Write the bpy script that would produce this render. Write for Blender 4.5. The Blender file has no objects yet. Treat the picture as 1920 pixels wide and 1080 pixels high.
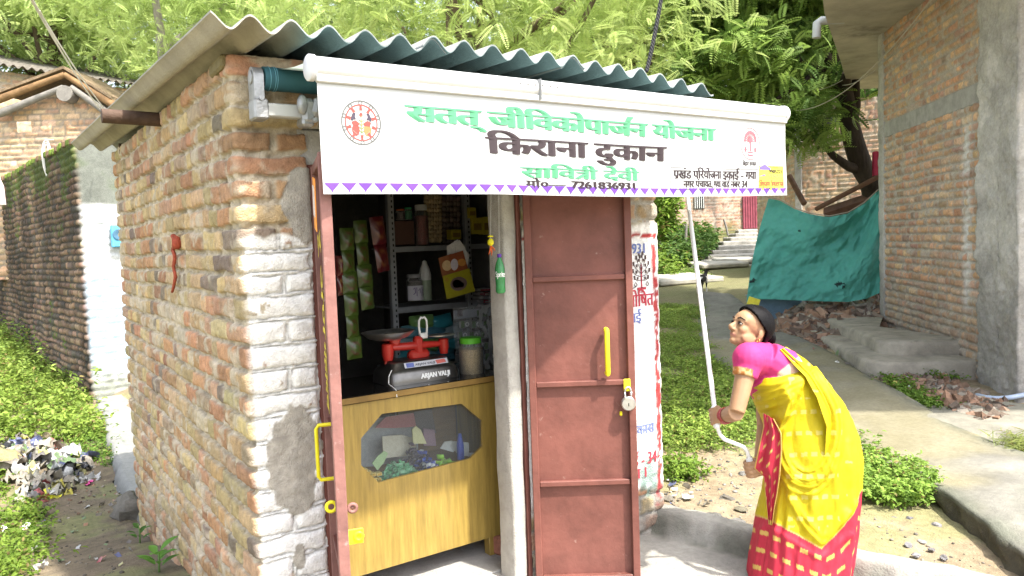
import bpy, bmesh, math, random
import numpy as np
from mathutils import Vector, Matrix
random.seed(7); RNG = np.random.default_rng(7)
SC = bpy.context.scene; COL = SC.collection
R = math.radians
# ---------------------------------------------------------------- camera
FPX = 1430.0
_dn = np.array([.037, 1, 90 / 1430]); _dn /= np.linalg.norm(_dn)
_up = -_dn
_X = np.array([2090, 0, 1430.]); _X -= _dn * (_X @ _dn); _X /= np.linalg.norm(_X)
_Y = np.cross(_up, _X)
RM = np.stack([_X, _Y, _up]); CAM = np.array([-.75, -2.81, 1.6])
cd = bpy.data.cameras.new('camera'); cam = bpy.data.objects.new('camera', cd); COL.objects.link(cam)
cd.sensor_width = 36; cd.lens = 36 * FPX / 1920; cd.clip_start = .05; cd.clip_end = 500
mw = Matrix.Identity(4)
for i in range(3):
    mw[i][0] = RM[i, 0]; mw[i][1] = -RM[i, 1]; mw[i][2] = -RM[i, 2]; mw[i][3] = CAM[i]
cam.matrix_world = mw; SC.camera = cam
# ---------------------------------------------------------------- sky, sun, exposure
SUN_EL, SUN_AZ = 58.0, 14.0        # sun stands in front of the shop (-y), a little to +x
w = bpy.data.worlds.new('World'); SC.world = w; w.use_nodes = True
nt = w.node_tree; bg = nt.nodes['Background']
sky = nt.nodes.new('ShaderNodeTexSky'); sky.sky_type = 'NISHITA'; sky.sun_disc = False
sky.sun_elevation = R(SUN_EL); sky.air_density = 1.0; sky.dust_density = 3.0; sky.ozone_density = 1.0
sdir = Vector((math.sin(R(SUN_AZ)) * math.cos(R(SUN_EL)), -math.cos(R(SUN_AZ)) * math.cos(R(SUN_EL)), math.sin(R(SUN_EL))))
sky.sun_rotation = math.atan2(sdir.x, sdir.y)
hs_ = nt.nodes.new('ShaderNodeHueSaturation'); hs_.inputs['Saturation'].default_value = .5; nt.links.new(sky.outputs[0], hs_.inputs['Color']); nt.links.new(hs_.outputs[0], bg.inputs[0]); bg.inputs[1].default_value = .15
sl = bpy.data.lights.new('sun', 'SUN'); sl.energy = 2.4; sl.angle = R(1.5); sl.color = (1, .95, .86)
so = bpy.data.objects.new('sun', sl); COL.objects.link(so); so.rotation_euler = sdir.to_track_quat('Z', 'Y').to_euler()
SC.view_settings.view_transform = 'Standard'; SC.view_settings.look = 'None'
SC.view_settings.exposure = 2.1; SC.view_settings.gamma = 1
SC.cycles.max_bounces = 8; SC.cycles.transparent_max_bounces = 12
SC.cycles.use_denoising = True; SC.cycles.denoising_prefilter = 'NONE'
# ---------------------------------------------------------------- maths helpers
def ray(px, py): return RM @ np.array([(px - 960) / FPX, (py - 540) / FPX, 1.])
def plane(px, py, n, d):
    r = ray(px, py); n = np.asarray(n, float); return CAM + r * ((d - n @ CAM) / (n @ r))
def ux(px, py, x): return plane(px, py, (1, 0, 0), x)
def uy(px, py, y): return plane(px, py, (0, 1, 0), y)
def uz(px, py, z): return plane(px, py, (0, 0, 1), z)
def ud(px, py, d): return CAM + ray(px, py) * d
def V3(*a): return np.array(a, float)
def unit(v): v = np.asarray(v, float); return v / np.linalg.norm(v)
def sstep(a, b, x):
    t = np.clip((np.asarray(x, float) - a) / (b - a), 0, 1); return t * t * (3 - 2 * t)
def _hash(i, j, s):
    h = (i.astype(np.int64) * 374761393 + j.astype(np.int64) * 668265263 + s * 1442695041) & 0xffffffff
    h = ((h ^ (h >> 13)) * 1274126177) & 0xffffffff
    return ((h ^ (h >> 16)) & 0xffff) / 65535.
def vnoise(x, y, s=0):
    x = np.asarray(x, float); y = np.asarray(y, float); x, y = np.broadcast_arrays(x, y)
    i = np.floor(x); j = np.floor(y); fx = x - i; fy = y - j
    fx = fx * fx * (3 - 2 * fx); fy = fy * fy * (3 - 2 * fy)
    a = _hash(i, j, s); b = _hash(i + 1, j, s); c = _hash(i, j + 1, s); d = _hash(i + 1, j + 1, s)
    return (a * (1 - fx) + b * fx) * (1 - fy) + (c * (1 - fx) + d * fx) * fy
def fbm(x, y, s=0, o=4):
    t = 0; a = .5
    for k in range(o):
        t = t + a * vnoise(np.asarray(x) * 2 ** k, np.asarray(y) * 2 ** k, s + k * 17); a *= .5
    return t / (1 - .5 ** o)
# ---------------------------------------------------------------- materials
MATS = {}
def mat(name, col=(.5, .5, .5), rough=.8, var=.2, vs=8., bump=.15, bs=60., metal=0., attr=None, spec=.3, alpha=1., trans=0., translucent=0., coat=0., tint=None, stretch=None):
    if name in MATS: return MATS[name]
    m = bpy.data.materials.new(name); m.use_nodes = True; MATS[name] = m
    n = m.node_tree.nodes; L = m.node_tree.links; b = n['Principled BSDF']
    b.inputs['Roughness'].default_value = rough; b.inputs['Metallic'].default_value = metal
    b.inputs['Specular IOR Level'].default_value = spec; b.inputs['Alpha'].default_value = alpha
    b.inputs['Transmission Weight'].default_value = trans; b.inputs['Coat Weight'].default_value = coat
    tc = n.new('ShaderNodeTexCoord'); co = tc.outputs['Object']
    if stretch:
        mp = n.new('ShaderNodeMapping'); mp.inputs['Scale'].default_value = stretch; L.new(co, mp.inputs[0]); co = mp.outputs[0]
    if attr:
        a = n.new('ShaderNodeVertexColor'); a.layer_name = attr; src = a.outputs[0]
    else:
        a = n.new('ShaderNodeRGB'); a.outputs[0].default_value = (*col, 1); src = a.outputs[0]
    if var:
        nz = n.new('ShaderNodeTexNoise'); nz.inputs['Scale'].default_value = vs; nz.inputs['Detail'].default_value = 6; nz.inputs['Roughness'].default_value = .65
        L.new(co, nz.inputs[0])
        mr = n.new('ShaderNodeMapRange'); mr.inputs[1].default_value = .3; mr.inputs[2].default_value = .7
        mr.inputs[3].default_value = 1 - var; mr.inputs[4].default_value = 1 + var; L.new(nz.outputs[0], mr.inputs[0])
        mx = n.new('ShaderNodeVectorMath'); mx.operation = 'SCALE'; L.new(src, mx.inputs[0]); L.new(mr.outputs[0], mx.inputs['Scale'])
        src = mx.outputs[0]
        if tint is not None:
            n2 = n.new('ShaderNodeTexNoise'); n2.inputs['Scale'].default_value = tint[1]; n2.inputs['Detail'].default_value = 7; n2.inputs['Roughness'].default_value = .7
            L.new(co, n2.inputs[0])
            r2 = n.new('ShaderNodeMapRange'); r2.inputs[1].default_value = tint[2]; r2.inputs[2].default_value = tint[2] + .14; L.new(n2.outputs[0], r2.inputs[0])
            mm = n.new('ShaderNodeMix'); mm.data_type = 'RGBA'; L.new(r2.outputs[0], mm.inputs[0]); L.new(src, mm.inputs[6]); mm.inputs[7].default_value = (*tint[0], 1)
            src = mm.outputs[2]
    L.new(src, b.inputs['Base Color'])
    if bump:
        nb = n.new('ShaderNodeTexNoise'); nb.inputs['Scale'].default_value = bs; nb.inputs['Detail'].default_value = 5; L.new(co, nb.inputs[0])
        bp = n.new('ShaderNodeBump'); bp.inputs['Strength'].default_value = bump; bp.inputs['Distance'].default_value = .02; L.new(nb.outputs[0], bp.inputs['Height'])
        L.new(bp.outputs[0], b.inputs['Normal'])
    if translucent:
        tr = n.new('ShaderNodeBsdfTranslucent'); L.new(src, tr.inputs[0])
        ms = n.new('ShaderNodeMixShader'); ms.inputs[0].default_value = translucent
        L.new(b.outputs[0], ms.inputs[1]); L.new(tr.outputs[0], ms.inputs[2])
        L.new(ms.outputs[0], n['Material Output'].inputs[0])
    return m
def glass(name, col=(1, 1, 1), rough=.05, k=.85):
    """thin clear sheet or shell: mostly lets light straight through, with a gloss on top"""
    if name in MATS: return MATS[name]
    m = bpy.data.materials.new(name); m.use_nodes = True; MATS[name] = m
    n = m.node_tree.nodes; L = m.node_tree.links; b = n['Principled BSDF']
    b.inputs['Base Color'].default_value = (*[c * .6 for c in col], 1); b.inputs['Roughness'].default_value = rough
    t = n.new('ShaderNodeBsdfTransparent'); t.inputs[0].default_value = (*col, 1)
    f = n.new('ShaderNodeFresnel'); f.inputs[0].default_value = 1.45
    r = n.new('ShaderNodeMapRange'); r.inputs[3].default_value = 1 - k; r.inputs[4].default_value = 1.; L.new(f.outputs[0], r.inputs[0])
    x = n.new('ShaderNodeMixShader'); L.new(r.outputs[0], x.inputs[0]); L.new(t.outputs[0], x.inputs[1]); L.new(b.outputs[0], x.inputs[2])
    L.new(x.outputs[0], n['Material Output'].inputs[0]); return m
# ---------------------------------------------------------------- object helpers
def link(o, parent=None):
    COL.objects.link(o)
    if parent is not None:
        o.parent = parent
        o.matrix_parent_inverse = Matrix.Translation(root_loc(parent)).inverted()
    return o
def root_loc(p):
    v = Vector(p.location)
    while p.parent is not None and p.type == 'EMPTY': p = p.parent; v = v + Vector(p.location)
    return v if p.type == 'EMPTY' else (Vector(p.location) if p.parent is None else Vector((0, 0, 0)))
def tag(o, label=None, cat=None, group=None, kind=None):
    for k, v in (('label', label), ('category', cat), ('group', group), ('kind', kind)):
        if v: o[k] = v
    return o
def thing(name, label, cat, loc=(0, 0, 0), group=None):
    o = bpy.data.objects.new(name, None); o.empty_display_size = .1; o.location = [float(c) for c in loc]; COL.objects.link(o)
    return tag(o, label, cat, group)
def mesh_np(name, V, F, m, parent=None, col=None, smooth=True, uv=None):
    V = np.asarray(V, np.float32); me = bpy.data.meshes.new(name)
    if isinstance(F, np.ndarray):
        k = F.shape[1]; nf = len(F)
        me.vertices.add(len(V)); me.vertices.foreach_set('co', V.ravel())
        me.loops.add(nf * k); me.loops.foreach_set('vertex_index', F.astype(np.int32).ravel())
        me.polygons.add(nf); me.polygons.foreach_set('loop_start', np.arange(0, nf * k, k, dtype=np.int32))
        try: me.polygons.foreach_set('loop_total', np.full(nf, k, np.int32))
        except Exception: pass
        me.update(calc_edges=True)
    else:
        me.from_pydata(V.tolist(), [], F); me.update()
    me.polygons.foreach_set('use_smooth', np.full(len(me.polygons), bool(smooth)))
    if col is not None:
        c = np.ones((len(V), 4), np.float32); c[:, :3] = col
        a = me.color_attributes.new('Col', 'FLOAT_COLOR', 'POINT'); a.data.foreach_set('color', c.ravel())
    for mm in (m if isinstance(m, (list, tuple)) else [m]):
        me.materials.append(mm)
    o = bpy.data.objects.new(name, me)
    return link(o, parent)
def grid_faces(nu, nv, closed_u=False):
    i = np.arange(nu if closed_u else nu - 1)[:, None]; j = np.arange(nv - 1)[None]
    a = i * nv + j; b = ((i + 1) % nu) * nv + j
    return np.stack([a, b, b + 1, a + 1], -1).reshape(-1, 4)
def frame_of(z, x=None):
    z = unit(z)
    x = V3(1, 0, 0) if x is None else np.asarray(x, float)
    if abs(unit(x) @ z) > .95: x = V3(0, 1, 0) if abs(z[1]) < .9 else V3(0, 0, 1)
    x = unit(x - z * (x @ z)); return x, np.cross(z, x), z
class MB:
    """collects shapes and links them as ONE mesh object"""
    def __init__(s): s.V = []; s.F = []; s.C = []; s.M = []; s.n = 0; s.mi = 0
    def add(s, V, F, col=None):
        V = np.asarray(V, float); s.V.append(V); s.F += [[int(i) + s.n for i in f] for f in F]; s.M += [s.mi] * len(F)
        c = np.ones((len(V), 3)) * (np.asarray(col, float) if col is not None else 1.); s.C.append(c); s.n += len(V); return s
    def box(s, c, size, rot=None, bev=.003, col=None):
        h = np.asarray(size, float) / 2; bev = min(bev, h.min() * .8); V = []; ix = {}
        for sx in (-1, 1):
            for sy in (-1, 1):
                for sz in (-1, 1):
                    for a in range(3):
                        p = np.array([sx, sy, sz]) * (h - bev); p[a] = (sx, sy, sz)[a] * h[a]; ix[sx, sy, sz, a] = len(V); V.append(p)
        F = []; sg = (-1, 1)
        def cor(a, sa, b, sb, c, sc): d = [0, 0, 0]; d[a] = sa; d[b] = sb; d[c] = sc; return tuple(d)
        for a in range(3):
            b, c2 = (a + 1) % 3, (a + 2) % 3
            for sa in sg:
                F.append([ix[cor(a, sa, b, q, c2, r) + (a,)] for q, r in ((-1, -1), (1, -1), (1, 1), (-1, 1))])
            for sb in sg:
                for sc in sg:   # edges along a
                    F.append([ix[cor(a, -1, b, sb, c2, sc) + (b,)], ix[cor(a, 1, b, sb, c2, sc) + (b,)], ix[cor(a, 1, b, sb, c2, sc) + (c2,)], ix[cor(a, -1, b, sb, c2, sc) + (c2,)]])
        for k in [(x, y, z) for x in sg for y in sg for z in sg]: F.append([ix[k + (a,)] for a in range(3)])
        V = np.array(V)
        for f in F:
            q = V[f]; nn = np.cross(q[1] - q[0], q[2] - q[0])
            if nn @ q.mean(0) < 0: f.reverse()
        if rot is not None: V = V @ np.asarray(rot).T
        return s.add(V + np.asarray(c, float), F, col)
    def tube(s, P, r, n=10, col=None, caps=True, squash=None):
        P = np.asarray(P, float); k = len(P); r = np.ones(k) * r
        T = np.gradient(P, axis=0); x = None; V = []
        for i in range(k):
            t = unit(T[i])
            if x is None: x, y, _ = frame_of(t)
            else: x = unit(x - t * (x @ t)); y = np.cross(t, x)
            a = np.arange(n) * 2 * np.pi / n
            V.append(P[i] + r[i] * (np.cos(a)[:, None] * x + np.sin(a)[:, None] * y * (squash or 1)))
        V = np.concatenate(V); F = []
        for i in range(k - 1):
            for j in range(n): F.append([i * n + j, i * n + (j + 1) % n, (i + 1) * n + (j + 1) % n, (i + 1) * n + j])
        if caps: F.append(list(range(n))[::-1]); F.append(list(range((k - 1) * n, k * n)))
        return s.add(V, F, col)
    def lathe(s, prof, c, axis=(0, 0, 1), n=24, col=None, x=None, sq=(1, 1)):
        X, Y, Z = frame_of(axis, x); a = np.arange(n) * 2 * np.pi / n; V = []
        for r, h in prof: V.append(np.asarray(c) + h * Z + max(r, 1e-4) * (np.cos(a)[:, None] * X * sq[0] + np.sin(a)[:, None] * Y * sq[1]))
        k = len(prof); F = [[i * n + j, i * n + (j + 1) % n, (i + 1) * n + (j + 1) % n, (i + 1) * n + j] for i in range(k - 1) for j in range(n)]
        F.append(list(range(n))[::-1]); F.append(list(range((k - 1) * n, k * n)))
        return s.add(np.concatenate(V), F, col)
    def prism(s, poly, o, x, y, d, col=None):
        """polygon (list of 2d) in frame o,x,y extruded by vector d"""
        o, x, y, d = (np.asarray(q, float) for q in (o, x, y, d)); n = len(poly)
        A = np.array([o + p[0] * x + p[1] * y for p in poly]); V = np.concatenate([A, A + d])
        F = [list(range(n)), list(range(n, 2 * n))[::-1]] + [[i, i + n, (i + 1) % n + n, (i + 1) % n] for i in range(n)]
        return s.add(V, F, col)
    def ell(s, c, r, n=12, m=8, col=None, rot=None, noise=0, seed=0):
        V = []; F = []
        for i in range(m + 1):
            th = np.pi * i / m
            for j in range(n):
                ph = 2 * np.pi * j / n; d = V3(math.sin(th) * math.cos(ph), math.sin(th) * math.sin(ph), math.cos(th))
                k = 1 + noise * (vnoise(d[0] * 1.7 + seed * 7.3 + 50, d[1] * 1.7 + d[2] * 2.3 + 50, seed) - .5) * 2 if noise else 1
                V.append(d * k * np.asarray(r, float))
        V = np.array(V)
        if rot is not None: V = V @ np.asarray(rot).T
        for i in range(m):
            for j in range(n): F.append([i * n + j, (i + 1) * n + j, (i + 1) * n + (j + 1) % n, i * n + (j + 1) % n])
        return s.add(V + np.asarray(c, float), F, col)
    def build(s, name, m, parent=None, smooth=False, angle=None, fix=True):
        V = np.concatenate(s.V); o = mesh_np(name, V, s.F, m, parent, np.concatenate(s.C), smooth)
        if len(o.data.materials) > 1: o.data.polygons.foreach_set('material_index', np.array(s.M, np.int32))
        if fix:
            bm = bmesh.new(); bm.from_mesh(o.data); bmesh.ops.recalc_face_normals(bm, faces=bm.faces[:]); bm.to_mesh(o.data); bm.free()
        if smooth and angle:
            try: o.data.set_sharp_from_angle(angle=R(angle))
            except Exception: pass
        return o
def rotz(a): c, s = math.cos(R(a)), math.sin(R(a)); return np.array([[c, -s, 0], [s, c, 0], [0, 0, 1.]])
def rotx(a): c, s = math.cos(R(a)), math.sin(R(a)); return np.array([[1., 0, 0], [0, c, -s], [0, s, c]])
def roty(a): c, s = math.cos(R(a)), math.sin(R(a)); return np.array([[c, 0, s], [0, 1., 0], [-s, 0, c]])
def copy_tree(o, parent=None):
    c = o.copy(); COL.objects.link(c)
    if parent is not None: c.parent = parent
    for ch in [q for q in COL.objects if q.parent == o]: copy_tree(ch, c)
    return c
# ---------------------------------------------------------------- writing
DG = None
def raw_text(body):
    c = bpy.data.curves.new('t', 'FONT'); c.body = body; c.size = 1; c.resolution_u = 4
    o = bpy.data.objects.new('t', c); COL.objects.link(o)
    dg = bpy.context.evaluated_depsgraph_get(); me = bpy.data.meshes.new_from_object(o.evaluated_get(dg))
    V = np.array([v.co[:] for v in me.vertices]) if len(me.vertices) else np.zeros((0, 3)); F = [list(p.vertices) for p in me.polygons]
    bpy.data.objects.remove(o); bpy.data.curves.remove(c); bpy.data.meshes.remove(me)
    # lift every other island a hair so that touching glyphs never share a plane
    if len(V):
        par = list(range(len(V)))
        def fd(a):
            while par[a] != a: par[a] = par[par[a]]; a = par[a]
            return a
        for f in F:
            for q in f[1:]: par[fd(q)] = fd(f[0])
        ids = {}; V[:, 2] = [ids.setdefault(fd(i), len(ids)) % 3 for i in range(len(V))]
    return V, F
def stroke(pts, wd):
    pts = np.asarray(pts, float); wd = np.ones(len(pts)) * wd; T = np.gradient(pts, axis=0); T /= np.linalg.norm(T, axis=1)[:, None] + 1e-9
    N = np.c_[-T[:, 1], T[:, 0]] * wd[:, None] / 2; n = len(pts)
    V = np.concatenate([pts + N, pts - N]); F = [[i, i + 1, n + i + 1, n + i] for i in range(n - 1)]
    return np.c_[V, np.full(len(V), 3.)], F
HL = .62   # headline height of the script in ems, measured below
def layout(pieces):
    """pieces: strings and the marks REPH, RAKAR, TRA that plain font layout cannot shape -> one (V, F) on baseline 0"""
    Vs, Fs, n, x = [], [], 0, 0.
    def put(V, F):
        nonlocal n
        Vs.append(V); Fs.extend([[i + n for i in f] for f in F]); n += len(V)
    for p in pieces:
        if p == 'REPH':
            a = np.linspace(0, 1, 8); put(*stroke([(x - .10 + .15 * t * (1 - .2 * t), HL + .02 + .22 * math.sin(t * 2.3)) for t in a], .055))
        elif p == 'RAKAR': put(*stroke([(x - .12, .22), (x - .2, .1), (x - .34, .0)], .06))
        elif p == 'TRA':
            put(*stroke([(x - .02, HL - .03), (x + .56, HL - .03)], .065)); put(*stroke([(x + .43, HL), (x + .43, 0)], .075))
            put(*stroke([(x + .43, .40), (x + .25, .42), (x + .1, .40)], .065)); put(*stroke([(x + .42, .34), (x + .28, .22), (x + .08, .02)], .065)); x += .55
        else:
            V, F = raw_text(p)
            W, _ = raw_text(p + '।')   # trailing bar gives the advance
            adv = (W[:, 0].max() if len(W) else 0) - BARX
            if len(V): V = V.copy(); V[:, 0] += x; put(V, F)
            x += adv
    return np.concatenate(Vs), Fs, x
HL = raw_text('न')[0][:, 1].max(); BARX = raw_text('।')[0][:, 0].max()
def place_text(mb, pieces, f, box, bold=(0, 1), col=None, dz=.0006):
    """fit text so that x runs box[0]..box[1], baseline at box[2], headline (or cap height) at box[3]; f maps (x, y, lift) to a point"""
    if isinstance(pieces, str): pieces = [pieces]
    V, F, adv = layout(pieces)
    x0, x1 = V[:, 0].min(), V[:, 0].max(); latin = all(ord(c) < 128 for p in pieces if p.isascii() for c in p) and all(p.isascii() for p in pieces)
    top = V[:, 1].max() if latin else HL
    for k, b in enumerate(np.linspace(0, bold[0], bold[1])):
        bw = bold[0] if bold[1] > 1 else 0
        X = box[0] + (V[:, 0] - x0) / (x1 - x0) * (box[1] - box[0] - bw) + b
        Y = box[2] + V[:, 1] / top * (box[3] - box[2])
        mb.add(np.array([f(a, c, dz + dz * .25 * (z + 4 * k)) for a, c, z in zip(X, Y, V[:, 2])]), F, col)
# ---------------------------------------------------------------- terrain
def depth_of(x, y): return (np.asarray(x) - CAM[0]) * .562 + (np.asarray(y) - CAM[1]) * .825
def hbase(x, y):
    x = np.asarray(x, float); y = np.asarray(y, float); d = depth_of(x, y)
    hr = np.interp(d, [0, 4.5, 7, 9.5, 14, 18, 25, 40, 90], [0, 0, .09, .23, .40, .6, 1.35, 4.0, 14])
    hl = np.interp(y, [-6, 0, 1.2, 1.8, 3.2, 6, 9, 15, 25, 80], [0, 0, -.02, -.12, -.36, -.34, -.3, .0, 1.2, 12])
    hl = hl + sstep(-.75, -3.0, x) * np.interp(y, [-3, 0, 3, 8, 12, 20], [0.05, .1, .3, .5, .6, .6])
    k = sstep(.2, 1.9, x); k = np.where(y > 9, sstep(1.5, 7, x), k)
    return hl * (1 - k) + hr * k
def hgt(x, y):
    x = np.asarray(x, float); y = np.asarray(y, float)
    return hbase(x, y) + (fbm(x * 2.1, y * 2.1, 3, 4) - .5) * .05 + (fbm(x * 9, y * 9, 5, 3) - .5) * .022
def gnd(px, py, off=0.):
    r = ray(px, py); t = .5
    while t < 90:
        p = CAM + r * t
        if p[2] < float(hbase(p[0], p[1])) + off: break
        t += .02
    return p
def ax(lo, a, b, hi, fine, coarse):
    left = [lo]; 
    A = np.arange(a, b, fine); L = a - np.geomspace(fine, a - lo, coarse) if a > lo else []; H = b + np.geomspace(fine, hi - b, coarse)
    return np.unique(np.concatenate([L, A, H]))
gx = ax(-80, -3.2, 6.5, 110, .045, 40); gy = ax(-75, -1.6, 7.5, 105, .045, 40)
GX, GY = np.meshgrid(gx, gy, indexing='ij'); GZ = hgt(GX, GY)
dry = np.array([.215, .16, .095]); sand = np.array([.27, .22, .15]); damp = np.array([.10, .08, .055]); moss = np.array([.15, .17, .06]); grs = np.array([.10, .15, .04])
n1 = fbm(GX * .9, GY * .9, 11, 5)[..., None]; n2 = fbm(GX * 3, GY * 3, 12, 5)[..., None]; n3 = fbm(GX * 14, GY * 14, 13, 4)[..., None]
gc = dry * (1 - n1) + sand * n1
gc = gc * (.72 + .56 * n2) * (.7 + .6 * n3)
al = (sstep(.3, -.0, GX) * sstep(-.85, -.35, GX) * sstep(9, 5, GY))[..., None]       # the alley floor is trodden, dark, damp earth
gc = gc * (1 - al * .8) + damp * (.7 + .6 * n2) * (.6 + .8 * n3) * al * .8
mm = sstep(.50, .66, n2) * .55; gc = gc * (1 - mm) + moss * mm
lf = (sstep(-.6, -1.2, GX) * .6)[..., None] * sstep(.35, .6, n2); gc = gc * (1 - lf) + grs * lf
farg = sstep(10, 16, depth_of(GX, GY))[..., None] * .75; gc = gc * (1 - farg) + (grs * .5 + dry * .35) * farg
go = mesh_np('ground', np.stack([GX, GY, GZ], -1).reshape(-1, 3), grid_faces(len(gx), len(gy)), mat('earth', attr='Col', rough=.95, var=.25, vs=22, bump=.5, bs=90), None, gc.reshape(-1, 3))
tag(go, kind='structure')
# ---------------------------------------------------------------- concrete path
def resample(P, n):
    P = np.asarray(P, float); s = np.r_[0, np.cumsum(np.linalg.norm(np.diff(P, axis=0), axis=1))]
    t = np.linspace(0, s[-1], n); return np.stack([np.interp(t, s, P[:, k]) for k in range(P.shape[1])], 1)
PH = .10
pl = [(2500, 1420), (2000, 1105), (1920, 1042), (1850, 985), (1760, 920), (1612, 838), (1450, 738), (1372, 690), (1340, 660), (1312, 622), (1308, 590), (1318, 560), (1312, 540)]
pr = [(2900, 1180), (2150, 950), (2060, 905), (1960, 862), (1860, 822), (1760, 772), (1690, 725), (1640, 697), (1560, 650), (1480, 615), (1440, 596), (1410, 572), (1372, 545)]
LP = resample([gnd(a, b, PH)[:2] for a, b in pl], 280); RP = resample([gnd(a, b, PH)[:2] for a, b in pr], 280)
tt = np.linspace(0, 1, 46); PX = LP[:, None, 0] * (1 - tt) + RP[:, None, 0] * tt; PY = LP[:, None, 1] * (1 - tt) + RP[:, None, 1] * tt
edge = np.minimum(tt, 1 - tt) * np.linalg.norm(LP - RP, axis=1)[:, None]
wob = (fbm(PX * 5, PY * 5, 21, 3) - .5) * .07; PX = PX + wob * (edge < .06); PY = PY + wob * (edge < .06)
PHV = np.interp(depth_of(PX, PY), [4, 5.5, 8], [.11, .07, .03])
PZ = hbase(PX, PY) + PHV + (fbm(PX * 1.4, PY * 1.4, 22, 4) - .5) * .06 + (fbm(PX * 12, PY * 12, 23, 3) - .5) * .012 - .010 * np.exp(-(edge / .03) ** 2)
c1 = fbm(PX * .8, PY * .8, 24, 5)[..., None]; c2 = fbm(PX * 4, PY * 4, 25, 5)[..., None]; c3 = fbm(PX * 20, PY * 20, 26, 3)[..., None]
pc = np.array([.17, .162, .138]) * (.5 + 1.0 * c2) * (.85 + .3 * c3)
k = sstep(.52, .68, c1) * .45; pc = pc * (1 - k) + np.array([.25, .215, .10]) * k
k = sstep(.55, .3, c1) * sstep(.5, .65, c2) * .6; pc = pc * (1 - k) + np.array([.10, .11, .08]) * k
k = np.exp(-(edge / .11) ** 2)[..., None] * sstep(.3, .6, c2) * .9; pc = pc * (1 - k) + np.array([.10, .105, .08]) * (.6 + .8 * c3) * k
# the broken kerb faces
def skirt(X, Y, Z, sgn):
    s = []; n = np.gradient(np.c_[X, Y], axis=0); n /= np.linalg.norm(n, axis=1)[:, None]; n = np.c_[-n[:, 1], n[:, 0]] * sgn
    for q in np.linspace(0, 1, 7)[1:]:
        o = .02 * q + (fbm(X * 7, Y * 7 + q * 2, 27, 4) - .5) * .13 * min(1, q * 2.5) * (1 + .6 * math.sin(q * 9)); s.append(np.c_[X + n[:, 0] * o, Y + n[:, 1] * o, Z - q * (PH + .08)])
    return s
Ls = skirt(PX[:, 0], PY[:, 0], PZ[:, 0], 1)[::-1]; Rs = skirt(PX[:, -1], PY[:, -1], PZ[:, -1], -1)
allp = np.concatenate([np.stack(Ls, 1), np.stack([PX, PY, PZ], -1), np.stack(Rs, 1)], 1)
kc = lambda A: np.array([.075, .068, .048]) * (.15 + 1.7 * fbm(A[..., 0] * 13, A[..., 1] * 13 + A[..., 2] * 19, 28, 5))[..., None]
allc = np.concatenate([kc(np.stack(Ls, 1)), pc, kc(np.stack(Rs, 1))], 1)
tag(mesh_np('path', allp.reshape(-1, 3), grid_faces(*allp.shape[:2]), mat('old_concrete', attr='Col', rough=.9, var=.15, vs=30, bump=.35, bs=120), None, allc.reshape(-1, 3)), kind='structure')
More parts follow.
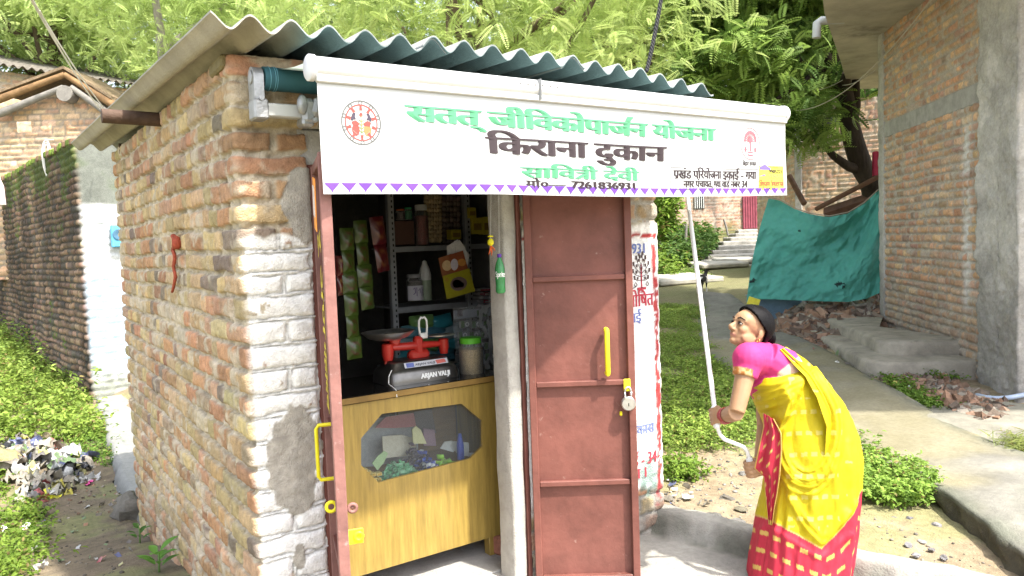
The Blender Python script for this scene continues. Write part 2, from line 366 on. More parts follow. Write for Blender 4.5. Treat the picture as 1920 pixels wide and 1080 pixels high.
# ---------------------------------------------------------------- brickwork as a relief surface
def brickwork(U, Z, seed, palette, mortar, course=.09, lens=(.115, .23), p_long=.4, gap=.014, relief=.014, smear=.35, lump=.010, wavy=.012, fixed=None):
    rg = np.random.default_rng(seed)
    Uw = U + (fbm(U * 6, Z * 6, seed + 1, 3) - .5) * .022; Zw = Z + (fbm(U * 1.3, Z * 1.1, seed + 2, 3) - .5) * wavy * 3 + (fbm(U * 9, Z * 9, seed + 7, 2) - .5) * .012
    r0 = int(np.floor(Zw.min() / course)) - 1; r1 = int(np.floor(Zw.max() / course)) + 2
    umin, umax = Uw.min() - .5, Uw.max() + .5; off = {}
    zb = {r: r * course + rg.uniform(-.08, .08) * course for r in range(r0, r1 + 2)}
    rows = np.searchsorted(np.array([zb[r] for r in range(r0, r1 + 2)]), Zw) - 1 + r0
    E = np.zeros_like(Uw); ID = np.zeros(Uw.shape, np.int64); PR = np.zeros_like(Uw); BU = np.zeros_like(Uw)
    pal = np.array(palette); nb = 0; cols = [np.zeros(3)]; prs = [0.]
    for r in range(r0, r1 + 1):
        m = rows == r
        L = []; s = umin + rg.uniform(0, .2)
        while s < umax: L.append(s); s += (lens[1] if rg.random() < p_long else lens[0]) * rg.uniform(.88, 1.1)
        if fixed:
            uc, uj = fixed; L = [q for q in L if q < uc - .27 or q > uj + .12]
            L += ([uc - .115, uj] if r % 2 else [uc - .225, uc + .125 * rg.uniform(.9, 1.1), uj]); L.sort()
        L = np.array(L)
        nc = pal[rg.choice(len(pal), len(L), p=None)] * rg.uniform(.75, 1.2, (len(L), 1)) * rg.uniform(.94, 1.06, (len(L), 3))
        np_ = rg.normal(0, .35, len(L))
        if m.any():
            k = np.searchsorted(L, Uw[m]) - 1; k = np.clip(k, 0, len(L) - 2)
            du = np.minimum(Uw[m] - L[k], L[k + 1] - Uw[m]); dz = np.minimum(Zw[m] - zb[r], zb[r + 1] - Zw[m])
            a = np.clip(du, 0, .03); b = np.clip(dz, 0, .03)
            E[m] = np.minimum(du, dz) - np.clip(.008 - np.maximum(0, np.minimum(a, b)), 0, .008) * .5; ID[m] = nb + k + 1; PR[m] = np_[k]
        cols.extend(nc); nb += len(L)
    cols = np.array(cols)
    e = E - gap / 2 - (fbm(U * 26, Z * 26, seed + 3, 4) - .5) * .018
    on = sstep(-.001, .0045, e); rnd = sstep(0, .02, e)
    f1 = fbm(U * 30, Z * 30, seed + 4, 4); f2 = fbm(U * 7, Z * 7, seed + 5, 4)
    H = on * (relief * (.80 + .20 * rnd) * (1 + .45 * PR) + (f1 - .5) * .005 * 2) + (1 - on) * ((f1 - .5) * lump * 2 + (f2 - .5) * lump)
    bc = cols[ID] * (.72 + .56 * fbm(U * 40, Z * 40, seed + 6, 3))[..., None]
    mo = np.array(mortar) * (.75 + .5 * f1)[..., None] * (.85 + .3 * f2)[..., None]
    sm = sstep(.60 - smear * .3, .72 - smear * .3, f2 * .6 + fbm(U * 16, Z * 16, seed + 8, 4) * .4)
    kk = (on * (1 - .85 * sm * (smear > 0)))[..., None]
    H = H + on * sm * .003 * (smear > 0)
    return H, bc * kk + mo * (1 - kk), on, e
def wall_strip(name, path, z0, z1, res, seed, m, parent=None, paint=None, rz=None, corner=.012, keep=None, **kw):
    """relief wall along a plan polyline (outer side to the right of travel); z1 may be a function of arc length"""
    P = [np.asarray(p, float) for p in path]; pts = []
    for i in range(len(P) - 1):
        d = P[i + 1] - P[i]; L = np.linalg.norm(d); n = max(2, int(L / res)); a = corner if i > 0 else 0; b = corner if i < len(P) - 2 else 0
        for s in np.linspace(a, L - b, n): pts.append(P[i] + d * s / L)
        if i < len(P) - 2:
            q0 = P[i + 1] - d / L * corner; e = P[i + 2] - P[i + 1]; e = e / np.linalg.norm(e); q2 = P[i + 1] + e * corner
            for t in (.25, .5, .75): pts.append((1 - t) ** 2 * q0 + 2 * t * (1 - t) * P[i + 1] + t * t * q2)
    pts = np.array(pts); T = np.gradient(pts, axis=0); T /= np.linalg.norm(T, axis=1)[:, None]; N = np.c_[T[:, 1], -T[:, 0]]
    u = np.r_[0, np.cumsum(np.linalg.norm(np.diff(pts, axis=0), axis=1))]
    nz = max(2, int((z1 - z0) / (rz or res))); z = np.linspace(z0, z1, nz); U, Z = np.meshgrid(u, z, indexing='ij')
    H, C, on, e = brickwork(U, Z, seed, **kw)
    X = pts[:, 0][:, None] + 0 * Z; Y = pts[:, 1][:, None] + 0 * Z
    if paint: H, C = paint(U, Z, X, Y, H, C, on, e)
    V = np.stack([X + N[:, :1] * H, Y + N[:, 1:] * H, Z], -1)
    F = grid_faces(len(u), nz)
    if keep is not None: F = F[keep(U, Z).ravel()[F].all(1)]
    return mesh_np(name, V.reshape(-1, 3), F, m, parent, C.reshape(-1, 3))
BRICK = mat('brickwork', attr='Col', rough=.93, var=.18, vs=45, bump=.45, bs=160)
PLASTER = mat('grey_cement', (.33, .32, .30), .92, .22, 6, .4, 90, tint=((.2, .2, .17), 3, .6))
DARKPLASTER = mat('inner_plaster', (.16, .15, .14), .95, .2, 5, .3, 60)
# ---------------------------------------------------------------- the shop
shop = thing('brick_shop', 'small brick kiosk shop with corrugated roof, white painted front pier and open brown doors', 'shop', (0, 0, 0))
pal_side = [(.43, .30, .16), (.40, .23, .13), (.42, .26, .16), (.42, .30, .17), (.35, .26, .17), (.45, .34, .18), (.41, .23, .12), (.22, .17, .13), (.43, .29, .18), (.44, .32, .18), (.38, .21, .12), (.45, .33, .17), (.40, .31, .16)]
WH = 2.292
def paint_front(U, Z, X, Y, H, C, on, e):
    front = (X > .003) & (Y < .02) | (X > .01)
    fr = sstep(.0, .014, X)
    n = fbm(X * 14, Z * 14, 71, 4); lim = 1.665 + (n - .5) * .05
    wt = fr * sstep(0, .015, lim - Z) * (Z > .0)
    # chipped paint and the two cement patches
    chip = sstep(.74, .78, fbm(X * 19 + 3, Z * 19, 72, 4)); wt = wt * (1 - chip * .8)
    Hs = .012 - .011 * np.exp(-((e + .004) / .0055) ** 2) + (fbm(X * 22, Z * 22, 78, 4) - .5) * .010 + .004 * sstep(0, .03, e)
    H = H * (1 - wt) + Hs * wt
    white = np.array([.87, .86, .83]) * (.92 + .16 * n)[..., None] * (1 - .45 * np.exp(-((e + .004) / .004) ** 2))[..., None]
    C = C * (1 - wt[..., None]) + white * wt[..., None]
    def patch(x0, z0, rx, rz, s):
        d = np.hypot((X - x0) / rx, (Z - z0) / rz) + (fbm(X * 13, Z * 13, s, 4) - .5) * .9
        return sstep(1.0, .93, d) * fr
    cem = np.array([.42, .39, .335]) * (.75 + .5 * fbm(X * 30, Z * 30, 75, 3))[..., None]
    for pz in ((.215, 1.77, .075, .13, 73), (.145, .80, .095, .20, 74), (.14, .43, .022, .05, 76)):
        k = patch(*pz); C = C * (1 - k[..., None]) + cem * k[..., None]; H = H * (1 - k) + (.014 + (fbm(X * 30, Z * 30, 77, 3) - .5) * .006) * k
    lo = sstep(.5, -.2, Z) * (1 - wt); C = C * (1 - .25 * lo[..., None])
    return H, C
wall = wall_strip('wall', [(0, 3.02), (0, 0), (.25, 0), (.25, .22)], -.62, WH, .0065, 31, BRICK, shop, paint_front, palette=pal_side, mortar=(.44, .375, .28), course=.0885, lens=(.115, .23), p_long=.4, gap=.019, relief=.019, rz=.0048, smear=.24, lump=.021, fixed=(3.02, 3.27))
# upper front wall over the lintel
pal_dark = [(.33, .20, .12), (.30, .16, .10), (.36, .25, .14), (.26, .20, .15)]
wall_strip('front_wall', [(.25, .004), (1.95, .004)], 2.045, WH, .012, 33, BRICK, shop, palette=pal_side, mortar=(.33, .31, .27), course=.085, p_long=.6)
b = MB(); b.box((.995, .113, 1.975), (1.55, .22, .14), bev=.008); b.build('lintel', PLASTER, shop)
# right pier with painted writing
PIER0, PIER1 = 1.215, 2.06
def paint_pier(U, Z, X, Y, H, C, on, e):
    fr = sstep(.03, .0, Y)
    n = fbm(X * 12 + 5, Z * 12, 81, 4)
    wt = sstep(0, .03, 1.66 + (n - .5) * .08 - Z) * sstep(.30, .36, Z + (n - .5) * .25) * fr
    H = H * (1 - .75 * wt) + .012 * wt
    wh = np.array([.80, .79, .77]) * (.88 + .24 * n)[..., None]
    C = C * (1 - wt[..., None]) + wh * wt[..., None]
    red = np.array([.38, .05, .05]) * (.6 + .8 * n)[..., None]
    k = (sstep(.018, .012, np.abs(X - 2.035 + (n - .5) * .03)) * sstep(1.62, 1.6, Z) + sstep(.014, .009, np.abs(Z - 1.60 + (n - .5) * .03)) * (X < 2.05)) * fr * (Z > .2)
    k = np.clip(k, 0, 1) * sstep(.30, .36, fbm(X * 40, Z * 40, 83, 2)); C = C * (1 - k[..., None]) + red * k[..., None]
    g = sstep(1, .7, np.hypot((X - 1.96) / .07, (Z - .38) / .11) + (fbm(X * 25, Z * 25, 84, 4) - .5) * 1.6) * fr
    C = C * (1 - .75 * g[..., None]) + np.array([.07, .17, .14]) * (.4 + 1.2 * fbm(X * 60, Z * 30, 85, 3))[..., None] * .75 * g[..., None]
    g = sstep(1, .7, np.hypot((X - 1.97) / .05, (Z - .50) / .05) + (fbm(X * 25, Z * 25, 86, 4) - .5) * 1.6) * fr
    C = C * (1 - .6 * g[..., None]) + np.array([.22, .28, .42]) * .6 * g[..., None]
    lo = sstep(.34, .2, Z); C = C * (1 - .5 * lo[..., None]) + np.array([.33, .31, .28]) * n[..., None] * .9 * lo[..., None] * .5
    return H, C
wall_strip('painted_pier', [(PIER0, 0), (PIER1, 0), (PIER1, 3.02)], -.15, WH - .035, .011, 35, BRICK, shop, paint_pier, palette=pal_side, mortar=(.36, .34, .30), course=.0885, p_long=.4, gap=.016, relief=.012, smear=.4)
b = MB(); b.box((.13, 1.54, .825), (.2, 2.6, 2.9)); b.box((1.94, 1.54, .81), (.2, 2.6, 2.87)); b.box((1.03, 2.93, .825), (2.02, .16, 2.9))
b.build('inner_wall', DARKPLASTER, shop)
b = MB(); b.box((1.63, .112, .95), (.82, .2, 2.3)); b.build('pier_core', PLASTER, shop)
b = MB(); b.box((1.05, 1.5, -.05), (1.7, 2.7, .2)); b.build('floor_slab', PLASTER, shop)
# front post of bare concrete
b = MB(); zz = np.linspace(-.05, 1.905, 40)
for i in range(len(zz) - 1): pass
ring = []
for z in zz:
    for (x, y) in ((1.128, .12), (1.128, .012), (1.138, .004), (1.19, .004), (1.198, .01), (1.198, .12)):
        ring.append((x + (fbm(z * 7, x * 3, 91, 3) - .5) * .014, y + (fbm(z * 8 + 9, x * 9, 92, 3) - .5) * .008, z))
mesh_np('door_post', np.array(ring), grid_faces(len(zz), 6), mat('post_concrete', (.36, .345, .31), .9, .2, 12, .35, 140, tint=((.26, .25, .22), 6, .55)), shop, smooth=True)
# roof: two corrugated sheets
ASB = mat('asbestos_sheet', attr='Col', rough=.9, var=.15, vs=9, bump=.3, bs=150)
def roofz(y): return 2.347 + .017 * (y + .3)
def sheet(name, x0, x1, lift, y0=-.305, y1=3.5, seed=0):
    n = int((x1 - x0) / .0073); x = np.linspace(x0, x1, n); y = np.linspace(y0, y1, 60); X, Y = np.meshgrid(x, y, indexing='ij')
    zt = roofz(Y) - .022 + lift + .0245 * np.cos((X + .0135) / .1315 * 2 * np.pi) - .05 * sstep(1.5, 2.35, X) + (fbm(X * 3, Y * 2, 95 + seed, 3) - .5) * .008
    Xs = X - .022 * (Y + .3)
    Yj = Y + (Y < y0 + .01) * (fbm(X * 12, X * 0, 96 + seed, 3) - .5) * .02
    top = np.stack([Xs, Yj, zt], -1); bot = np.stack([Xs, Yj, zt - .0068], -1); f = grid_faces(n, 60); k = n * 60
    idx = np.arange(k).reshape(n, 60); loop = np.r_[idx[:, 0], idx[-1, 1:], idx[-2::-1, -1], idx[0, -2:0:-1]]; nx = np.roll(loop, -1)
    F = np.concatenate([f, f[:, ::-1] + k, np.stack([loop, loop + k, nx + k, nx], 1)])
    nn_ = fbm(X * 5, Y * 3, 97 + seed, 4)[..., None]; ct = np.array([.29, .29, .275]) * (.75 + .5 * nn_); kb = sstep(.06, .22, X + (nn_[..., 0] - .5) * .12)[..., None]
    cb = (np.array([.33, .30, .245]) * (1 - kb) + np.array([.085, .125, .135]) * kb) * (.75 + .5 * nn_)  # underside past the left overhang: dark teal reflected-light cast painted into the colour
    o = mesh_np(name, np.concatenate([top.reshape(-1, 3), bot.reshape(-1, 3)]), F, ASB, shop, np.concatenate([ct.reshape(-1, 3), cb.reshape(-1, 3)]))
    o.data.set_sharp_from_angle(angle=R(50)); return o
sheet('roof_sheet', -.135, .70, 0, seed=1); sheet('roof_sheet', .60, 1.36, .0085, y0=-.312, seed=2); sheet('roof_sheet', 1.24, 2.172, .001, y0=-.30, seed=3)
WOOD_D = mat('dark_timber', (.075, .045, .03), .75, .35, 14, .3, 60)
b = MB(); b.tube([(x, 1.30 + .004 * math.sin(x * 7), 2.256 - .012 * x) for x in np.linspace(-.27, 2.1, 20)], .034, 14); b.build('roof_beam', WOOD_D, shop, smooth=True, angle=50)
b = MB(); b.tube([(x, 2.7, 2.28) for x in np.linspace(-.02, 2.1, 8)], .034, 14); b.build('roof_beam', WOOD_D, shop, smooth=True, angle=50)
# loose bricks bedded between wall head and sheet
b = MB()
for x, wd in ((.06, .19), (.29, .2), (.52, .22), (.78, .2), (1.05, .21), (1.3, .2), (1.55, .2), (1.8, .2)):
    b.box((x, .1, 2.268), (wd, .19, .05), rotz(random.uniform(-4, 4)), .008, [c * random.uniform(.6, .9) for c in (.30, .20, .13)])
b.build('packing_bricks', BRICK, shop)
# paint text on the pier
red_p = (.42, .05, .07); blue_p = (.16, .2, .42); blk_p = (.09, .06, .06)
b = MB(); fp = lambda x, z, l: (x, -.0165 - l, z)
def pz(py): return uy(1212, py, -.016)[2]
def pxx(px, py): return uy(px, py, -.016)[0]
WPM = mat('wall_paint', attr='Col', rough=.85, var=.25, vs=60, bump=0)
def ptext(s, p0, p1, yb, yh, c, bold=(.005, 2)):
    b = MB(); place_text(b, s, fp, (pxx(p0, yb), pxx(p1, yb), pz(yb), pz(yh)), bold, c); b.build('painted_writing', WPM, shop, fix=False)
ptext('76931', 1166, 1209, 474, 456, blue_p)
ptext(['सम', 'पोिषत'], 1150, 1226, 573, 551, red_p)
ptext('इकाई', 1160, 1203, 602, 585, blue_p)
ptext('िवकास', 1178, 1228, 812, 795, blue_p)
ptext(['वाड', 'REPH', ' - 34'], 1170, 1232, 870, 850, red_p)
ptext('गया ।', 1172, 1212, 893, 875, red_p)
# tree emblem
b = MB()
tx, tz = pxx(1203, 540), pz(540)
tv = lambda pts, wd, c: (lambda VF: b.add(np.array([fp(tx + q[0], tz + q[1], .0006) for q in VF[0]]), VF[1], c))(stroke(pts, wd))
tv([(0, 0), (0, .12)], .009, red_p); tv([(-.03, 0), (.03, 0)], .012, red_p)
for sx in (-1, 1):
    for k, (r, h) in enumerate(((.045, .05), (.055, .085), (.05, .12), (.03, .15), (.012, .17))):
        tv([(0, h * .45 + .02), (sx * r * .6, h * .8), (sx * r, h)], .0035, blk_p); tv([(sx * r, h - .004), (sx * r * 1.05, h + .016)], .012, blk_p); tv([(sx * r * .6, h * .9), (sx * r * .55, h * .9 + .014)], .011, blk_p)
    tv([(sx * .04, .01), (sx * .05, .02), (sx * .04, .032), (sx * .03, .02), (sx * .04, .01)], .005, blk_p)
tv([(0, -.03), (.022, -.03), (.022, -.018), (-.022, -.018), (-.022, -.03), (0, -.03)], .004, red_p); tv([(-.04, .6 * .02), (-.07, .0)], .004, blk_p)
b.build('tree_emblem', WPM, shop, fix=False)
ptext(['—'], 1182, 1196, 658, 655, red_p, (0, 1))
# ---------------------------------------------------------------- doors
MAROON = mat('maroon_paint', (.155, .058, .045), .52, .28, 5, .12, 30, tint=((.30, .20, .165), 26, .64))
MAROON2 = mat('maroon_worn', (.21, .10, .085), .6, .3, 8, .12, 40, tint=((.35, .27, .24), 22, .62))
YEL = mat('yellow_paint', (.72, .62, .02), .5, .12, 20, .05, 60)
STEEL = mat('steel', (.55, .55, .54), .32, .15, 20, .05, 80, metal=.85)
def door_leaf(hinge, ang, wdt, z0, z1, bars, side, fm=None):
    """side: +1 leaf runs from the hinge to +x when closed, -1 to -x ... built along direction ang (deg from +x)"""
    X = rotz(ang) @ V3(1, 0, 0); Yn = rotz(ang) @ V3(0, 1, 0) * side       # Yn points to the inside
    H = V3(hinge[0], hinge[1], 0); rot = np.stack([X, Yn, V3(0, 0, 1)], 1)
    g = lambda u, v, z: H + X * u + Yn * v + V3(0, 0, z)
    root = thing('door_leaf', None, None); root.parent = shop
    b = MB(); nu = 24; nz = 60; uu = np.linspace(.02, wdt - .02, nu); zz = np.linspace(z0 + .02, z1 - .02, nz)
    Vv = np.array([g(u, .014 + (fbm(u * 4, z * 3, 41, 3) - .5) * .006, z) for u in uu for z in zz]); b.add(Vv, grid_faces(nu, nz))
    b.build('panel', MAROON, root, smooth=True)
    f = MB()
    for u in (.016, wdt - .016): f.box(g(u, .0, (z0 + z1) / 2), (.032, .036, z1 - z0), rot, .003)
    for z in (z0 + .016, z1 - .016): f.box(g(wdt / 2, .001, z), (wdt - .066, .032, .032), rot, .003)
    f.build('frame', fm or MAROON, root)
    for z in bars:
        q = MB(); q.box(g(wdt / 2, .003, z), (wdt - .066, .024, .024), rot, .003); q.build('cross_bar', MAROON, root)
    return root, g, rot
# right leaf swung open about 145 degrees
leaf_r, gr_, rot_r = door_leaf((1.213, -.035), -35, .476, .03, 1.93, (1.42, .945, .49), 1)
b = MB(); hz = (.99, 1.185); hu = .352
b.tube([gr_(hu, .0, hz[0]), gr_(hu, -.032, hz[0]), gr_(hu, -.036, hz[0] + .012), gr_(hu, -.036, hz[1] - .012), gr_(hu, -.032, hz[1]), gr_(hu, .0, hz[1])], .0115, 10)
b.build('handle', YEL, leaf_r, smooth=True, angle=40)
b = MB(); b.box(gr_(.437, -.021, .935), (.03, .006, .055), rot_r, .002); b.build('staple', YEL, leaf_r)
b = MB(); b.box(gr_(.41, .009, .80), (.012, .012, .02), rot_r, .003); b.build('bolt_knob', YEL, leaf_r)
# left leaf, edge on
leaf_l, gl_, rot_l = door_leaf((.278, -.02), -107, .478, .03, 1.90, (1.42, .945, .49), 1, MAROON2)
# for this leaf the outside (-v) faces the alley side
hz = (.80, .99); hu = .3; b = MB()
b.tube([gl_(hu, -.01, hz[0]), gl_(hu, -.052, hz[0]), gl_(hu, -.06, hz[0] + .012), gl_(hu, -.06, hz[1] - .012), gl_(hu, -.052, hz[1]), gl_(hu, -.01, hz[1])], .0068, 8)
b.build('handle', YEL, leaf_l, smooth=True, angle=40)
def ring(mb, c, n, r, t, k=16):
    x, y, z = frame_of(n); a = np.linspace(0, 2 * np.pi, k + 1); mb.tube([np.asarray(c) + r * (math.cos(q) * x + math.sin(q) * y) for q in a], t, 8, caps=False)
b = MB(); ring(b, gl_(.43, -.03, .745), rot_l[:, 0], .016, .006); b.build('pull_ring', YEL, leaf_l, smooth=True)
b = MB(); ring(b, gl_(.47, .035, .745), rot_l[:, 0], .013, .006); b.tube([gl_(.47, .035, .745), gl_(.45, .035, .745)], .006, 8); b.build('bolt', MAROON2, leaf_l, smooth=True)
b = MB(); b.box(gl_(.472, .04, .65), (.005, .05, .05), rot_l, .002); ring(b, gl_(.475, .05, .65), rot_l[:, 0], .012, .006); b.build('hasp', YEL, leaf_l)
b = MB()
for (s, z0, z1) in (('रू अण', 1.28, 1.66), ('महादव', 1.02, 1.27)):
    place_text(b, s, lambda a, c, l: gl_(.26 + c * 0 - .05 + c, -.0105 - l, z1 - (a - z0)), (z0, z1, -.05, .07), (.006, 2), (.62, .5, .05))
b.build('painted_letters', mat('wall_paint2', attr='Col', rough=.8, var=.3, vs=40, bump=0), leaf_l, fix=False)
# fixed steel frame in the opening
b = MB(); b.box((.268, .03, .96), (.03, .06, 1.9)); b.box((1.21, .02, .96), (.02, .05, 1.9)); b.box((.74, .03, 1.92), (.95, .05, .03)); b.build('door_frame', MAROON, shop)
# padlock hanging from the staple
pk = thing('padlock', 'round steel padlock hanging from the yellow staple of the right door', 'padlock', gr_(.44, -.03, .9))
b = MB(); a = np.linspace(0, np.pi, 10); c = gr_(.44, -.028, .905); xx = rot_r[:, 0]
b.tube([c + xx * .014 * math.cos(q) + V3(0, 0, .022 * math.sin(q) + .0) for q in a][::1], .0042, 8); b.tube([c + xx * .014, c + xx * .014 - V3(0, 0, .03)], .0042, 8); b.tube([c - xx * .014, c - xx * .014 - V3(0, 0, .03)], .0042, 8); b.build('shackle', STEEL, pk, smooth=True)
b = MB(); b.lathe([(.0, -.012), (.028, -.012), (.032, -.007), (.032, .007), (.028, .012), (0, .012)], c - V3(0, 0, .052), -rot_r[:, 1], 24); b.build('body', STEEL, pk, smooth=True, angle=35)
b = MB(); b.box(c - V3(0, 0, .055) - rot_r[:, 1] * .0125, (.004, .002, .014), rot_r, .0005); b.build('keyhole', mat('black_hole', (.01, .01, .01), .9, 0), pk)
# ---------------------------------------------------------------- retractable awning with printed valance
ALU = mat('white_aluminium', (.50, .50, .48), .38, .08, 10, .04, 60, metal=.25)
CAST = mat('cast_aluminium', (.33, .33, .33), .45, .15, 30, .15, 120, metal=.6)
VINYL = mat('white_vinyl', (.46, .47, .465), .55, .06, 3, .08, 9, translucent=.12, tint=((.41, .41, .385), 1.3, .60))
CLOTH_G = mat('green_underside', (.03, .10, .12), .7, .1, 6, .05, 30)
PRINT = mat('print', attr='Col', rough=.6, var=.06, vs=30, bump=0)
awn = thing('awning', 'white shop awning with printed Hindi banner front, fixed above the kiosk door', 'awning', (1.2, -.1, 2.15))
zr = uy(480, 146, -.1)[2]; zb_ = uy(452, 204, -.12)[2]
b = MB(); b.tube([(.075, -.1, zr), (2.13, -.1, zr)], .041, 20); b.build('roller_tube', CLOTH_G, awn, smooth=True, angle=40)
b = MB()
for x in (.093, .11, .117): ring(b, (x, -.1, zr), (1, 0, 0), .042, .0012, 20)
b.build('roller_seam', mat('blue_thread', (.12, .3, .36), .6, 0), awn)
for x in (.052, 2.15):
    b = MB(); n = 12; a = np.linspace(0, np.pi, n); poly = [(.036 * math.cos(q), .036 * math.sin(q)) for q in a] + [(-.03, zb_ - zr - .02), (.03, zb_ - zr - .02)]
    b.prism(poly, (x - .017, -.1, zr), (0, 1, 0), (0, 0, 1), (.034, 0, 0)); b.lathe([(0, 0), (.024, 0), (.024, .004), (.016, .006), (0, .006)], (x - .017, -.1, zr), (-1, 0, 0), 20)
    b.box((x, -.115, zb_), (.05, .075, .07), None, .006); b.lathe([(.008, 0), (.008, .012), (0, .012)], (x, -.145, zb_ + .035), (0, -1, 0), 8)
    b.build('end_bracket', CAST, awn, smooth=True, angle=30)
b = MB(); b.box((1.1, -.12, zb_), (2.1, .046, .046), None, .004); b.build('torsion_bar', ALU, awn)
for x in (.235, 1.95):
    b = MB(); z = zb_; y = -.13
    b.box((x - .02, y, z), (.05, .085, .09), rotx(0), .014); b.box((x + .02, y - .01, z + .012), (.06, .09, .075), roty(18), .014); b.box((x - .025, y, z - .038), (.045, .07, .03), None, .008)
    b.lathe([(0, 0), (.011, 0), (.011, .02), (0, .024)], (x + .015, y - .055, z + .03), (0, -1, 0), 10); b.lathe([(0, 0), (.009, 0), (.009, .015), (0, .018)], (x - .01, y - .05, z - .035), (0, -1, 0), 10)
    b.ell((x - .045, y - .035, z + .02), (.02, .015, .035)); b.ell((x + .03, y - .05, z - .03), (.022, .016, .02))
    b.build('arm_joint', CAST, awn, smooth=True, angle=35)
    b = MB(); b.box((x + .075, y - .02, z + .03), (.06, .05, .014), None, .004); b.box((x + .075, y - .02, z - .045), (.06, .05, .014), None, .004); b.box((x + .105, y - .02, z - .007), (.014, .05, .09), None, .004)
    b.lathe([(0, 0), (.008, 0), (.008, .016), (0, .02)], (x + .06, y - .02, z + .037), (0, 0, 1), 10); b.lathe([(0, 0), (.008, 0), (.008, .016), (0, .02)], (x + .06, y - .02, z - .052), (0, 0, -1), 10)
    b.build('clevis', CAST, awn, smooth=True, angle=30)
    s = 1 if x < 1 else -1
    b = MB(); b.box((x + s * .16, -.23, z), (.26, .03, .03), rotz(-s * 38), .004); b.box((x + s * .16, -.39, z + .015), (.26, .03, .03), rotz(s * 38), .004); b.build('folding_arm', ALU, awn)
    b = MB(); b.box((x + .06, -.075, z - .075), (.02, .03, .1), None, .003); b.lathe([(0, 0), (.009, 0), (.009, .012), (0, .014)], (x + .075, -.09, z - .1), (0, -1, 0), 8); b.build('wall_bracket', mat('rusty_iron', (.10, .06, .045), .8, .4, 30, .2, 80), awn)
BX0, BX1, BY = .112, 2.437, -.5
BZ1 = 2.125; BZ0 = 1.762; zf = 2.155
def bwave(x, z):
    t = (BZ1 - z) / (BZ1 - BZ0); return -.004 * math.sin(x * 11 + z * 14) * t - .003 * math.sin(x * 23 - z * 9) * t * t - .006 * t * math.sin(x * 2.3 + .6) - .004 * t * math.sin(x * 7 + 2 * t) + .003 * t * math.sin(x * 17 + z * 20)
def BN(x, z, l=0.): return (x, BY - .012 + bwave(x, z) - l, z + .004 * math.sin(x * 3.1) * (BZ1 - z) / (BZ1 - BZ0))
b = MB(); a = np.linspace(0, 2 * np.pi, 24, endpoint=False)
prof = [(.037 * math.cos(q), .037 * math.sin(q)) for q in a]
b.prism(prof, (BX0, BY + .012, zf), (0, 1, 0), (0, 0, 1), (BX1 - BX0, 0, 0)); b.box(((BX0 + BX1) / 2, BY - .012, zf - .036), (BX1 - BX0 - .004, .022, .024), None, .004)
b.build('front_bar', ALU, awn, smooth=True, angle=35)
for x, s in ((BX0, -1), (BX1, 1)):
    b = MB(); b.lathe([(.041, -.004), (.041, .012), (.036, .016), (0, .017)], (x, BY + .012, zf), (s, 0, 0), 28, sq=(1, 1)); b.build('end_cap', mat('cap_plastic', (.62, .62, .66), .4, .06, 20, .05), awn, smooth=True, angle=40)
sx = uy(1014, 188, BY - .03)[0]
for k in range(6):
    x = sx - .085 + k * .034; b = MB(); b.ell((x, BY - .0245, zf + .012), (.0045, .003, .0045), 8, 6); b.build('screw', CAST, awn, smooth=True)
b = MB(); b.box((sx, BY - .005, zf - .006), (.0015, .066, .076)); b.build('bar_seam', mat('seam_grey', (.3, .3, .3), .6, 0), awn)
nx, nz = 120, 14; xs = np.linspace(BX0 + .004, BX1 - .004, nx); zs = np.linspace(BZ0, BZ1, nz)
VB = np.array([BN(x, z) for x in xs for z in zs]); val = mesh_np('valance', VB, grid_faces(nx, nz), VINYL, awn)
sy = np.linspace(-.085, BY + .02, 10)
mesh_np('canopy_cloth', np.array([(x, y, zr + .041 + (zf + .034 - zr - .041) * ((-.085 - y) / .395) - .012 * math.sin(math.pi * (-.085 - y) / .4)) for x in np.linspace(BX0 + .01, 2.1, 60) for y in sy]), grid_faces(60, 10), mat('pale_awning_cloth', (.55, .66, .60), .7, .08, 5, .05, 40, translucent=.25), awn)
# print on the valance -----------------------------------------------------
def bx(px, py): return uy(px, py, BY - .012)[0]
def bz(px, py): return uy(px, py, BY - .012)[2]
def bt(mb, pieces, L, Rr, hd, base, c, bold):
    """L/R px of the text ends, hd/base = (px, py) of a point on the headline and the baseline"""
    place_text(mb, pieces, BN, (bx(*L), bx(*Rr), bz(*base), bz(*hd)), bold, c)
GREEN = (.075, .27, .14); DKT = (.035, .024, .027)
for nm, args in (('green_title', (['सतत् जीिवकोपाज', 'REPH', 'न योजना'], (758, 215), (1342, 255), (770, 198), (770, 228), GREEN, (.020, 5))),
                 ('shop_title', ('िकराना दुकान', (910, 270), (1250, 290), (930, 258), (930, 289), DKT, (.019, 5))),
                 ('owner_name', (['सािव', 'TRA', 'ी देवी'], (975, 325), (1202, 325), (985, 314), (985, 333), GREEN, (.015, 4)))):
    b = MB(); bt(b, *args); b.build(nm, PRINT, val, fix=False)
b = MB(); bt(b, 'मो०—', (985, 345), (1060, 345), (990, 339), (990, 352), DKT, (.006, 3)); bt(b, '7261836931', (1070, 345), (1193, 345), (1075, 339), (1075, 352), DKT, (.008, 4)); b.build('phone_number', PRINT, val, fix=False)
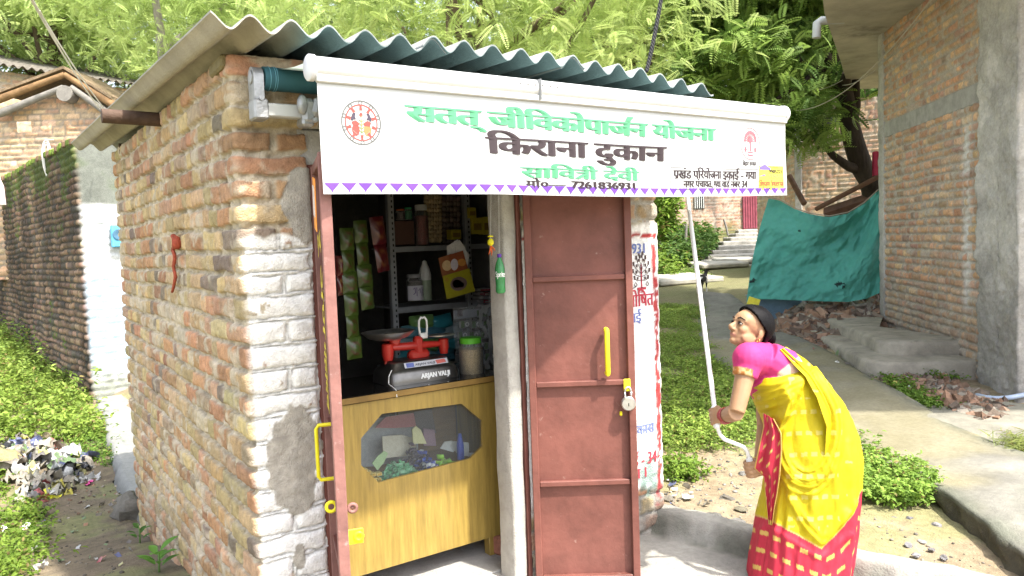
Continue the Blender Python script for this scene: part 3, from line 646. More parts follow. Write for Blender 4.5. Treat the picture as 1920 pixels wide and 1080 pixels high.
# address box
def rect(mb, p0, p1, col, l, wdt=None):
    x0, z0, x1, z1 = bx(*p0), bz(*p0), bx(*p1), bz(*p1); X = np.linspace(x0, x1, 14); Z = np.linspace(z0, z1, 4)
    if wdt is None: mb.add(np.array([BN(x, z, l) for x in X for z in Z]), grid_faces(14, 4), col)
    else:
        for A in ([(x, z0) for x in X], [(x, z1) for x in X], [(x0, z) for z in Z], [(x1, z) for z in Z]):
            V, F = stroke(A, wdt); mb.add(np.array([BN(v[0], v[1], l) for v in V]), F, col)
b = MB(); rect(b, (1258, 313), (1423, 355), (.16, .16, .165), .0006, .004)
bt(b, ['प', 'RAKAR', 'रखंड पिरयोजना इकाई - गया'] if False else ['प', 'RAKAR', 'खंड पिरयोजना इकाई - गया'], (1263, 325), (1419, 325), (1265, 318), (1265, 333), DKT, (.004, 3))
bt(b, ['नगर पंचायत, गया वाड', 'REPH', ' नंबर 34'], (1282, 344), (1403, 344), (1285, 338), (1285, 350), DKT, (.003, 3)); b.build('address_panel', PRINT, val, fix=False)
# maker's yellow patch
b = MB(); rect(b, (1424, 311), (1469, 357), (.58, .53, .06), .0008)
V, F = stroke([(bx(1425, 318), bz(1425, 316)), (bx(1435, 318), bz(1435, 314)), (bx(1446, 318), bz(1446, 318))], [.012, .026, .006]); b.add(np.array([BN(v[0], v[1], .0016) for v in V]), F, (.14, .10, .32))
V, F = stroke([(bx(1425, 331), bz(1425, 331)), (bx(1436, 329), bz(1436, 329))], [.002, .007]); b.add(np.array([BN(v[0], v[1], .0016) for v in V]), F, (.14, .10, .32))
f2 = lambda a, c, l: BN(a, c, l + .001)
for s, L, Rr, h, ba, c, bo in (('Shyam Interial', (1425, 343), (1468, 343), (1426, 337), (1426, 349), (.40, .09, .04), (.003, 2)), ('GAYA', (1438, 354), (1454, 354), (1440, 352), (1440, 356), DKT, (.001, 1)), ('9905221', (1443, 322), (1466, 322), (1444, 319), (1444, 325), DKT, (.003, 2)), ('9334711', (1443, 331), (1466, 331), (1444, 328), (1444, 334), (.25, .2, .1), (.003, 2)), ('Mob', (1450, 315), (1459, 315), (1451, 313), (1451, 316), DKT, (.001, 1))):
    place_text(b, s, f2, (bx(*L), bx(*Rr), bz(*ba), bz(*h)), bo, c)
b.build('maker_patch', PRINT, val, fix=False)
# purple border of hanging triangles
b = MB(); PUR = (.11, .038, .27); n = 41; p = (BX1 - BX0 - .01) / n; zt = BZ0 + .035
for k in range(n):
    x = BX0 + .005 + (k + .5) * p; b.add(np.array([BN(x - p * .46, zt, .0012), BN(x, zt, .0012), BN(x + p * .46, zt, .0012), BN(x + .0025, BZ0 + .011, .0012), BN(x - .0025, BZ0 + .011, .0012)]), [[0, 4, 3, 1], [1, 3, 2]], PUR)
    b.add(np.array([BN(x - .003, BZ0 + .010, .0013), BN(x, BZ0 + .005, .0013), BN(x + .003, BZ0 + .010, .0013), BN(x, BZ0 + .013, .0013)]), [[0, 1, 2, 3]], PUR)
b.build('triangle_border', PRINT, val, fix=False)
# round emblem, left
b = MB(); ex, ez = bx(677, 231), bz(677, 231); er = (bz(677, 188) - bz(677, 272)) / 2
rx_ = (bx(714, 231) - bx(640, 231)) / 2
def em(pts, wd, c, l=.001):
    V, F = stroke([(ex + q[0] * rx_, ez + q[1] * er) for q in pts], np.asarray(wd) * er); b.add(np.array([BN(v[0], v[1], l) for v in V]), F, c)
def poly(pts, c, l=.001):
    b.add(np.array([BN(ex + q[0] * rx_, ez + q[1] * er, l) for q in pts]), [list(range(len(pts)))], c)
def circ(cx, cy, r, k=24): return [(cx + r * math.cos(t), cy + r * math.sin(t)) for t in np.linspace(0, 2 * np.pi, k + 1)]
REDE = (.42, .055, .045); GRY = (.10, .10, .095)
em(circ(0, 0, .98, 60), .06, GRY); em(circ(0, 0, .80, 60), .06, REDE); em(circ(0, 0, .56, 48), .02, (.4, .22, .18))
for k in range(10):
    t = k * 2 * np.pi / 10 + np.pi / 2; em(circ(.89 * math.cos(t), .89 * math.sin(t), .085, 14), .045, GRY, .0013)
    poly([(.57 * math.cos(t - .13), .57 * math.sin(t - .13)), (.57 * math.cos(t + .13), .57 * math.sin(t + .13)), (.80 * math.cos(t + .06), .80 * math.sin(t + .06)), (.80 * math.cos(t - .06), .80 * math.sin(t - .06))], REDE, .0014)
for s in (-1, 1):
    poly([(s * (.30 + .19 * math.cos(t)), -.33 + .27 * math.sin(t)) for t in np.linspace(0, 2 * np.pi, 20)], REDE if s < 0 else (.5, .16, .06))
    poly([(s * .1, -.02), (s * .3, .1), (s * .5, .02), (s * .42, -.16), (s * .15, -.14)], REDE, .0013)
    poly([(s * (.34 + .13 * math.cos(t)), .28 + .15 * math.sin(t)) for t in np.linspace(0, 2 * np.pi, 18)], (.05, .04, .06), .0013)
    poly([(s * (.46 + .07 * math.cos(t)), .17 + .1 * math.sin(t)) for t in np.linspace(0, 2 * np.pi, 14)], (.05, .04, .06), .0014)
    poly([(s * (.23 + .07 * math.cos(t)), .27 + .11 * math.sin(t)) for t in np.linspace(0, 2 * np.pi, 14)], (.85, .8, .76), .0016)
    for q in range(4): em([(0, -.45 + q * .16), (s * .13, -.33 + q * .16)], .035, (.13, .20, .06), .0017)
em([(0, -.55), (0, .32)], .035, (.25, .2, .08), .0016); poly(circ(0, .36, .09, 14)[:-1], REDE, .0015)
place_text(b, 'जीिवका', BN, (bx(662, 181), bx(692, 181), bz(677, 186), bz(677, 178)), (0, 1), (.22, .40, .30)); place_text(b, 'JEEVIKA', BN, (bx(664, 279), bx(691, 279), bz(677, 282), bz(677, 276)), (0, 1), (.32, .33, .32))
b.build('round_emblem', PRINT, val, fix=False)
# oval emblem, right
b = MB(); ex, ez = bx(1407, 270), bz(1407, 270); er = (bz(1407, 240) - bz(1407, 301)) / 2; rx_ = (bx(1425, 270) - bx(1389, 270)) / 2; PK = (.45, .10, .12)
em(circ(0, 0, .97, 50), .05, (.22, .12, .13)); em([(0, -.45), (0, .3)], .14, PK)
for k in range(11):
    t = math.pi * (k / 10); em([(0, .1), (.45 * math.cos(t), .2 + .45 * math.sin(t))], .05, PK, .0013); poly([(.55 * math.cos(t) + .1 * math.cos(q), .22 + .5 * math.sin(t) + .12 * math.sin(q)) for q in np.linspace(0, 6.28, 8)[:-1]], PK, .0016)
for s in (-1, 1): em([(s * .5, -.2), (s * .5, -.5)], .16, PK); em([(s * .36, -.35), (s * .64, -.35)], .05, PK, .0014)
em([(-.26, -.62), (.26, -.62)], .26, PK); em([(-.2, -.62), (.2, -.62)], .05, (.9, .85, .85), .0016)
place_text(b, 'िबहार सरकार', BN, (bx(1393, 308), bx(1419, 308), bz(1407, 311), bz(1407, 304)), (.001, 2), DKT)
b.build('oval_emblem', PRINT, val, fix=False)
# ---------------------------------------------------------------- counter
CW = mat('varnished_ply', (.27, .185, .045), .42, .25, 3.5, .06, 40, stretch=(14, 14, 1.2), tint=((.19, .12, .03), 1.6, .57), coat=.25)
CW2 = mat('ply_edge', (.20, .12, .03), .6, .25, 10, .1, 60)
DKTOP = mat('dark_laminate', (.012, .011, .011), .12, .1, 10, .02, 40, coat=.4)
YC = .29; CX0, CX1 = .33, 1.285; CT, CB = .935, .153
counter = thing('shop_counter', 'yellow varnished plywood counter with an eight sided glass window, inside the doorway', 'counter', (.8, .5, .05))
hole = [uy(px, py, YC) for px, py in [(677, 872), (677, 822), (716, 776), (866, 757), (905, 790), (905, 838), (882, 860), (710, 905)]]
hx = [(p[0], p[2]) for p in hole]
bm = bmesh.new(); ov = [bm.verts.new((x, YC, z)) for x, z in ((CX0, CB), (CX1, CB), (CX1, CT - .02), (CX0, CT - .02))]; hv = [bm.verts.new((x, YC, z)) for x, z in hx]
ed = [bm.edges.new((ov[i], ov[(i + 1) % 4])) for i in range(4)] + [bm.edges.new((hv[i], hv[(i + 1) % 8])) for i in range(8)]
bmesh.ops.triangle_fill(bm, use_beauty=True, use_dissolve=False, edges=ed)
cxh = sum(p[0] for p in hx) / 8; czh = sum(p[1] for p in hx) / 8
for f in [f for f in bm.faces if all(v in hv for v in f.verts)]: bm.faces.remove(f)
r = bmesh.ops.extrude_face_region(bm, geom=bm.faces[:]); bmesh.ops.translate(bm, vec=(0, .016, 0), verts=[g for g in r['geom'] if isinstance(g, bmesh.types.BMVert)])
bmesh.ops.recalc_face_normals(bm, faces=bm.faces[:]); me = bpy.data.meshes.new('front_panel'); bm.to_mesh(me); bm.free(); me.materials.append(CW); link(bpy.data.objects.new('front_panel', me), counter)
b = MB(); b.prism([(x + (x - cxh) * .05, z + (z - czh) * .05) for x, z in hx], (0, YC + .018, 0), (1, 0, 0), (0, 0, 1), (0, .003, 0)); b.build('window_pane', glass('pane_glass', (.93, .95, .94), .02, .985), counter)
b = MB(); b.box(((CX0 + CX1) / 2, YC + .22, CT), (CX1 - CX0 + .02, .47, .03)); b.build('counter_top', DKTOP, counter)
b = MB(); b.box(((CX0 + CX1) / 2, YC - .018, CT), (CX1 - CX0 + .02, .006, .026), None, .001); b.build('edge_strip', CW2, counter)
INW = mat('inside_ply', (.20, .115, .045), .6, .2, 4, .05, 40, stretch=(2, 2, 10))
b = MB(); b.box(((CX0 + CX1) / 2, YC + .22, .50), (CX1 - CX0 - .06, .40, .015)); b.box(((CX0 + CX1) / 2, YC + .22, .18), (CX1 - CX0 - .06, .40, .015)); b.build('shelf', INW, counter)
b = MB(); b.box((CX1 - .008, YC + .23, (CT + CB) / 2 - .02), (.016, .42, CT - CB - .05)); b.build('side_panel', CW, counter); b = MB(); b.box((CX0 + .008, YC + .23, (CT + CB) / 2 - .02), (.016, .42, CT - CB - .05)); b.build('side_panel', CW, counter)
b = MB(); b.box((CX1 - .2, YC + .43, .7), (.34, .012, .42)); b.build('back_panel', INW, counter)
for x in (CX0 + .06, CX1 - .075):
    for y in (YC + .045, YC + .4):
        b = MB(); b.box((x, y, .105), (.05, .05, .11)); b.build('leg', CW, counter)
b = MB(); chk = lambda pts: (lambda VF: b.add(np.array([(CX1 - .017, YC + .2 - q[0], .66 + q[1]) for q in VF[0]]), VF[1]))(stroke(pts, .005))
chk([(-.02, .1), (-.06, .13), (-.04, .04), (-.02, .1)]); chk([(-.05, .09), (.09, .05)]); chk([(0, .1), (0, .02)]); chk([(.03, .1), (.05, .14), (.09, .13), (.08, .09), (.05, .08)]); chk([(.04, .06), (.05, .0), (.09, -.02), (.11, -.06)]); chk([(-.0, .05), (.02, .08), (.03, .03)])
b.build('chalk_mark', mat('chalk', (.5, .5, .48), .9, 0), counter, fix=False)
# sill and step of the doorway
b = MB(); N = 30; X = np.linspace(.26, 1.23, N); Y = np.linspace(-.12, .27, 16); GXs, GYs = np.meshgrid(X, Y, indexing='ij')
Z = .045 + (fbm(GXs * 6, GYs * 6, 51, 4) - .5) * .03 - .03 * sstep(-.06, -.13, GYs)
mesh_np('door_sill', np.stack([GXs, GYs, Z], -1).reshape(-1, 3), grid_faces(N, 16), PLASTER, shop)
b = MB(); b.box((1.255, .33, .10), (.1, .1, .1), rotz(14), .012); b.build('loose_brick', mat('loose_red_brick', (.28, .12, .08), .9, .3, 20, .3), shop, smooth=False)
# ---------------------------------------------------------------- things on and round the counter
def bpx(mb, p0, p1, y, d, col=None, bev=.003, rot=None):
    A = uy(p0[0], p1[1], y); B = uy(p1[0], p0[1], y); mb.box(((A[0] + B[0]) / 2, y + d / 2, (A[2] + B[2]) / 2), (abs(B[0] - A[0]), d, abs(B[2] - A[2])), rot, bev, col)
PLAS = mat('shiny_plastic', attr='Col', rough=.28, var=.06, vs=20, bump=.06, bs=60, coat=.2)
PAPER = mat('paper_goods', attr='Col', rough=.6, var=.12, vs=60, bump=.05)
CT2 = CT + .0155
# weighing scale
sc_ = thing('weighing_scale', 'red and steel counter weighing scale with a shallow pan, on the dark counter top', 'scale', (.8, .45, CT2))
A = uy(727, 735, .38); B = uy(862, 718, .38); sx0, sx1 = A[0], B[0]; sxm = (sx0 + sx1) / 2; sw = sx1 - sx0
b = MB(); base = []
for z, k, dd in ((0, 1, .115), (.012, 1.0, .115), (.05, .97, .11), (.066, .92, .1), (.075, .84, .085), (.095, .80, .075), (.1, .74, .065), (.1, .0, .0)):
    for q in np.linspace(0, 2 * np.pi, 40, endpoint=False):
        c, s_ = math.cos(q), math.sin(q); e = .35; base.append((sxm + sw / 2 * k * np.sign(c) * abs(c) ** e, .47 + dd * np.sign(s_) * abs(s_) ** e, CT2 + z))
b.add(np.array(base), (lambda f: f)(np.concatenate([np.stack([i * 40 + np.arange(40), i * 40 + (np.arange(40) + 1) % 40, (i + 1) * 40 + (np.arange(40) + 1) % 40, (i + 1) * 40 + np.arange(40)], 1) for i in range(7)])))
b.build('base', mat('dull_steel', (.13, .125, .12), .35, .2, 12, .05, 60, metal=.9), sc_, smooth=True, angle=40)
b = MB(); fsc = lambda x, z, l: (x, .47 - .1155 - l + (z - CT2 - .012) * .1, z)
place_text(b, 'ARJAN VALJI', fsc, (sxm - .03, sxm + .125, CT2 + .019, CT2 + .042), (.0035, 3), (.75, .75, .74))
fsc2 = lambda x, z, l: (x, .47 - .092 - l + (z - CT2 - .075) * .5, z)
b.add(np.array([fsc2(x, z, .0004) for x, z in ((sxm - .1, CT2 + .073), (sxm + .13, CT2 + .073), (sxm + .13, CT2 + .096), (sxm - .1, CT2 + .096))]), [[0, 1, 2, 3]], (.45, .46, .5))
b.add(np.array([fsc2(x, z, .0008) for x, z in ((sxm - .09, CT2 + .075), (sxm - .05, CT2 + .075), (sxm - .05, CT2 + .094), (sxm - .09, CT2 + .094))]), [[0, 1, 2, 3]], (.1, .13, .35))
b.add(np.array([fsc2(x, z, .0008) for x, z in ((sxm + .07, CT2 + .075), (sxm + .12, CT2 + .078), (sxm + .115, CT2 + .094), (sxm + .065, CT2 + .092))]), [[0, 1, 2, 3]], (.5, .12, .1))
place_text(b, 'ARJAN VALJI', lambda x, z, l: fsc2(x, z, l + .0008), (sxm - .045, sxm + .06, CT2 + .079, CT2 + .089), (.001, 2), (.08, .08, .1)); b.build('lettering', PRINT, sc_, fix=False)
RED = mat('red_enamel', (.36, .022, .015), .35, .15, 15, .05, 60, coat=.2)
b = MB(); zb2 = CT2 + .165
b.tube([(sxm - .13, .47, zb2), (sxm + .0, .47, zb2 - .004), (sxm + .15, .47, zb2 - .01)], [.017, .02, .014], 12); b.box((sxm + .02, .47, zb2 - .01), (.045, .045, .10), None, .012); b.box((sxm + .02, .47, CT2 + .115), (.11, .05, .05), None, .015)
b.lathe([(.022, -.03), (.028, 0), (.028, .045), (.022, .05)], (sxm - .14, .47, zb2 - .03), (0, 0, 1), 16); b.lathe([(.018, -.03), (.025, 0), (.025, .04), (.018, .045)], (sxm + .16, .47, zb2 - .03), (0, 0, 1), 16)
b.box((sxm - .1, .47, zb2 + .03), (.05, .03, .05), roty(25), .01); b.tube([(sxm - .15, .47, zb2 - .04), (sxm - .152, .47, CT2 + .09)], .007, 8); b.build('beam', RED, sc_, smooth=True, angle=40)
b = MB(); pc_ = uy(735, 628, .45); b.lathe([(0, .0), (.05, .002), (.085, .012), (.108, .034), (.115, .036), (.110, .030), (.086, .007), (.05, -.004), (0, -.006)], (pc_[0] - .01, .47, zb2 + .042), (0, 0, 1), 36, sq=(1.12, .95)); b.build('pan', mat('pan_steel', (.62, .60, .57), .3, .15, 10, .03, 60, metal=.95), sc_, smooth=True, angle=60)
b = MB(); b.lathe([(0, .0), (.06, .0), (.062, .005), (0, .005)], (sxm + .15, .47, zb2 + .03), (0, 0, 1), 24, sq=(1.2, .8)); b.build('weight_plate', STEEL, sc_, smooth=True, angle=40)
b = MB(); hp = uy(793, 612, .47); P = [(-.018, -.03), (-.022, .0), (-.02, .026), (-.008, .040), (.0, .035), (.008, .040), (.02, .026), (.022, 0), (.018, -.03)]
b.tube([(hp[0] + q[0], .47, hp[2] + q[1] * 1.15) for q in P], .0055, 10); b.box((hp[0], .47, hp[2] - .045), (.042, .02, .028), None, .004); b.build('handle', mat('white_plastic', (.62, .62, .60), .5, .05), sc_, smooth=True, angle=50)
b = MB(); b.tube([(sx0 + .02, .37, CT2 + .075), (sx0 + .0, .36, CT2 + .05), (sx0 - .012, .34, CT2 + .02), (sx0 - .008, .275, CT2 + .003), (sx0 - .008, .268, CT2 - .03)], .0022, 6); tag(b.build('string', mat('white_string', (.7, .7, .68), .8, 0), sc_))
# jar of pulses
def lid_jar(name, label, p_top, p_bot, wpx, y, lidc, fill, group=None):
    T = uy(*p_top, y); Bm = uy(*p_bot, y); rad = (uy(p_bot[0] + wpx, p_bot[1], y)[0] - uy(p_bot[0] - wpx, p_bot[1], y)[0]) / 2; h = T[2] - Bm[2]
    t = thing(name, label, 'jar', (Bm[0], y, Bm[2]), group); c = (Bm[0], y, Bm[2])
    b = MB(); b.lathe([(0, .0), (rad * .9, 0), (rad, h * .04), (rad, h * .75), (rad * .82, h * .84), (rad * .82, h * .9)], c, (0, 0, 1), 24); b.build('glass', glass('jar_pet', (.93, .93, .91), .12, .9), t, smooth=True, angle=40)
    if fill is not None:
        b = MB(); b.lathe([(0, .003), (rad * .88, .003), (rad * .95, h * .05), (rad * .95, h * .72), (rad * .5, h * .74), (0, h * .74)], c, (0, 0, 1), 24); b.build('contents', mat('grain_' + name + str(round(fill[0], 2)), fill, .8, .55, 220, .8, 260), t, smooth=True, angle=40)
    b = MB(); b.lathe([(rad * .86, h * .86), (rad * .86, h * .98), (rad * .8, h), (0, h)], c, (0, 0, 1), 24); b.build('lid', mat('lid_%.2f_%.2f' % lidc[:2], lidc, .4, .05), t, smooth=True, angle=40)
    return t
lid_jar('pulse_jar', 'clear jar of split pulses with a green lid, beside the weighing scale', (884, 632), (885, 708), 20, .42, (.10, .42, .03), (.50, .38, .20))
# strips of sachets
def strip(name, label, px0, py0, px1, py1, wpx, n, y, col, col2, group):
    P0 = uy(px0, py0, y); P1 = uy(px1, py1, y); wd = uy(px0 + wpx, py0, y)[0] - P0[0]; t = thing(name, label, 'snack packets', P0, group); d = P1 - P0; L = np.linalg.norm(d); dn_ = d / L; xd = unit(V3(1, .35, 0) - dn_ * (V3(1, .35, 0) @ dn_)); nn = np.cross(xd, dn_)
    if nn[1] > 0: nn = -nn
    for k in range(n):
        b = MB(); c0 = P0 + dn_ * L * k / n; hh = L / n; G = []; C = []
        for i in range(9):
            for j in range(9):
                u, v = i / 8, j / 8; pu = math.sin(math.pi * u) ** .6 * math.sin(math.pi * v) ** .6
                G.append(c0 + xd * (u - .0) * wd + dn_ * hh * v * .995 + nn * (.018 * pu * (.7 + .6 * vnoise(u * 3 + k * 5, v * 3, k)) + .006 * math.sin(k * 2.1 + u * 3)))
                oval = ((u - .5) / .3) ** 2 + ((v - .5) / .3) ** 2; c = np.array(col) * (1.25 if v < .1 or v > .9 else 1)
                C.append(col2 if .55 < oval < 1.0 and (v < .38 or v > .55) else c)
        b.add(np.array(G), grid_faces(9, 9)); o = b.build('sachet', PLAS, t, smooth=True, fix=False)
        a = o.data.color_attributes['Col']; cc = np.ones((81, 4), np.float32); cc[:, :3] = np.array(C); a.data.foreach_set('color', cc.ravel())
        b = MB(); ff = lambda x, z, l: c0 + xd * x * wd + dn_ * hh * (1 - z) + nn * (.024 + l)
    return t
SG = 'hanging strips of sachets'
strip('sachet_strip', 'longest strip of green sachets, hanging beside the left door leaf', 636, 428, 653, 676, 32, 6, .44, (.03, .052, .008), (.05, .02, .01), SG)
strip('sachet_strip', 'shorter strip of green sachets, hanging right of the long green strip', 662, 414, 678, 582, 31, 4, .5, (.028, .048, .008), (.05, .02, .01), SG)
strip('sachet_strip', 'pair of dark red snack packets, hanging right of the green strips', 692, 408, 707, 512, 33, 2, .54, (.045, .005, .007), (.09, .035, .012), SG)
strip('sachet_strip', 'narrow dark red packets mostly hidden by the left door leaf', 628, 480, 632, 555, 16, 2, .4, (.06, .008, .008), (.14, .09, .03), SG)
# bottle and charm in front of the post
bt_ = thing('drink_bottle', 'green soft drink bottle with a purple cap, hung on the grey door post', 'bottle', uy(937, 548, -.035))
T = uy(936, 476, -.035); Bm = uy(939, 550, -.035); h = T[2] - Bm[2]; rad = .022; axd = unit(T - Bm)
b = MB(); b.lathe([(0, 0), (rad * .7, 0), (rad, h * .05), (rad * .92, h * .2), (rad, h * .36), (rad * .94, h * .5), (rad, h * .62), (rad * .75, h * .76), (rad * .38, h * .88), (rad * .36, h * .92)], Bm, axd, 24); b.build('bottle_body', mat('green_pet', (.06, .30, .10), .12, .15, 30, .35, 60, coat=.5, translucent=.25), bt_, smooth=True)
b = MB(); b.lathe([(rad * .42, h * .91), (rad * .44, h * .92), (rad * .44, h * 1.0), (0, h * 1.005)], Bm, axd, 18); b.build('cap', mat('purple_cap', (.10, .04, .30), .4, .05), bt_, smooth=True, angle=40)
b = MB(); fb = lambda x, z, l: (Bm[0] + (rad + .0008 + l) * math.sin(x / rad - .55), -.035 - (rad + .0008 + l) * math.cos(x / rad - .55), z)
place_text(b, 'Sprite', fb, (-.022, .024, Bm[2] + h * .42, Bm[2] + h * .56), (.0015, 2), (.85, .9, .86)); b.build('label_text', PRINT, bt_, fix=False)
b = MB(); b.tube([T, uy(935, 330, -.03)], .0008, 5); b.build('string', mat('white_string', (.7, .7, .68)), bt_)
ch = thing('lemon_charm', 'yellow lemon and chilli charm on a string at the door post', 'charm', uy(920, 455, -.02))
c = uy(920, 454, -.02); b = MB(); b.ell(c, (.0145, .0145, .016), 14, 10); b.build('lemon', mat('lemon_skin', (.70, .62, .02), .45, .08, 40, .1, 120), ch, smooth=True)
for k, (dx, dz) in enumerate(((-.014, -.055), (.012, -.03), (.002, -.06), (.02, -.038))):
    b = MB(); b.tube([c + V3(0, 0, -.016), c + V3(dx * .6, -.004, dz * .5 - .01), c + V3(dx, 0, dz)], [.003, .0034, .001], 8); b.build('chilli', mat('orange_chilli', (.55, .10, .02), .4, .1), ch, smooth=True)
b = MB(); b.lathe([(.012, 0), (.014, .004), (.003, .008)], c + V3(0, 0, .022), (0, 0, 1), 10); b.build('petal_disc', mat('lemon_skin'), ch, smooth=True)
b = MB(); b.tube([c + V3(0, 0, .015), uy(921, 330, -.02)], .0008, 5); b.build('string', mat('white_string'), ch)
# photo card hung on the left leaf
cdn = thing('picture_card', 'small orange bordered picture card hung at the top of the left door leaf', 'card', gl_(.36, -.03, 1.72))
b = MB(); b.box(gl_(.40, -.03, 1.74), (.11, .003, .17), rot_l @ roty(8), .001); b.build('card', mat('orange_card', (.75, .28, .04), .5, .15, 20, 0), cdn)
b = MB(); b.box(gl_(.40, -.0325, 1.75), (.08, .002, .10), rot_l @ roty(8), .0005); b.build('print_panel', mat('card_print', (.6, .52, .48), .5, .4, 40, 0), cdn)
# ---------------------------------------------------------------- shelves and goods in the dark of the shop
RACK = mat('grey_rack', (.30, .31, .32), .5, .2, 8, .05, 60, metal=.3)
RY_ = 1.15
rack = thing('metal_rack', 'grey slotted steel rack of shelves at the back of the kiosk', 'rack', (1.3, RY_ + .15, .05))
def shelfz(py): return uy(800, py, RY_)[2]
sx0_, sx1_ = uy(741, 560, RY_)[0], 1.83
for py, w_ in ((461, .03), (572, .034), (688, .03)):
    z = shelfz(py); b = MB(); b.box(((sx0_ + sx1_) / 2, RY_ + .15, z - .006), (sx1_ - sx0_, .30, .012)); b.box(((sx0_ + sx1_) / 2, RY_ - .002, z - w_ / 2), (sx1_ - sx0_, .004, w_)); b.build('shelf', RACK, rack)
for px in (739, 881, 960):
    x = uy(px, 560, RY_)[0]; b = MB(); b.box((x, RY_ - .012, 1.05), (.034, .003, 2.0)); b.box((x - .016, RY_ + .008, 1.05), (.003, .034, 2.0)); b.build('upright', RACK, rack)
    b = MB()
    for k in range(60): b.box((x + .004, RY_ - .0142, .2 + k * .031), (.008, .001, .014), None, .0002)
    b.build('slot_holes', mat('black_hole'), rack)
def box_item(name, label, cat, p0, p1, y, d, col, band=None, group=None, rot=None):
    b = MB(); bpx(b, p0, p1, y, d, col, .003, rot); 
    if band is not None:
        A = uy(*p0, y); B = uy(*p1, y); b.box(((A[0] + B[0]) / 2, y - .0008, A[2] * .45 + B[2] * .55), (abs(B[0] - A[0]) * .8, .002, abs(A[2] - B[2]) * .4), None, .0003, band)
    return tag(b.build(name, PAPER), label, cat, group)
lid_jar('plastic_jar', 'small clear jar with an orange lid on the top shelf', (751, 392), (751, 413), 8, RY_ + .05, (.55, .14, .05), (.25, .2, .2))
lid_jar('plastic_jar', 'small green jar next to the orange lidded jar on the top shelf', (765, 389), (766, 412), 7, RY_ + .06, (.03, .3, .12), (.03, .28, .12))
box_item('carton', 'dark brown carton under the two small jars on the top shelf', 'carton', (742, 414), (776, 460), RY_ + .04, .2, (.10, .05, .035))
lid_jar('tall_jar', 'tall jar of red sweets with a white lid on the top shelf', (789, 384), (792, 460), 12, RY_ + .06, (.5, .5, .5), (.30, .07, .06), None)
b = MB(); rg = np.random.default_rng(5)
for r_ in range(12):
    for k in range(6):
        p = uy(799 + k * 5.0, 362 + r_ * 8, RY_ + .05); b.ell(p, (.017, .02, .017), 8, 6, np.array([.33, .24, .13]) * rg.uniform(.6, 1.3))
tag(b.build('biscuit_jars', mat('jar_goods', attr='Col', rough=.22, var=.2, vs=50, bump=.1, coat=.5), smooth=True, fix=False), 'tall clear stack of tan biscuits and sweets in the middle of the top shelf', 'jar')
b = MB()
for r_ in range(9):
    for k in range(5):
        p = uy(832 + k * 6.5, 372 + r_ * 10, RY_ + .06); b.ell(p, (.02, .022, .02), 8, 6, np.array([.12, .085, .07]) * rg.uniform(.5, 1.5))
tag(b.build('sweet_jars', mat('jar_goods'), smooth=True, fix=False), 'tall clear stack of dark sweets right of the tan biscuits', 'jar')
YB = 'yellow packets on the top shelf'
for lb, p0, p1 in (('small yellow box in front of the dark sweets', (847, 430), (865, 449)), ('upright narrow yellow packet leaning at the top of the right shelf', (879, 389), (893, 409)), ('broad yellow packet in the middle of the right shelf', (886, 408), (905, 439)), ('yellow packet next to the door post on the right shelf', (906, 406), (922, 440))):
    box_item('yellow_packet', lb, 'packet', p0, p1, RY_ - .03, .06, (.42, .34, .02), (.22, .14, .02), YB)
wj = lid_jar('label_jar', 'jar with a hand written white label on the middle shelf', (777, 514), (778, 562), 14, RY_ - .02, (.25, .25, .26), (.28, .27, .26))
b = MB(); pc_ = uy(777, 548, RY_ - .02); rj = uy(792, 548, RY_)[0] - uy(763, 548, RY_)[0]; rj = rj / 2 + .002
b.add(np.array([(pc_[0] + rj * math.sin(a), RY_ - .02 - rj * math.cos(a), pc_[2] + z) for a in np.linspace(-1.3, 1.3, 16) for z in (-.045, .04)]), grid_faces(16, 2), (.55, .53, .58)); 
fl = lambda x, z, l: (pc_[0] + (rj + .001) * math.sin(x / rj), RY_ - .02 - (rj + .001 + l) * math.cos(x / rj), pc_[2] + z)
for pts in ([(-.03, .02), (-.02, .03), (-.018, .0), (-.03, -.01)], [(-.01, .03), (-.01, -.02)], [(0, .01), (.01, .025), (.015, -.005)], [(.025, .03), (.022, -.02)], [(.035, .02), (.03, 0), (.038, -.02)]):
    V, F = stroke(pts, .004); b.add(np.array([fl(v[0], v[1], .0005) for v in V]), F, (.10, .06, .22))
b.build('paper_label', PRINT, wj, fix=False)
bo = thing('white_bottle', 'white topped tall bottle beside the hand labelled jar on the middle shelf', 'bottle', uy(799, 563, RY_)); pb0 = uy(799, 563, RY_ - .02); pb1 = uy(797, 487, RY_ - .02); hh = pb1[2] - pb0[2]
b = MB(); b.lathe([(0, 0), (.034, 0), (.035, hh * .08), (.035, hh * .5)], pb0, (0, 0, 1), 20); b.build('lower_body', mat('pale_green_bottle', (.25, .30, .22), .4, .1), bo, smooth=True, angle=40)
b = MB(); b.lathe([(.035, hh * .5), (.036, hh * .62), (.028, hh * .78), (.016, hh * .9), (.014, hh * .96), (0, hh)], pb0, (0, 0, 1), 20); b.build('upper_body', mat('milky_bottle', (.55, .55, .53), .4, .05), bo, smooth=True, angle=40)
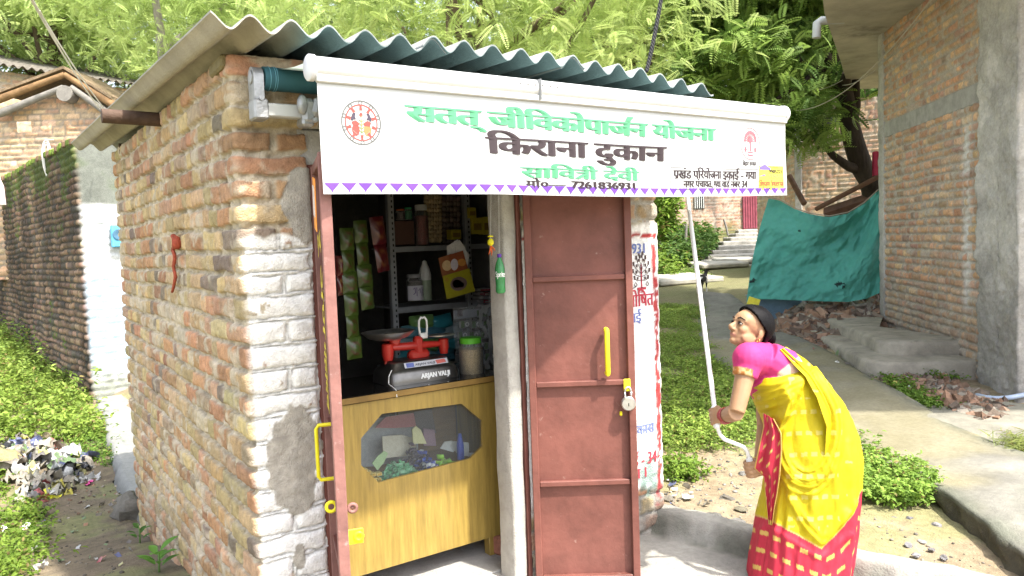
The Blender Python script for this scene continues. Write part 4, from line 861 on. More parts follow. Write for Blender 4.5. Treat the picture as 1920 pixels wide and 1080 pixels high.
# hanging sheaf of packets
sh = thing('packet_sheaf', 'bunch of paper packets and a yellow picture packet, hanging before the shelves', 'packets', uy(855, 460, .8))
def card(nm, pts, y, col, m=PAPER, dy=0., extra=()):
    b = MB(); P = [uy(px, py, y + dy * (py - 450) / 100) for px, py in pts]; P2_ = [p + V3(0, .004, 0) for p in P]; n_ = len(P); b.add(np.array(P + P2_), [list(range(n_))[::-1], list(range(n_, 2 * n_))] + [[i, (i + 1) % n_, (i + 1) % n_ + n_, i + n_] for i in range(n_)], col)
    for q, c in extra:
        V_ = np.array([uy(px, py, y - .002 + dy * (py - 450) / 100) for px, py in q]); b.add(V_, [list(range(len(V_)))], c)
    return b.build(nm, m, sh, fix=False)
el_ = lambda cx, cy, rx, ry, a=0: [(cx + rx * math.cos(t) * math.cos(a) - ry * math.sin(t) * math.sin(a), cy + rx * math.cos(t) * math.sin(a) + ry * math.sin(t) * math.cos(a)) for t in np.linspace(0, 6.283, 18)[:-1]]
card('white_paper', [(838, 462), (846, 457), (858, 449), (864, 456), (880, 478), (876, 505), (840, 500)], .80, (.62, .60, .58)); card('white_paper', [(852, 452), (862, 450), (872, 464), (878, 490), (858, 495)], .79, (.68, .66, .64))
card('orange_packet', [(822, 484), (846, 476), (856, 512), (830, 522)], .78, (.25, .09, .035), extra=((el_(838, 498, 9, 10), (.6, .42, .22)),)); card('orange_packet', [(842, 478), (868, 470), (878, 506), (850, 514)], .77, (.26, .07, .025), extra=((el_(852, 496, 7, 11), (.55, .5, .55)), (el_(866, 492, 8, 7), (.5, .22, .05))))
card('yellow_picture_packet', [(830, 518), (880, 503), (891, 546), (838, 561)], .76, (.30, .27, .012), extra=((el_(860, 532, 16, 13, -.25), (.14, .09, .09)), (el_(857, 532, 9, 8, -.25), (.50, .42, .44)), (el_(866, 534, 4, 5), (.40, .36, .4)), (el_(838, 524, 4, 4), (.3, .2, .02))))
b = MB()
for k in range(9): p = uy(853 + 3.5 * k - 8 * (k % 2), 508 + 5 * (k % 3), .74); scrap(b, p, .03, np.random.default_rng(k), (.6, .55, .2), None, 5) if 'scrap' in globals() else None
tag(box_item('soap_box', 'stack of small white and red soap boxes by the post on the middle shelf', 'boxes', (898, 540), (925, 546), RY_ - .03, .1, (.5, .47, .46), (.4, .1, .12)), group=None)
SBX = 'small soap boxes piled by the door post'
COLS = [(.45, .42, .42), (.38, .10, .12), (.50, .48, .47), (.30, .28, .3)]
for r_ in range(4):
    for k in range(3):
        box_item('soap_box', 'small soap box in the pile beside the door post', 'box', (899 + k * 9.5, 548 + r_ * 7), (907 + k * 9.5, 554 + r_ * 7), RY_ - .03, .08, COLS[(r_ * 2 + k) % 4], COLS[(r_ + k + 1) % 4], SBX)
# bags on the lower shelf
TEAL = [(.03, .20, .24), (.10, .24, .28), (.05, .15, .2), (.22, .30, .32), (.14, .26, .08)]
def pillow(mb, c, sx, sz, dy, rot, col, seed=0, n=13):
    u = np.linspace(-1, 1, n); A, B = np.meshgrid(u, u, indexing='ij'); k = (1 - np.abs(A) ** 2.6) * (1 - np.abs(B) ** 2.6); k = np.clip(k, 0, 1) ** .5; w_ = (fbm(A * 2.2 + seed, B * 2.2, seed, 3) - .5)
    for s in (-1, 1):
        V_ = np.stack([A * sx / 2 * (1 - .06 * (1 - k)), s * (dy / 2 * k * (1 + .5 * w_)) , B * sz / 2], -1).reshape(-1, 3) @ np.asarray(rot).T + c; mb.add(V_, grid_faces(n, n), col)
rg = np.random.default_rng(8); k = 0
for row_, (py, pxs) in enumerate(((668, (760, 795, 830)), (645, (765, 800, 838)), (622, (775, 812, 845)), (604, (790, 825)))):
    for px in pxs:
        p = uy(px, py, RY_ + .02); b = MB(); pillow(b, p, .17, .085, .09, roty(rg.uniform(-14, 14)), TEAL[k % 5], 600 + k); tag(b.build('goods_bag', PLAS, smooth=True, fix=False), 'shiny teal or pale plastic bag in the heap on the lower shelf', 'bag', 'plastic bags heaped on the lower shelf'); k += 1
# hanging clear bag of soap packets by the post
sb = thing('packet_display', 'clear shiny hanging pack of green and white soap packets, by the door post', 'packets', uy(888, 640, .75))
b = MB(); A = uy(849, 577, .78); B = uy(926, 690, .78); n_ = 26; G = []
for i in range(n_):
    for j in range(n_): u, v = i / (n_ - 1), j / (n_ - 1); G.append((A[0] + (B[0] - A[0]) * u, .78 - .02 * math.sin(math.pi * u) - .03 * (fbm(u * 7, v * 9, 611, 3) - .5), A[2] + (B[2] - A[2]) * v))
b.add(np.array(G), grid_faces(n_, n_)); b.build('clear_film', glass('crinkled_film', (.85, .86, .86), .12, .75), sb, smooth=True, fix=False)
b = MB(); bpx(b, (852, 576), (920, 599), .80, .01, (.34, .36, .42)); bpx(b, (895, 580), (914, 595), .797, .004, (.06, .16, .05)); bpx(b, (858, 580), (868, 594), .797, .004, (.06, .04, .07)); b.build('header_card', PAPER, sb)
for r_, (py, px0) in enumerate(((608, 864), (628, 860), (648, 866), (668, 868))):
    for k in range(3):
        b = MB(); px = px0 + k * 21; bpx(b, (px, py - 7), (px + 19, py + 8), .80, .02, (.36, .38, .36)); bpx(b, (px + 1, py - 6), (px + 7, py + 7), .798, .004, (.10, .22, .05)); c = uy(px + 12, py, .797); ring(b, c, (0, 1, 0), .010, .003, 12); b.build('soap_packet', PAPER, sb)
# goods behind the counter glass
def CZ(px, py, y): return uy(px, py, y)
YS = .36
pile = MB(); rg = np.random.default_rng(21); zsh = .51
def candy(label, name, px0, px1, n, y0, y1, hmax, cols, r_, group=None):
    b = MB(); xa, xb = uy(px0, 880, YS)[0], uy(px1, 880, YS)[0]
    for i in range(n):
        x = rg.uniform(xa, xb); y = rg.uniform(y0, y1); t = (x - xa) / (xb - xa); h = hmax * (1 - abs(2 * t - 1) ** 2) * rg.uniform(0, 1) * (.5 + .5 * (y - y0) / (y1 - y0 + 1e-6)); pillow(b, V3(x, y, zsh + r_ * .5 + h), r_ * 2.2, r_ * 1.5, r_, rotz(rg.uniform(0, 360)) @ rotx(rg.uniform(-60, 60)), np.array(cols[rg.integers(len(cols))]) * rg.uniform(.8, 1.2), int(rg.integers(300)), 6)
    return tag(b.build(name, PLAS, smooth=True, fix=False), label, None, None, 'stuff')
candy(None, 'green_sweets', 716, 786, 210, .325, .42, .085, [(.10, .34, .16), (.14, .40, .22), (.20, .42, .26)], .013)
candy(None, 'blue_sweets', 788, 822, 120, .325, .44, .10, [(.02, .04, .26), (.03, .07, .36), (.02, .02, .08), (.5, .5, .55)], .012)
candy(None, 'lime_sweets', 816, 852, 42, .325, .40, .055, [(.22, .48, .02), (.28, .52, .04)], .018)
candy(None, 'dark_sweets', 778, 812, 60, .42, .50, .13, [(.03, .025, .05), (.06, .05, .09)], .014)
for k, (p0, p1) in enumerate((((697, 886), (706, 895)), ((707, 885), (717, 894)), ((699, 896), (708, 904)), ((709, 896), (716, 904)), ((680, 878), (690, 888)), ((688, 882), (697, 891)))):
    b = MB(); bpx(b, p0, p1, .322, .03, (.62, .48, .16)); bpx(b, (p0[0] + 2, p0[1] + 2), (p1[0] - 2, p1[1] - 2), .3205, .003, (.50, .30, .05)); tag(b.build('match_box', PAPER), 'tiny cream and orange box in the corner of the counter window', 'box', 'small boxes in the counter window')
bb = thing('blue_bottle', 'slim blue bottle standing inside the counter window', 'bottle', uy(863, 860, .40)); p0 = uy(864, 861, .40); p1 = uy(863, 813, .40); hh = p1[2] - p0[2]
b = MB(); b.lathe([(0, 0), (.017, 0), (.0185, .006), (.0185, hh * .55), (.016, hh * .68)], p0, (0, 0, 1), 18); b.build('bottle_body', mat('deep_blue', (.025, .06, .38), .35, .08), bb, smooth=True, angle=40); b = MB(); b.lathe([(.0155, hh * .68), (.011, hh * .86), (.008, hh), (0, hh)], p0, (0, 0, 1), 18); b.build('cap', mat('deep_blue'), bb, smooth=True, angle=40)
def flat_item(name, label, cat, pts, y, col, lean=.02):
    b = MB(); P = [uy(px, py, y) for px, py in pts]; n_ = len(P); z0 = min(p[2] for p in P); P = [p + V3(0, lean * (p[2] - z0) / .05, 0) for p in P]; P2_ = [p + V3(0, .006, 0) for p in P]; b.add(np.array(P + P2_), [list(range(n_))[::-1], list(range(n_, 2 * n_))] + [[i, (i + 1) % n_, (i + 1) % n_ + n_, i + n_] for i in range(n_)], col); return tag(b.build(name, PAPER), label, cat)
flat_item('white_packet', 'white packet leaning behind the blue bottle in the counter window', 'packet', [(850, 838), (858, 830), (884, 832), (880, 856), (862, 854)], .43, (.6, .6, .58)); flat_item('white_tube', 'short white tube lying right of the blue bottle', 'tube', [(882, 850), (896, 850), (896, 856), (882, 856)], .40, (.62, .62, .6))
flat_item('paper_bundle', 'pale crumpled paper behind the lime sweets', 'paper', [(828, 842), (838, 830), (852, 828), (862, 838), (850, 848)], .45, (.5, .5, .5)); flat_item('clear_pouch', 'greyish green pouch at the left of the counter window', 'pouch', [(700, 870), (712, 858), (726, 848), (732, 852), (722, 868), (708, 882)], .37, (.30, .42, .22))
flat_item('yellow_pouch', 'yellowish pouch standing behind the green sweets', 'pouch', [(776, 832), (778, 808), (786, 801), (794, 808), (800, 832)], .47, (.48, .46, .26)); flat_item('red_cloth_bag', 'red and grey bag lying at the top of the counter window', 'bag', [(706, 803), (728, 784), (780, 776), (782, 800), (740, 803)], .60, (.36, .12, .13))
flat_item('grey_sack', 'pale grey sack filling the back of the counter window', 'sack', [(674, 876), (676, 800), (700, 785), (784, 778), (784, 852), (740, 872)], .66, (.40, .41, .43), 0); flat_item('tan_bag', 'tan clear bag of snacks behind the green sweets', 'bag', [(720, 860), (724, 822), (760, 818), (782, 824), (784, 852)], .52, (.46, .42, .34)); flat_item('purple_bag', 'dull purple packet behind the dark sweets', 'packet', [(796, 836), (800, 806), (820, 808), (818, 836)], .50, (.20, .12, .17)); flat_item('dark_box', 'dark box at the back of the counter window', 'box', [(784, 812), (784, 776), (818, 770), (818, 812)], .58, (.07, .06, .07))
# ---------------------------------------------------------------- whitewashed neighbour across the alley
nb = thing('neighbour_house', 'old brick house with a mossy dark side wall and whitewashed front, beyond the alley', 'house', (.24, 8.57, 0))
Q0 = V3(.235, 8.57); dl = unit(V3(-.113, .993)); dr = V3(dl[1], -dl[0])
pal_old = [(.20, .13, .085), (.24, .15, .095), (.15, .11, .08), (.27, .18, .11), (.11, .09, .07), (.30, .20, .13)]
LS = 9.0
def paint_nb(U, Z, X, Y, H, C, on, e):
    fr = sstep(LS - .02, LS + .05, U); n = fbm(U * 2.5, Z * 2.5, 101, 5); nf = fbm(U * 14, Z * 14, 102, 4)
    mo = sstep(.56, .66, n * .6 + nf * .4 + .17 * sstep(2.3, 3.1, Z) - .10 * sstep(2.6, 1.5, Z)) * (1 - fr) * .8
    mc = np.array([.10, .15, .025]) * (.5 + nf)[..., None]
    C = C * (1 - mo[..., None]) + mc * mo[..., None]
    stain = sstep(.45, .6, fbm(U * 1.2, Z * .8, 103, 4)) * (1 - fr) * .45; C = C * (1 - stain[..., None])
    wz = sstep(2.24, 2.30, Z + (n - .5) * .1)
    white = np.array([.52, .535, .53]) * (.8 + .4 * nf)[..., None]
    bl = sstep(1.5, 1.1, Z + (n - .5) * .8) * sstep(-.1, .25, Z); white = white * (1 - .55 * bl[..., None]) + np.array([.24, .40, .56]) * .55 * bl[..., None]
    cem = np.array([.15, .16, .14]) * (.6 + .8 * n)[..., None] * (.8 + .4 * nf)[..., None]
    gm = sstep(.55, .68, n) ; cem = cem * (1 - .5 * gm[..., None]) + np.array([.08, .11, .05]) * .5 * gm[..., None]
    F = white * (1 - wz[..., None]) + cem * wz[..., None]
    lo = sstep(.25, -.15, Z + (nf - .5) * .5); F = F * (1 - .6 * lo[..., None]) + np.array([.10, .12, .065]) * .6 * lo[..., None]
    C = C * (1 - fr[..., None]) + F * fr[..., None]
    H = H * (1 - fr * (.45 + .5 * wz)) + fr * .01
    H = H + (1 - fr) * .02 * np.sin(Z * 2 * np.pi / .085) * 0
    return H, C
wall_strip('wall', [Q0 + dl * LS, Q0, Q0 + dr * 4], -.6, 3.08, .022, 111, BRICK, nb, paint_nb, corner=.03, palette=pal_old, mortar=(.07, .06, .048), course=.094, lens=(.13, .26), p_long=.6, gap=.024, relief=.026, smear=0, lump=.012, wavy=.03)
b = MB()
for k in range(70):   # coping bricks, mossy and uneven
    s = .06 + k * .13; p = Q0 + dl * s - dr * random.uniform(-.0, .03); g = random.random()
    b.box((p[0] + dr[0] * .1, p[1] + dr[1] * .1, 3.09 + random.uniform(-.012, .02)), (.24, .12 * random.uniform(.85, 1), .085), rotz(random.uniform(-5, 5)), .012, (np.array([.12, .17, .03]) if g > .5 else np.array([.17, .11, .07])) * random.uniform(.7, 1.2))
b.build('coping', BRICK, nb)
b = MB(); c = Q0 + dl * 4.5 + dr * 2.05; ang = math.degrees(math.atan2(dl[1], dl[0])); b.box((c[0], c[1], 1.2), (8.9, 3.9, 3.6), rotz(ang)); b.build('inner_block', DARKPLASTER, nb)
b = MB(); p = Q0 + dr * 1.9 - dl * .09; n = 40
PLN = []
for i in range(n):
    for (o, z) in ((-.02, -.34), (-.26, -.36), (-.25, -.47), (-.25, -.8)):
        q = Q0 + dr * (i / (n - 1) * 3.8 - .08) - V3(-dl[0], -dl[1]) * o; PLN.append((q[0] + (fbm(i * .4, z, 113) - .5) * .04, q[1] + (fbm(i * .5, z + o * 9, 114) - .5) * .05, z + (fbm(i * .6, o * 5, 115) - .5) * .05))
mesh_np('plinth', np.array(PLN), grid_faces(n, 4)[:, ::-1], mat('mossy_plinth', (.11, .11, .09), .95, .45, 9, .5, 60, tint=((.3, .3, .27), 4, .6)), nb)
pa = uy(207, 422, 8.5); pb_ = uy(234, 463, 8.55)
bp_ = thing('wall_panel', 'square blue panel with a dark round centre on the whitewashed wall', 'panel', pa)
b = MB(); b.box(((pa[0] + pb_[0]) / 2, 8.53, (pa[2] + pb_[2]) / 2), (pb_[0] - pa[0], .08, pa[2] - pb_[2]), None, .012); b.build('panel', mat('faded_blue', (.10, .35, .52), .7, .25, 12, .05, 40), bp_)
b = MB(); b.lathe([(.075, 0), (.07, .014), (.05, .016), (.03, .006), (0, .006)], ((pa[0] + pb_[0]) / 2 + .01, 8.49, (pa[2] + pb_[2]) / 2 + .02), (0, -1, 0), 24); b.build('round_centre', mat('dark_blue_grey', (.06, .14, .22), .7, .1), bp_, smooth=True, angle=40)
# slab of old concrete by the alley
X = np.linspace(-.02, 2.2, 60); Y = np.linspace(3.05, 8.4, 110); A, B = np.meshgrid(X, Y, indexing='ij')
lf = np.interp(B, [3.05, 3.6, 4.4, 6, 6.9, 8.4], [.0, -.05, -.02, .06, .12, .2]) + (fbm(B * 3, B * 0, 121, 4) - .5) * .1
A2 = lf + (A - X[0]) / (X[-1] - X[0]) * (2.2 - lf); ed_ = A2 - lf
Z = -.255 + (fbm(A2 * 2, B * 2, 122, 4) - .5) * .05 - .25 * sstep(.06, .0, ed_) + (fbm(A2 * 12, B * 12, 123, 3) - .5) * .015
pc2 = np.array([.22, .22, .205]) * (.7 + .6 * fbm(A2 * 3, B * 3, 124, 5))[..., None] * (1 - .5 * sstep(.12, .0, ed_))[..., None]
o = mesh_np('pavement', np.stack([A2, B, Z], -1).reshape(-1, 3), grid_faces(60, 110), mat('old_concrete'), None, pc2.reshape(-1, 3)); tag(o, kind='structure')
# ---------------------------------------------------------------- brick house with tin roof, far left
fh = V3(.562, .825); rh = V3(.825, -.564)
def P2(px, d): p = ud(px, 480, d); return p[:2]
A0 = P2(-90, 16.2); dB = unit(rh * .573 + fh * .82)
far = thing('brick_house', 'pale brick house under a grey corrugated roof, above the mossy wall at left', 'house', (A0[0], A0[1], 1))
pal_pale = [(.50, .35, .22), (.46, .30, .18), (.54, .40, .27), (.44, .27, .16), (.50, .33, .2)]
holes = lambda lst: (lambda U, Z: ~np.any([(np.abs(U - a) < .13) & (np.abs(Z - c) < .1) for a, c in lst], axis=0))
zt = 1.6 + (476 - 116) / 1430 * 16.6
wall_strip('wall', [A0, A0 + dB * 9], 1.5, zt - .02, .035, 131, BRICK, far, keep=holes([(2.2, zt - .75), (5.1, zt - .9), (4.2, zt - 2)]), palette=pal_pale, mortar=(.40, .34, .26), course=.1, lens=(.13, .26), p_long=.6, gap=.02, relief=.02, smear=.25)
b = MB(); nB = V3(-dB[1], dB[0]); c = A0 + dB * 4.5 + nB * 2.1; b.box((c[0], c[1], 3.4), (8.9, 4, zt * 2 - 6.9), rotz(math.degrees(math.atan2(dB[1], dB[0])))); b.build('inner_block', mat('dark_inside', (.03, .025, .02), .95, 0, 1, 0), far)
n = 420; u = np.linspace(-.4, 9.3, n); vv = np.linspace(-.35, 4.2, 6); G = []
for a in u:
    for v in vv: q = A0 + dB * a + nB * v; G.append((q[0], q[1], zt + .05 + .035 * math.cos(a / .19 * 2 * math.pi) + .28 * (v + .35)))
mesh_np('roof', np.array(G), grid_faces(n, 6), mat('weathered_sheet', (.13, .115, .095), .95, .3, 6, .2, 60), far)
# gabled shed in front of it
gd = 14.6; gA = ud(-70, 300, gd)[:2]; gB = ud(262, 300, gd)[:2]; dG = unit(gB - gA); LG = np.linalg.norm(gB - gA); nG = V3(-dG[1], dG[0])
shed = thing('gabled_shed', 'brick shed gable under round timber rafters, in front of the tin roofed house', 'shed', (gA[0], gA[1], 1))
def gp(px, py): p = plane(px, py, (nG[0], nG[1], 0), nG @ gA); return (p[:2] - gA) @ dG, p[2]
ga, gb, gc_ = gp(12, 196), gp(134, 150), gp(222, 205)
prof_z = lambda U: np.interp(U, [ga[0] - 1.5, ga[0], gb[0], gc_[0], gc_[0] + 1], [ga[1] - .5, ga[1], gb[1], gc_[1], gc_[1] - .6])
hl_ = [gp(46, 238)]
wall_strip('wall', [gA, gB], 1.2, 6.2, .03, 133, BRICK, shed, keep=lambda U, Z: (Z < prof_z(U) - .12) & holes(hl_)(U, Z), palette=pal_pale, mortar=(.30, .25, .19), course=.105, lens=(.13, .27), p_long=.75, gap=.02, relief=.026, smear=.1)
def rafter(a, c, r, up, m, nm='rafter'):
    A_, B_ = [gA + dG * q[0] - nG * .2 for q in (a, c)]; mb = MB(); pts = [(A_[0] + (B_[0] - A_[0]) * t, A_[1] + (B_[1] - A_[1]) * t, a[1] + (c[1] - a[1]) * t + up ) for t in np.linspace(-.06, 1.0, 14)]
    mb.tube(pts, r * np.linspace(1.1, .8, 14), 12); mb.build(nm, m, shed, smooth=True, angle=50)
POLE = mat('peeled_pole', (.22, .13, .06), .8, .35, 8, .3, 40); POLE2 = mat('grey_pole', (.20, .185, .165), .85, .25, 8, .3, 40)
rafter(ga, gb, .07, .06, POLE); rafter((ga[0] + .05, ga[1] - .2), (gb[0] - .05, gb[1] - .2), .07, .02, POLE2); rafter(gc_, gb, .07, .06, POLE); rafter((gc_[0], gc_[1] - .2), (gb[0] + .1, gb[1] - .2), .07, .02, POLE2)
p = gA + dG * gb[0] - nG * .28; b = MB(); b.tube([(p[0], p[1], gb[1] - .3), (p[0] + nG[0] * 3, p[1] + nG[1] * 3, gb[1] - .3)], .15, 14); b.build('ridge_log', POLE2, shed, smooth=True, angle=50)
b = MB()
for s in (ga, gc_):
    q0, q1 = gA + dG * s[0], gA + dG * gb[0]; V_ = [(*(q0 - nG * .25), s[1] + .16), (*(q1 - nG * .25), gb[1] + .16), (*(q1 + nG * 1.2), gb[1] + .16), (*(q0 + nG * 1.2), s[1] + .16)]
    b.add(np.array(V_ + [(a, c, d + .05) for a, c, d in V_]), [[0, 1, 2, 3], [4, 7, 6, 5], [0, 4, 5, 1], [1, 5, 6, 2], [2, 6, 7, 3], [3, 7, 4, 0]])
b.build('roof', mat('old_thatch', (.22, .16, .10), .95, .4, 20, .5, 60), shed)
b = MB(); c = (gA + gB) / 2 + nG * .62; b.box((c[0], c[1], 2.4), (LG, 1.1, 2.4), rotz(math.degrees(math.atan2(dG[1], dG[0])))); b.build('inner_block', mat('dark_inside'), shed)
# ---------------------------------------------------------------- unfinished brick building at right
Nn = gnd(1842, 716)[:2]; Ff = gnd(1662, 622)[:2]
dW = unit(Ff - Nn); nW = V3(-dW[1], dW[0]); LW = np.linalg.norm(Ff - Nn)
if nW @ (CAM[:2] - Nn) < 0: nW = -nW
def W(px, py, off=0.): p = plane(px, py, (nW[0], nW[1], 0), nW @ Nn + off); return (p[:2] - Nn) @ dW, p[2]
rb = thing('unfinished_building', 'unplastered brick building with rough concrete columns and overhanging slab, right of the lane', 'building', (Nn[0], Nn[1], .2))
zb1 = W(1840, 152)[1]; zb0 = W(1840, 192)[1]
pal_red = [(.48, .28, .16), (.45, .25, .15), (.52, .33, .20), (.42, .26, .18), (.50, .34, .22), (.54, .34, .19), (.38, .25, .18)]
def paint_r(U, Z, X, Y, H, C, on, e):
    s = U; wf = np.exp(-((s - W(1815, 500)[0]) / .09) ** 2) * sstep(zb0, zb0 - .2, Z) * sstep(.55, .9, Z) * sstep(.35, .55, fbm(s * 9, Z * 4, 141, 4) + .1)
    C = C * (1 - .8 * wf[..., None]) + np.array([.62, .61, .58]) * .8 * wf[..., None]
    gr = sstep(1.3, .4, Z + (fbm(U * 2, Z * 2, 142, 4) - .5) * 1.0) * .45; C = C * (1 - gr[..., None]) + np.array([.22, .19, .15]) * gr[..., None] * (.5 + fbm(U * 12, Z * 12, 143, 3))[..., None]
    return H, C
ref = W(1664, 60)[0]
wp = [Nn, Ff + dW * .05]
RB = dict(palette=pal_red, mortar=(.36, .32, .265), course=.088, lens=(.115, .235), p_long=.5, gap=.026, relief=.020, smear=.25, lump=.008, wavy=.008)
side = 1 if (dW[1] * nW[0] - dW[0] * nW[1]) > 0 else -1
wpath = wp if side > 0 else wp[::-1]
def flipU(f): return f if side > 0 else (lambda U, Z, *a: f(LW + .05 - U, Z, *a))
wall_strip('wall', wpath, -.1, zb0 + .02, .0145, 145, BRICK, rb, flipU(paint_r), **RB)
wall_strip('upper_wall', wpath, zb1 - .02, 6.2, .02, 147, BRICK, rb, flipU(paint_r), **RB)
def wbox(mb, s0, s1, o0, o1, z0, z1, bev=.01): c = Nn + dW * (s0 + s1) / 2 + nW * (o0 + o1) / 2; mb.box((c[0], c[1], (z0 + z1) / 2), (abs(s1 - s0), abs(o1 - o0), z1 - z0), rotz(math.degrees(math.atan2(dW[1], dW[0]))), bev)
def rough_column(nm, s0, s1, o1, z0, z1, seed, amp=.03, res=.02, m=PLASTER, parent=rb):
    prof = [(s1, -.15), (s1, o1), (s0, o1), (s0, -.6)]; P = []; 
    for i in range(len(prof) - 1):
        a, c = np.array(prof[i]), np.array(prof[i + 1]); n_ = max(2, int(np.linalg.norm(c - a) / res)); P += [a + (c - a) * t for t in np.linspace(0, 1, n_, endpoint=i == len(prof) - 2)]
    P = np.array(P); zz = np.arange(z0, z1 + res, res); n_ = len(P); ar = np.r_[0, np.cumsum(np.linalg.norm(np.diff(P, axis=0), axis=1))]
    S, Zg = np.meshgrid(ar, zz, indexing='ij'); rough = (fbm(S * 5, Zg * 5, seed, 5) - .5) * amp * 2 + (fbm(S * 22, Zg * 22, seed + 1, 4) - .5) * amp
    lines = -.35 * amp * sstep(.1, .0, np.abs(((Zg / .09) + fbm(S * 3, Zg * 3, seed + 2, 3) * 2) % 1 - .5)) * sstep(1.6, .8, Zg)
    h = rough + lines; Xg = P[:, 0][:, None] + 0 * Zg; Og = P[:, 1][:, None] + h * (P[:, 1][:, None] > o1 - .01); Xg = Xg + h * .7 * (Xg > (s0 + s1) / 2) - h * .7 * (Xg <= (s0 + s1) / 2)
    XY = Nn + Xg[..., None] * dW + Og[..., None] * nW
    cc = np.array([.40, .38, .345]) * (.6 + .8 * fbm(S * 4, Zg * 4, seed + 3, 5))[..., None] * (.8 + .4 * fbm(S * 30, Zg * 30, seed + 4, 3))[..., None]
    k = sstep(1.5, .5, Zg + (fbm(S * 3, Zg * 3, seed + 5, 3) - .5))[..., None] * .45; cc = cc * (1 - k) + np.array([.13, .12, .11]) * k
    return mesh_np(nm, np.concatenate([XY, Zg[..., None]], -1).reshape(-1, 3), grid_faces(n_, len(zz)), BRICK, parent, cc.reshape(-1, 3))
rough_column('column', -.75, .0, .05, -.1, 6.2, 151, .03)
rough_column('column', LW - .02, LW + .17, .03, -.1, 6.2, 155, .012, .03)
CONC = mat('band_concrete', (.30, .29, .265), .9, .25, 7, .35, 70)
b = MB(); wbox(b, .01, LW, -.1, .018, zb0, zb1); b.build('concrete_band', CONC, rb)
b = MB(); c = Nn + dW * LW / 2 - nW * 2.3; b.box((c[0], c[1], 3), (LW + .1, 4.4, 6.6), rotz(math.degrees(math.atan2(dW[1], dW[0])))); b.build('inner_block', mat('dark_inside'), rb)
zs_ = W(1664, 58)[1]
PO = [uz(*q, zs_)[:2] for q in ((1560, -330), (1545, -60), (1543, 0), (1546, 26), (1574, 108), (1592, 168), (1655, 165))]
poly_ = PO + [Nn + dW * 6.4 - nW * 3, Nn - dW * 2.6 - nW * 3]
b = MB(); b.prism([tuple(p) for p in poly_], (0, 0, zs_), (1, 0, 0), (0, 1, 0), (0, 0, .14)); b.build('balcony_slab', mat('slab_concrete', (.40, .375, .31), .9, .25, 2.5, .3, 40, tint=((.12, .115, .10), 1.0, .58)), rb)
pe = uz(1543, 45, zs_)
pipe = MB(); q = np.array([pe[0], pe[1], zs_ + .04]); k = -nW if False else unit(V3(-rh[0], -rh[1])); pipe.tube([(q[0] + .25 * rh[0], q[1] + .25 * rh[1], q[2]), (q[0] - .02 * rh[0], q[1] - .02 * rh[1], q[2]), (q[0] - .07 * rh[0], q[1] - .07 * rh[1], q[2] - .03), (q[0] - .08 * rh[0], q[1] - .08 * rh[1], q[2] - .2)], .05, 12); pipe.build('drain_pipe', mat('grey_pvc', (.42, .43, .43), .5, .08), rb, smooth=True, angle=50)
# concrete steps against that wall
st = thing('concrete_steps', 'two worn concrete steps with rounded corners, against the brick wall at right', 'steps', (*(Nn + dW * LW * .6), .2))
def worn(nm, s0, s1, o1, z0, z1, seed):
    b = MB(); n_ = 40; out = []; r_ = .26
    pts = [(s1, -.02), (s1, o1 - r_)] + [(s1 - r_ + r_ * math.cos(t), o1 - r_ + r_ * math.sin(t)) for t in np.linspace(0, np.pi / 2, 7)][1:] + [(s0 + r_, o1)] + [(s0 + r_ - r_ * math.sin(t), o1 - r_ + r_ * math.cos(t)) for t in np.linspace(0, np.pi / 2, 7)][1:] + [(s0, -.02)]
    pts = resample(np.array(pts), n_); rings = []
    for (ins, z) in ((0, z0), (0, z0 + (z1 - z0) * .5), (.0, z1 - .04), (.012, z1 - .012), (.04, z1), (.2, z1 + .004)):
        rings.append([(p[0] + (-ins if p[0] > (s0 + s1) / 2 else ins) + (fbm(i * .4, z * 9, seed) - .5) * .05, min(p[1], max(-.02, p[1] - ins)) + (fbm(i * .4, z * 9, seed + 1) - .5) * .05, z + (fbm(i * .3, ins * 30, seed + 2) - .5) * .03) for i, p in enumerate(pts)])
    V_ = np.array([[(*(Nn + dW * q[0] + nW * q[1]), q[2]) for q in r] for r in rings]); V_ = V_.transpose(1, 0, 2)
    cen = V_[:, -1].mean(0); b.add(V_.reshape(-1, 3), grid_faces(n_, 6)); k = n_ * 6; b.F += [[i * 6 + 5, (i + 1) * 6 + 5, k] for i in range(n_ - 1)]; b.M += [0] * (n_ - 1); b.V.append(cen[None]); b.C.append(np.ones((1, 3))); b.n += 1
    return b.build(nm, mat('worn_cement', (.27, .245, .20), .92, .3, 5, .35, 70, tint=((.12, .11, .085), 2.5, .58)), st, smooth=True)
worn('upper_step', .46, LW + .35, .72, .0, .42, 161); worn('lower_step', .10, LW + .6, .98, -.1, .28, 163)
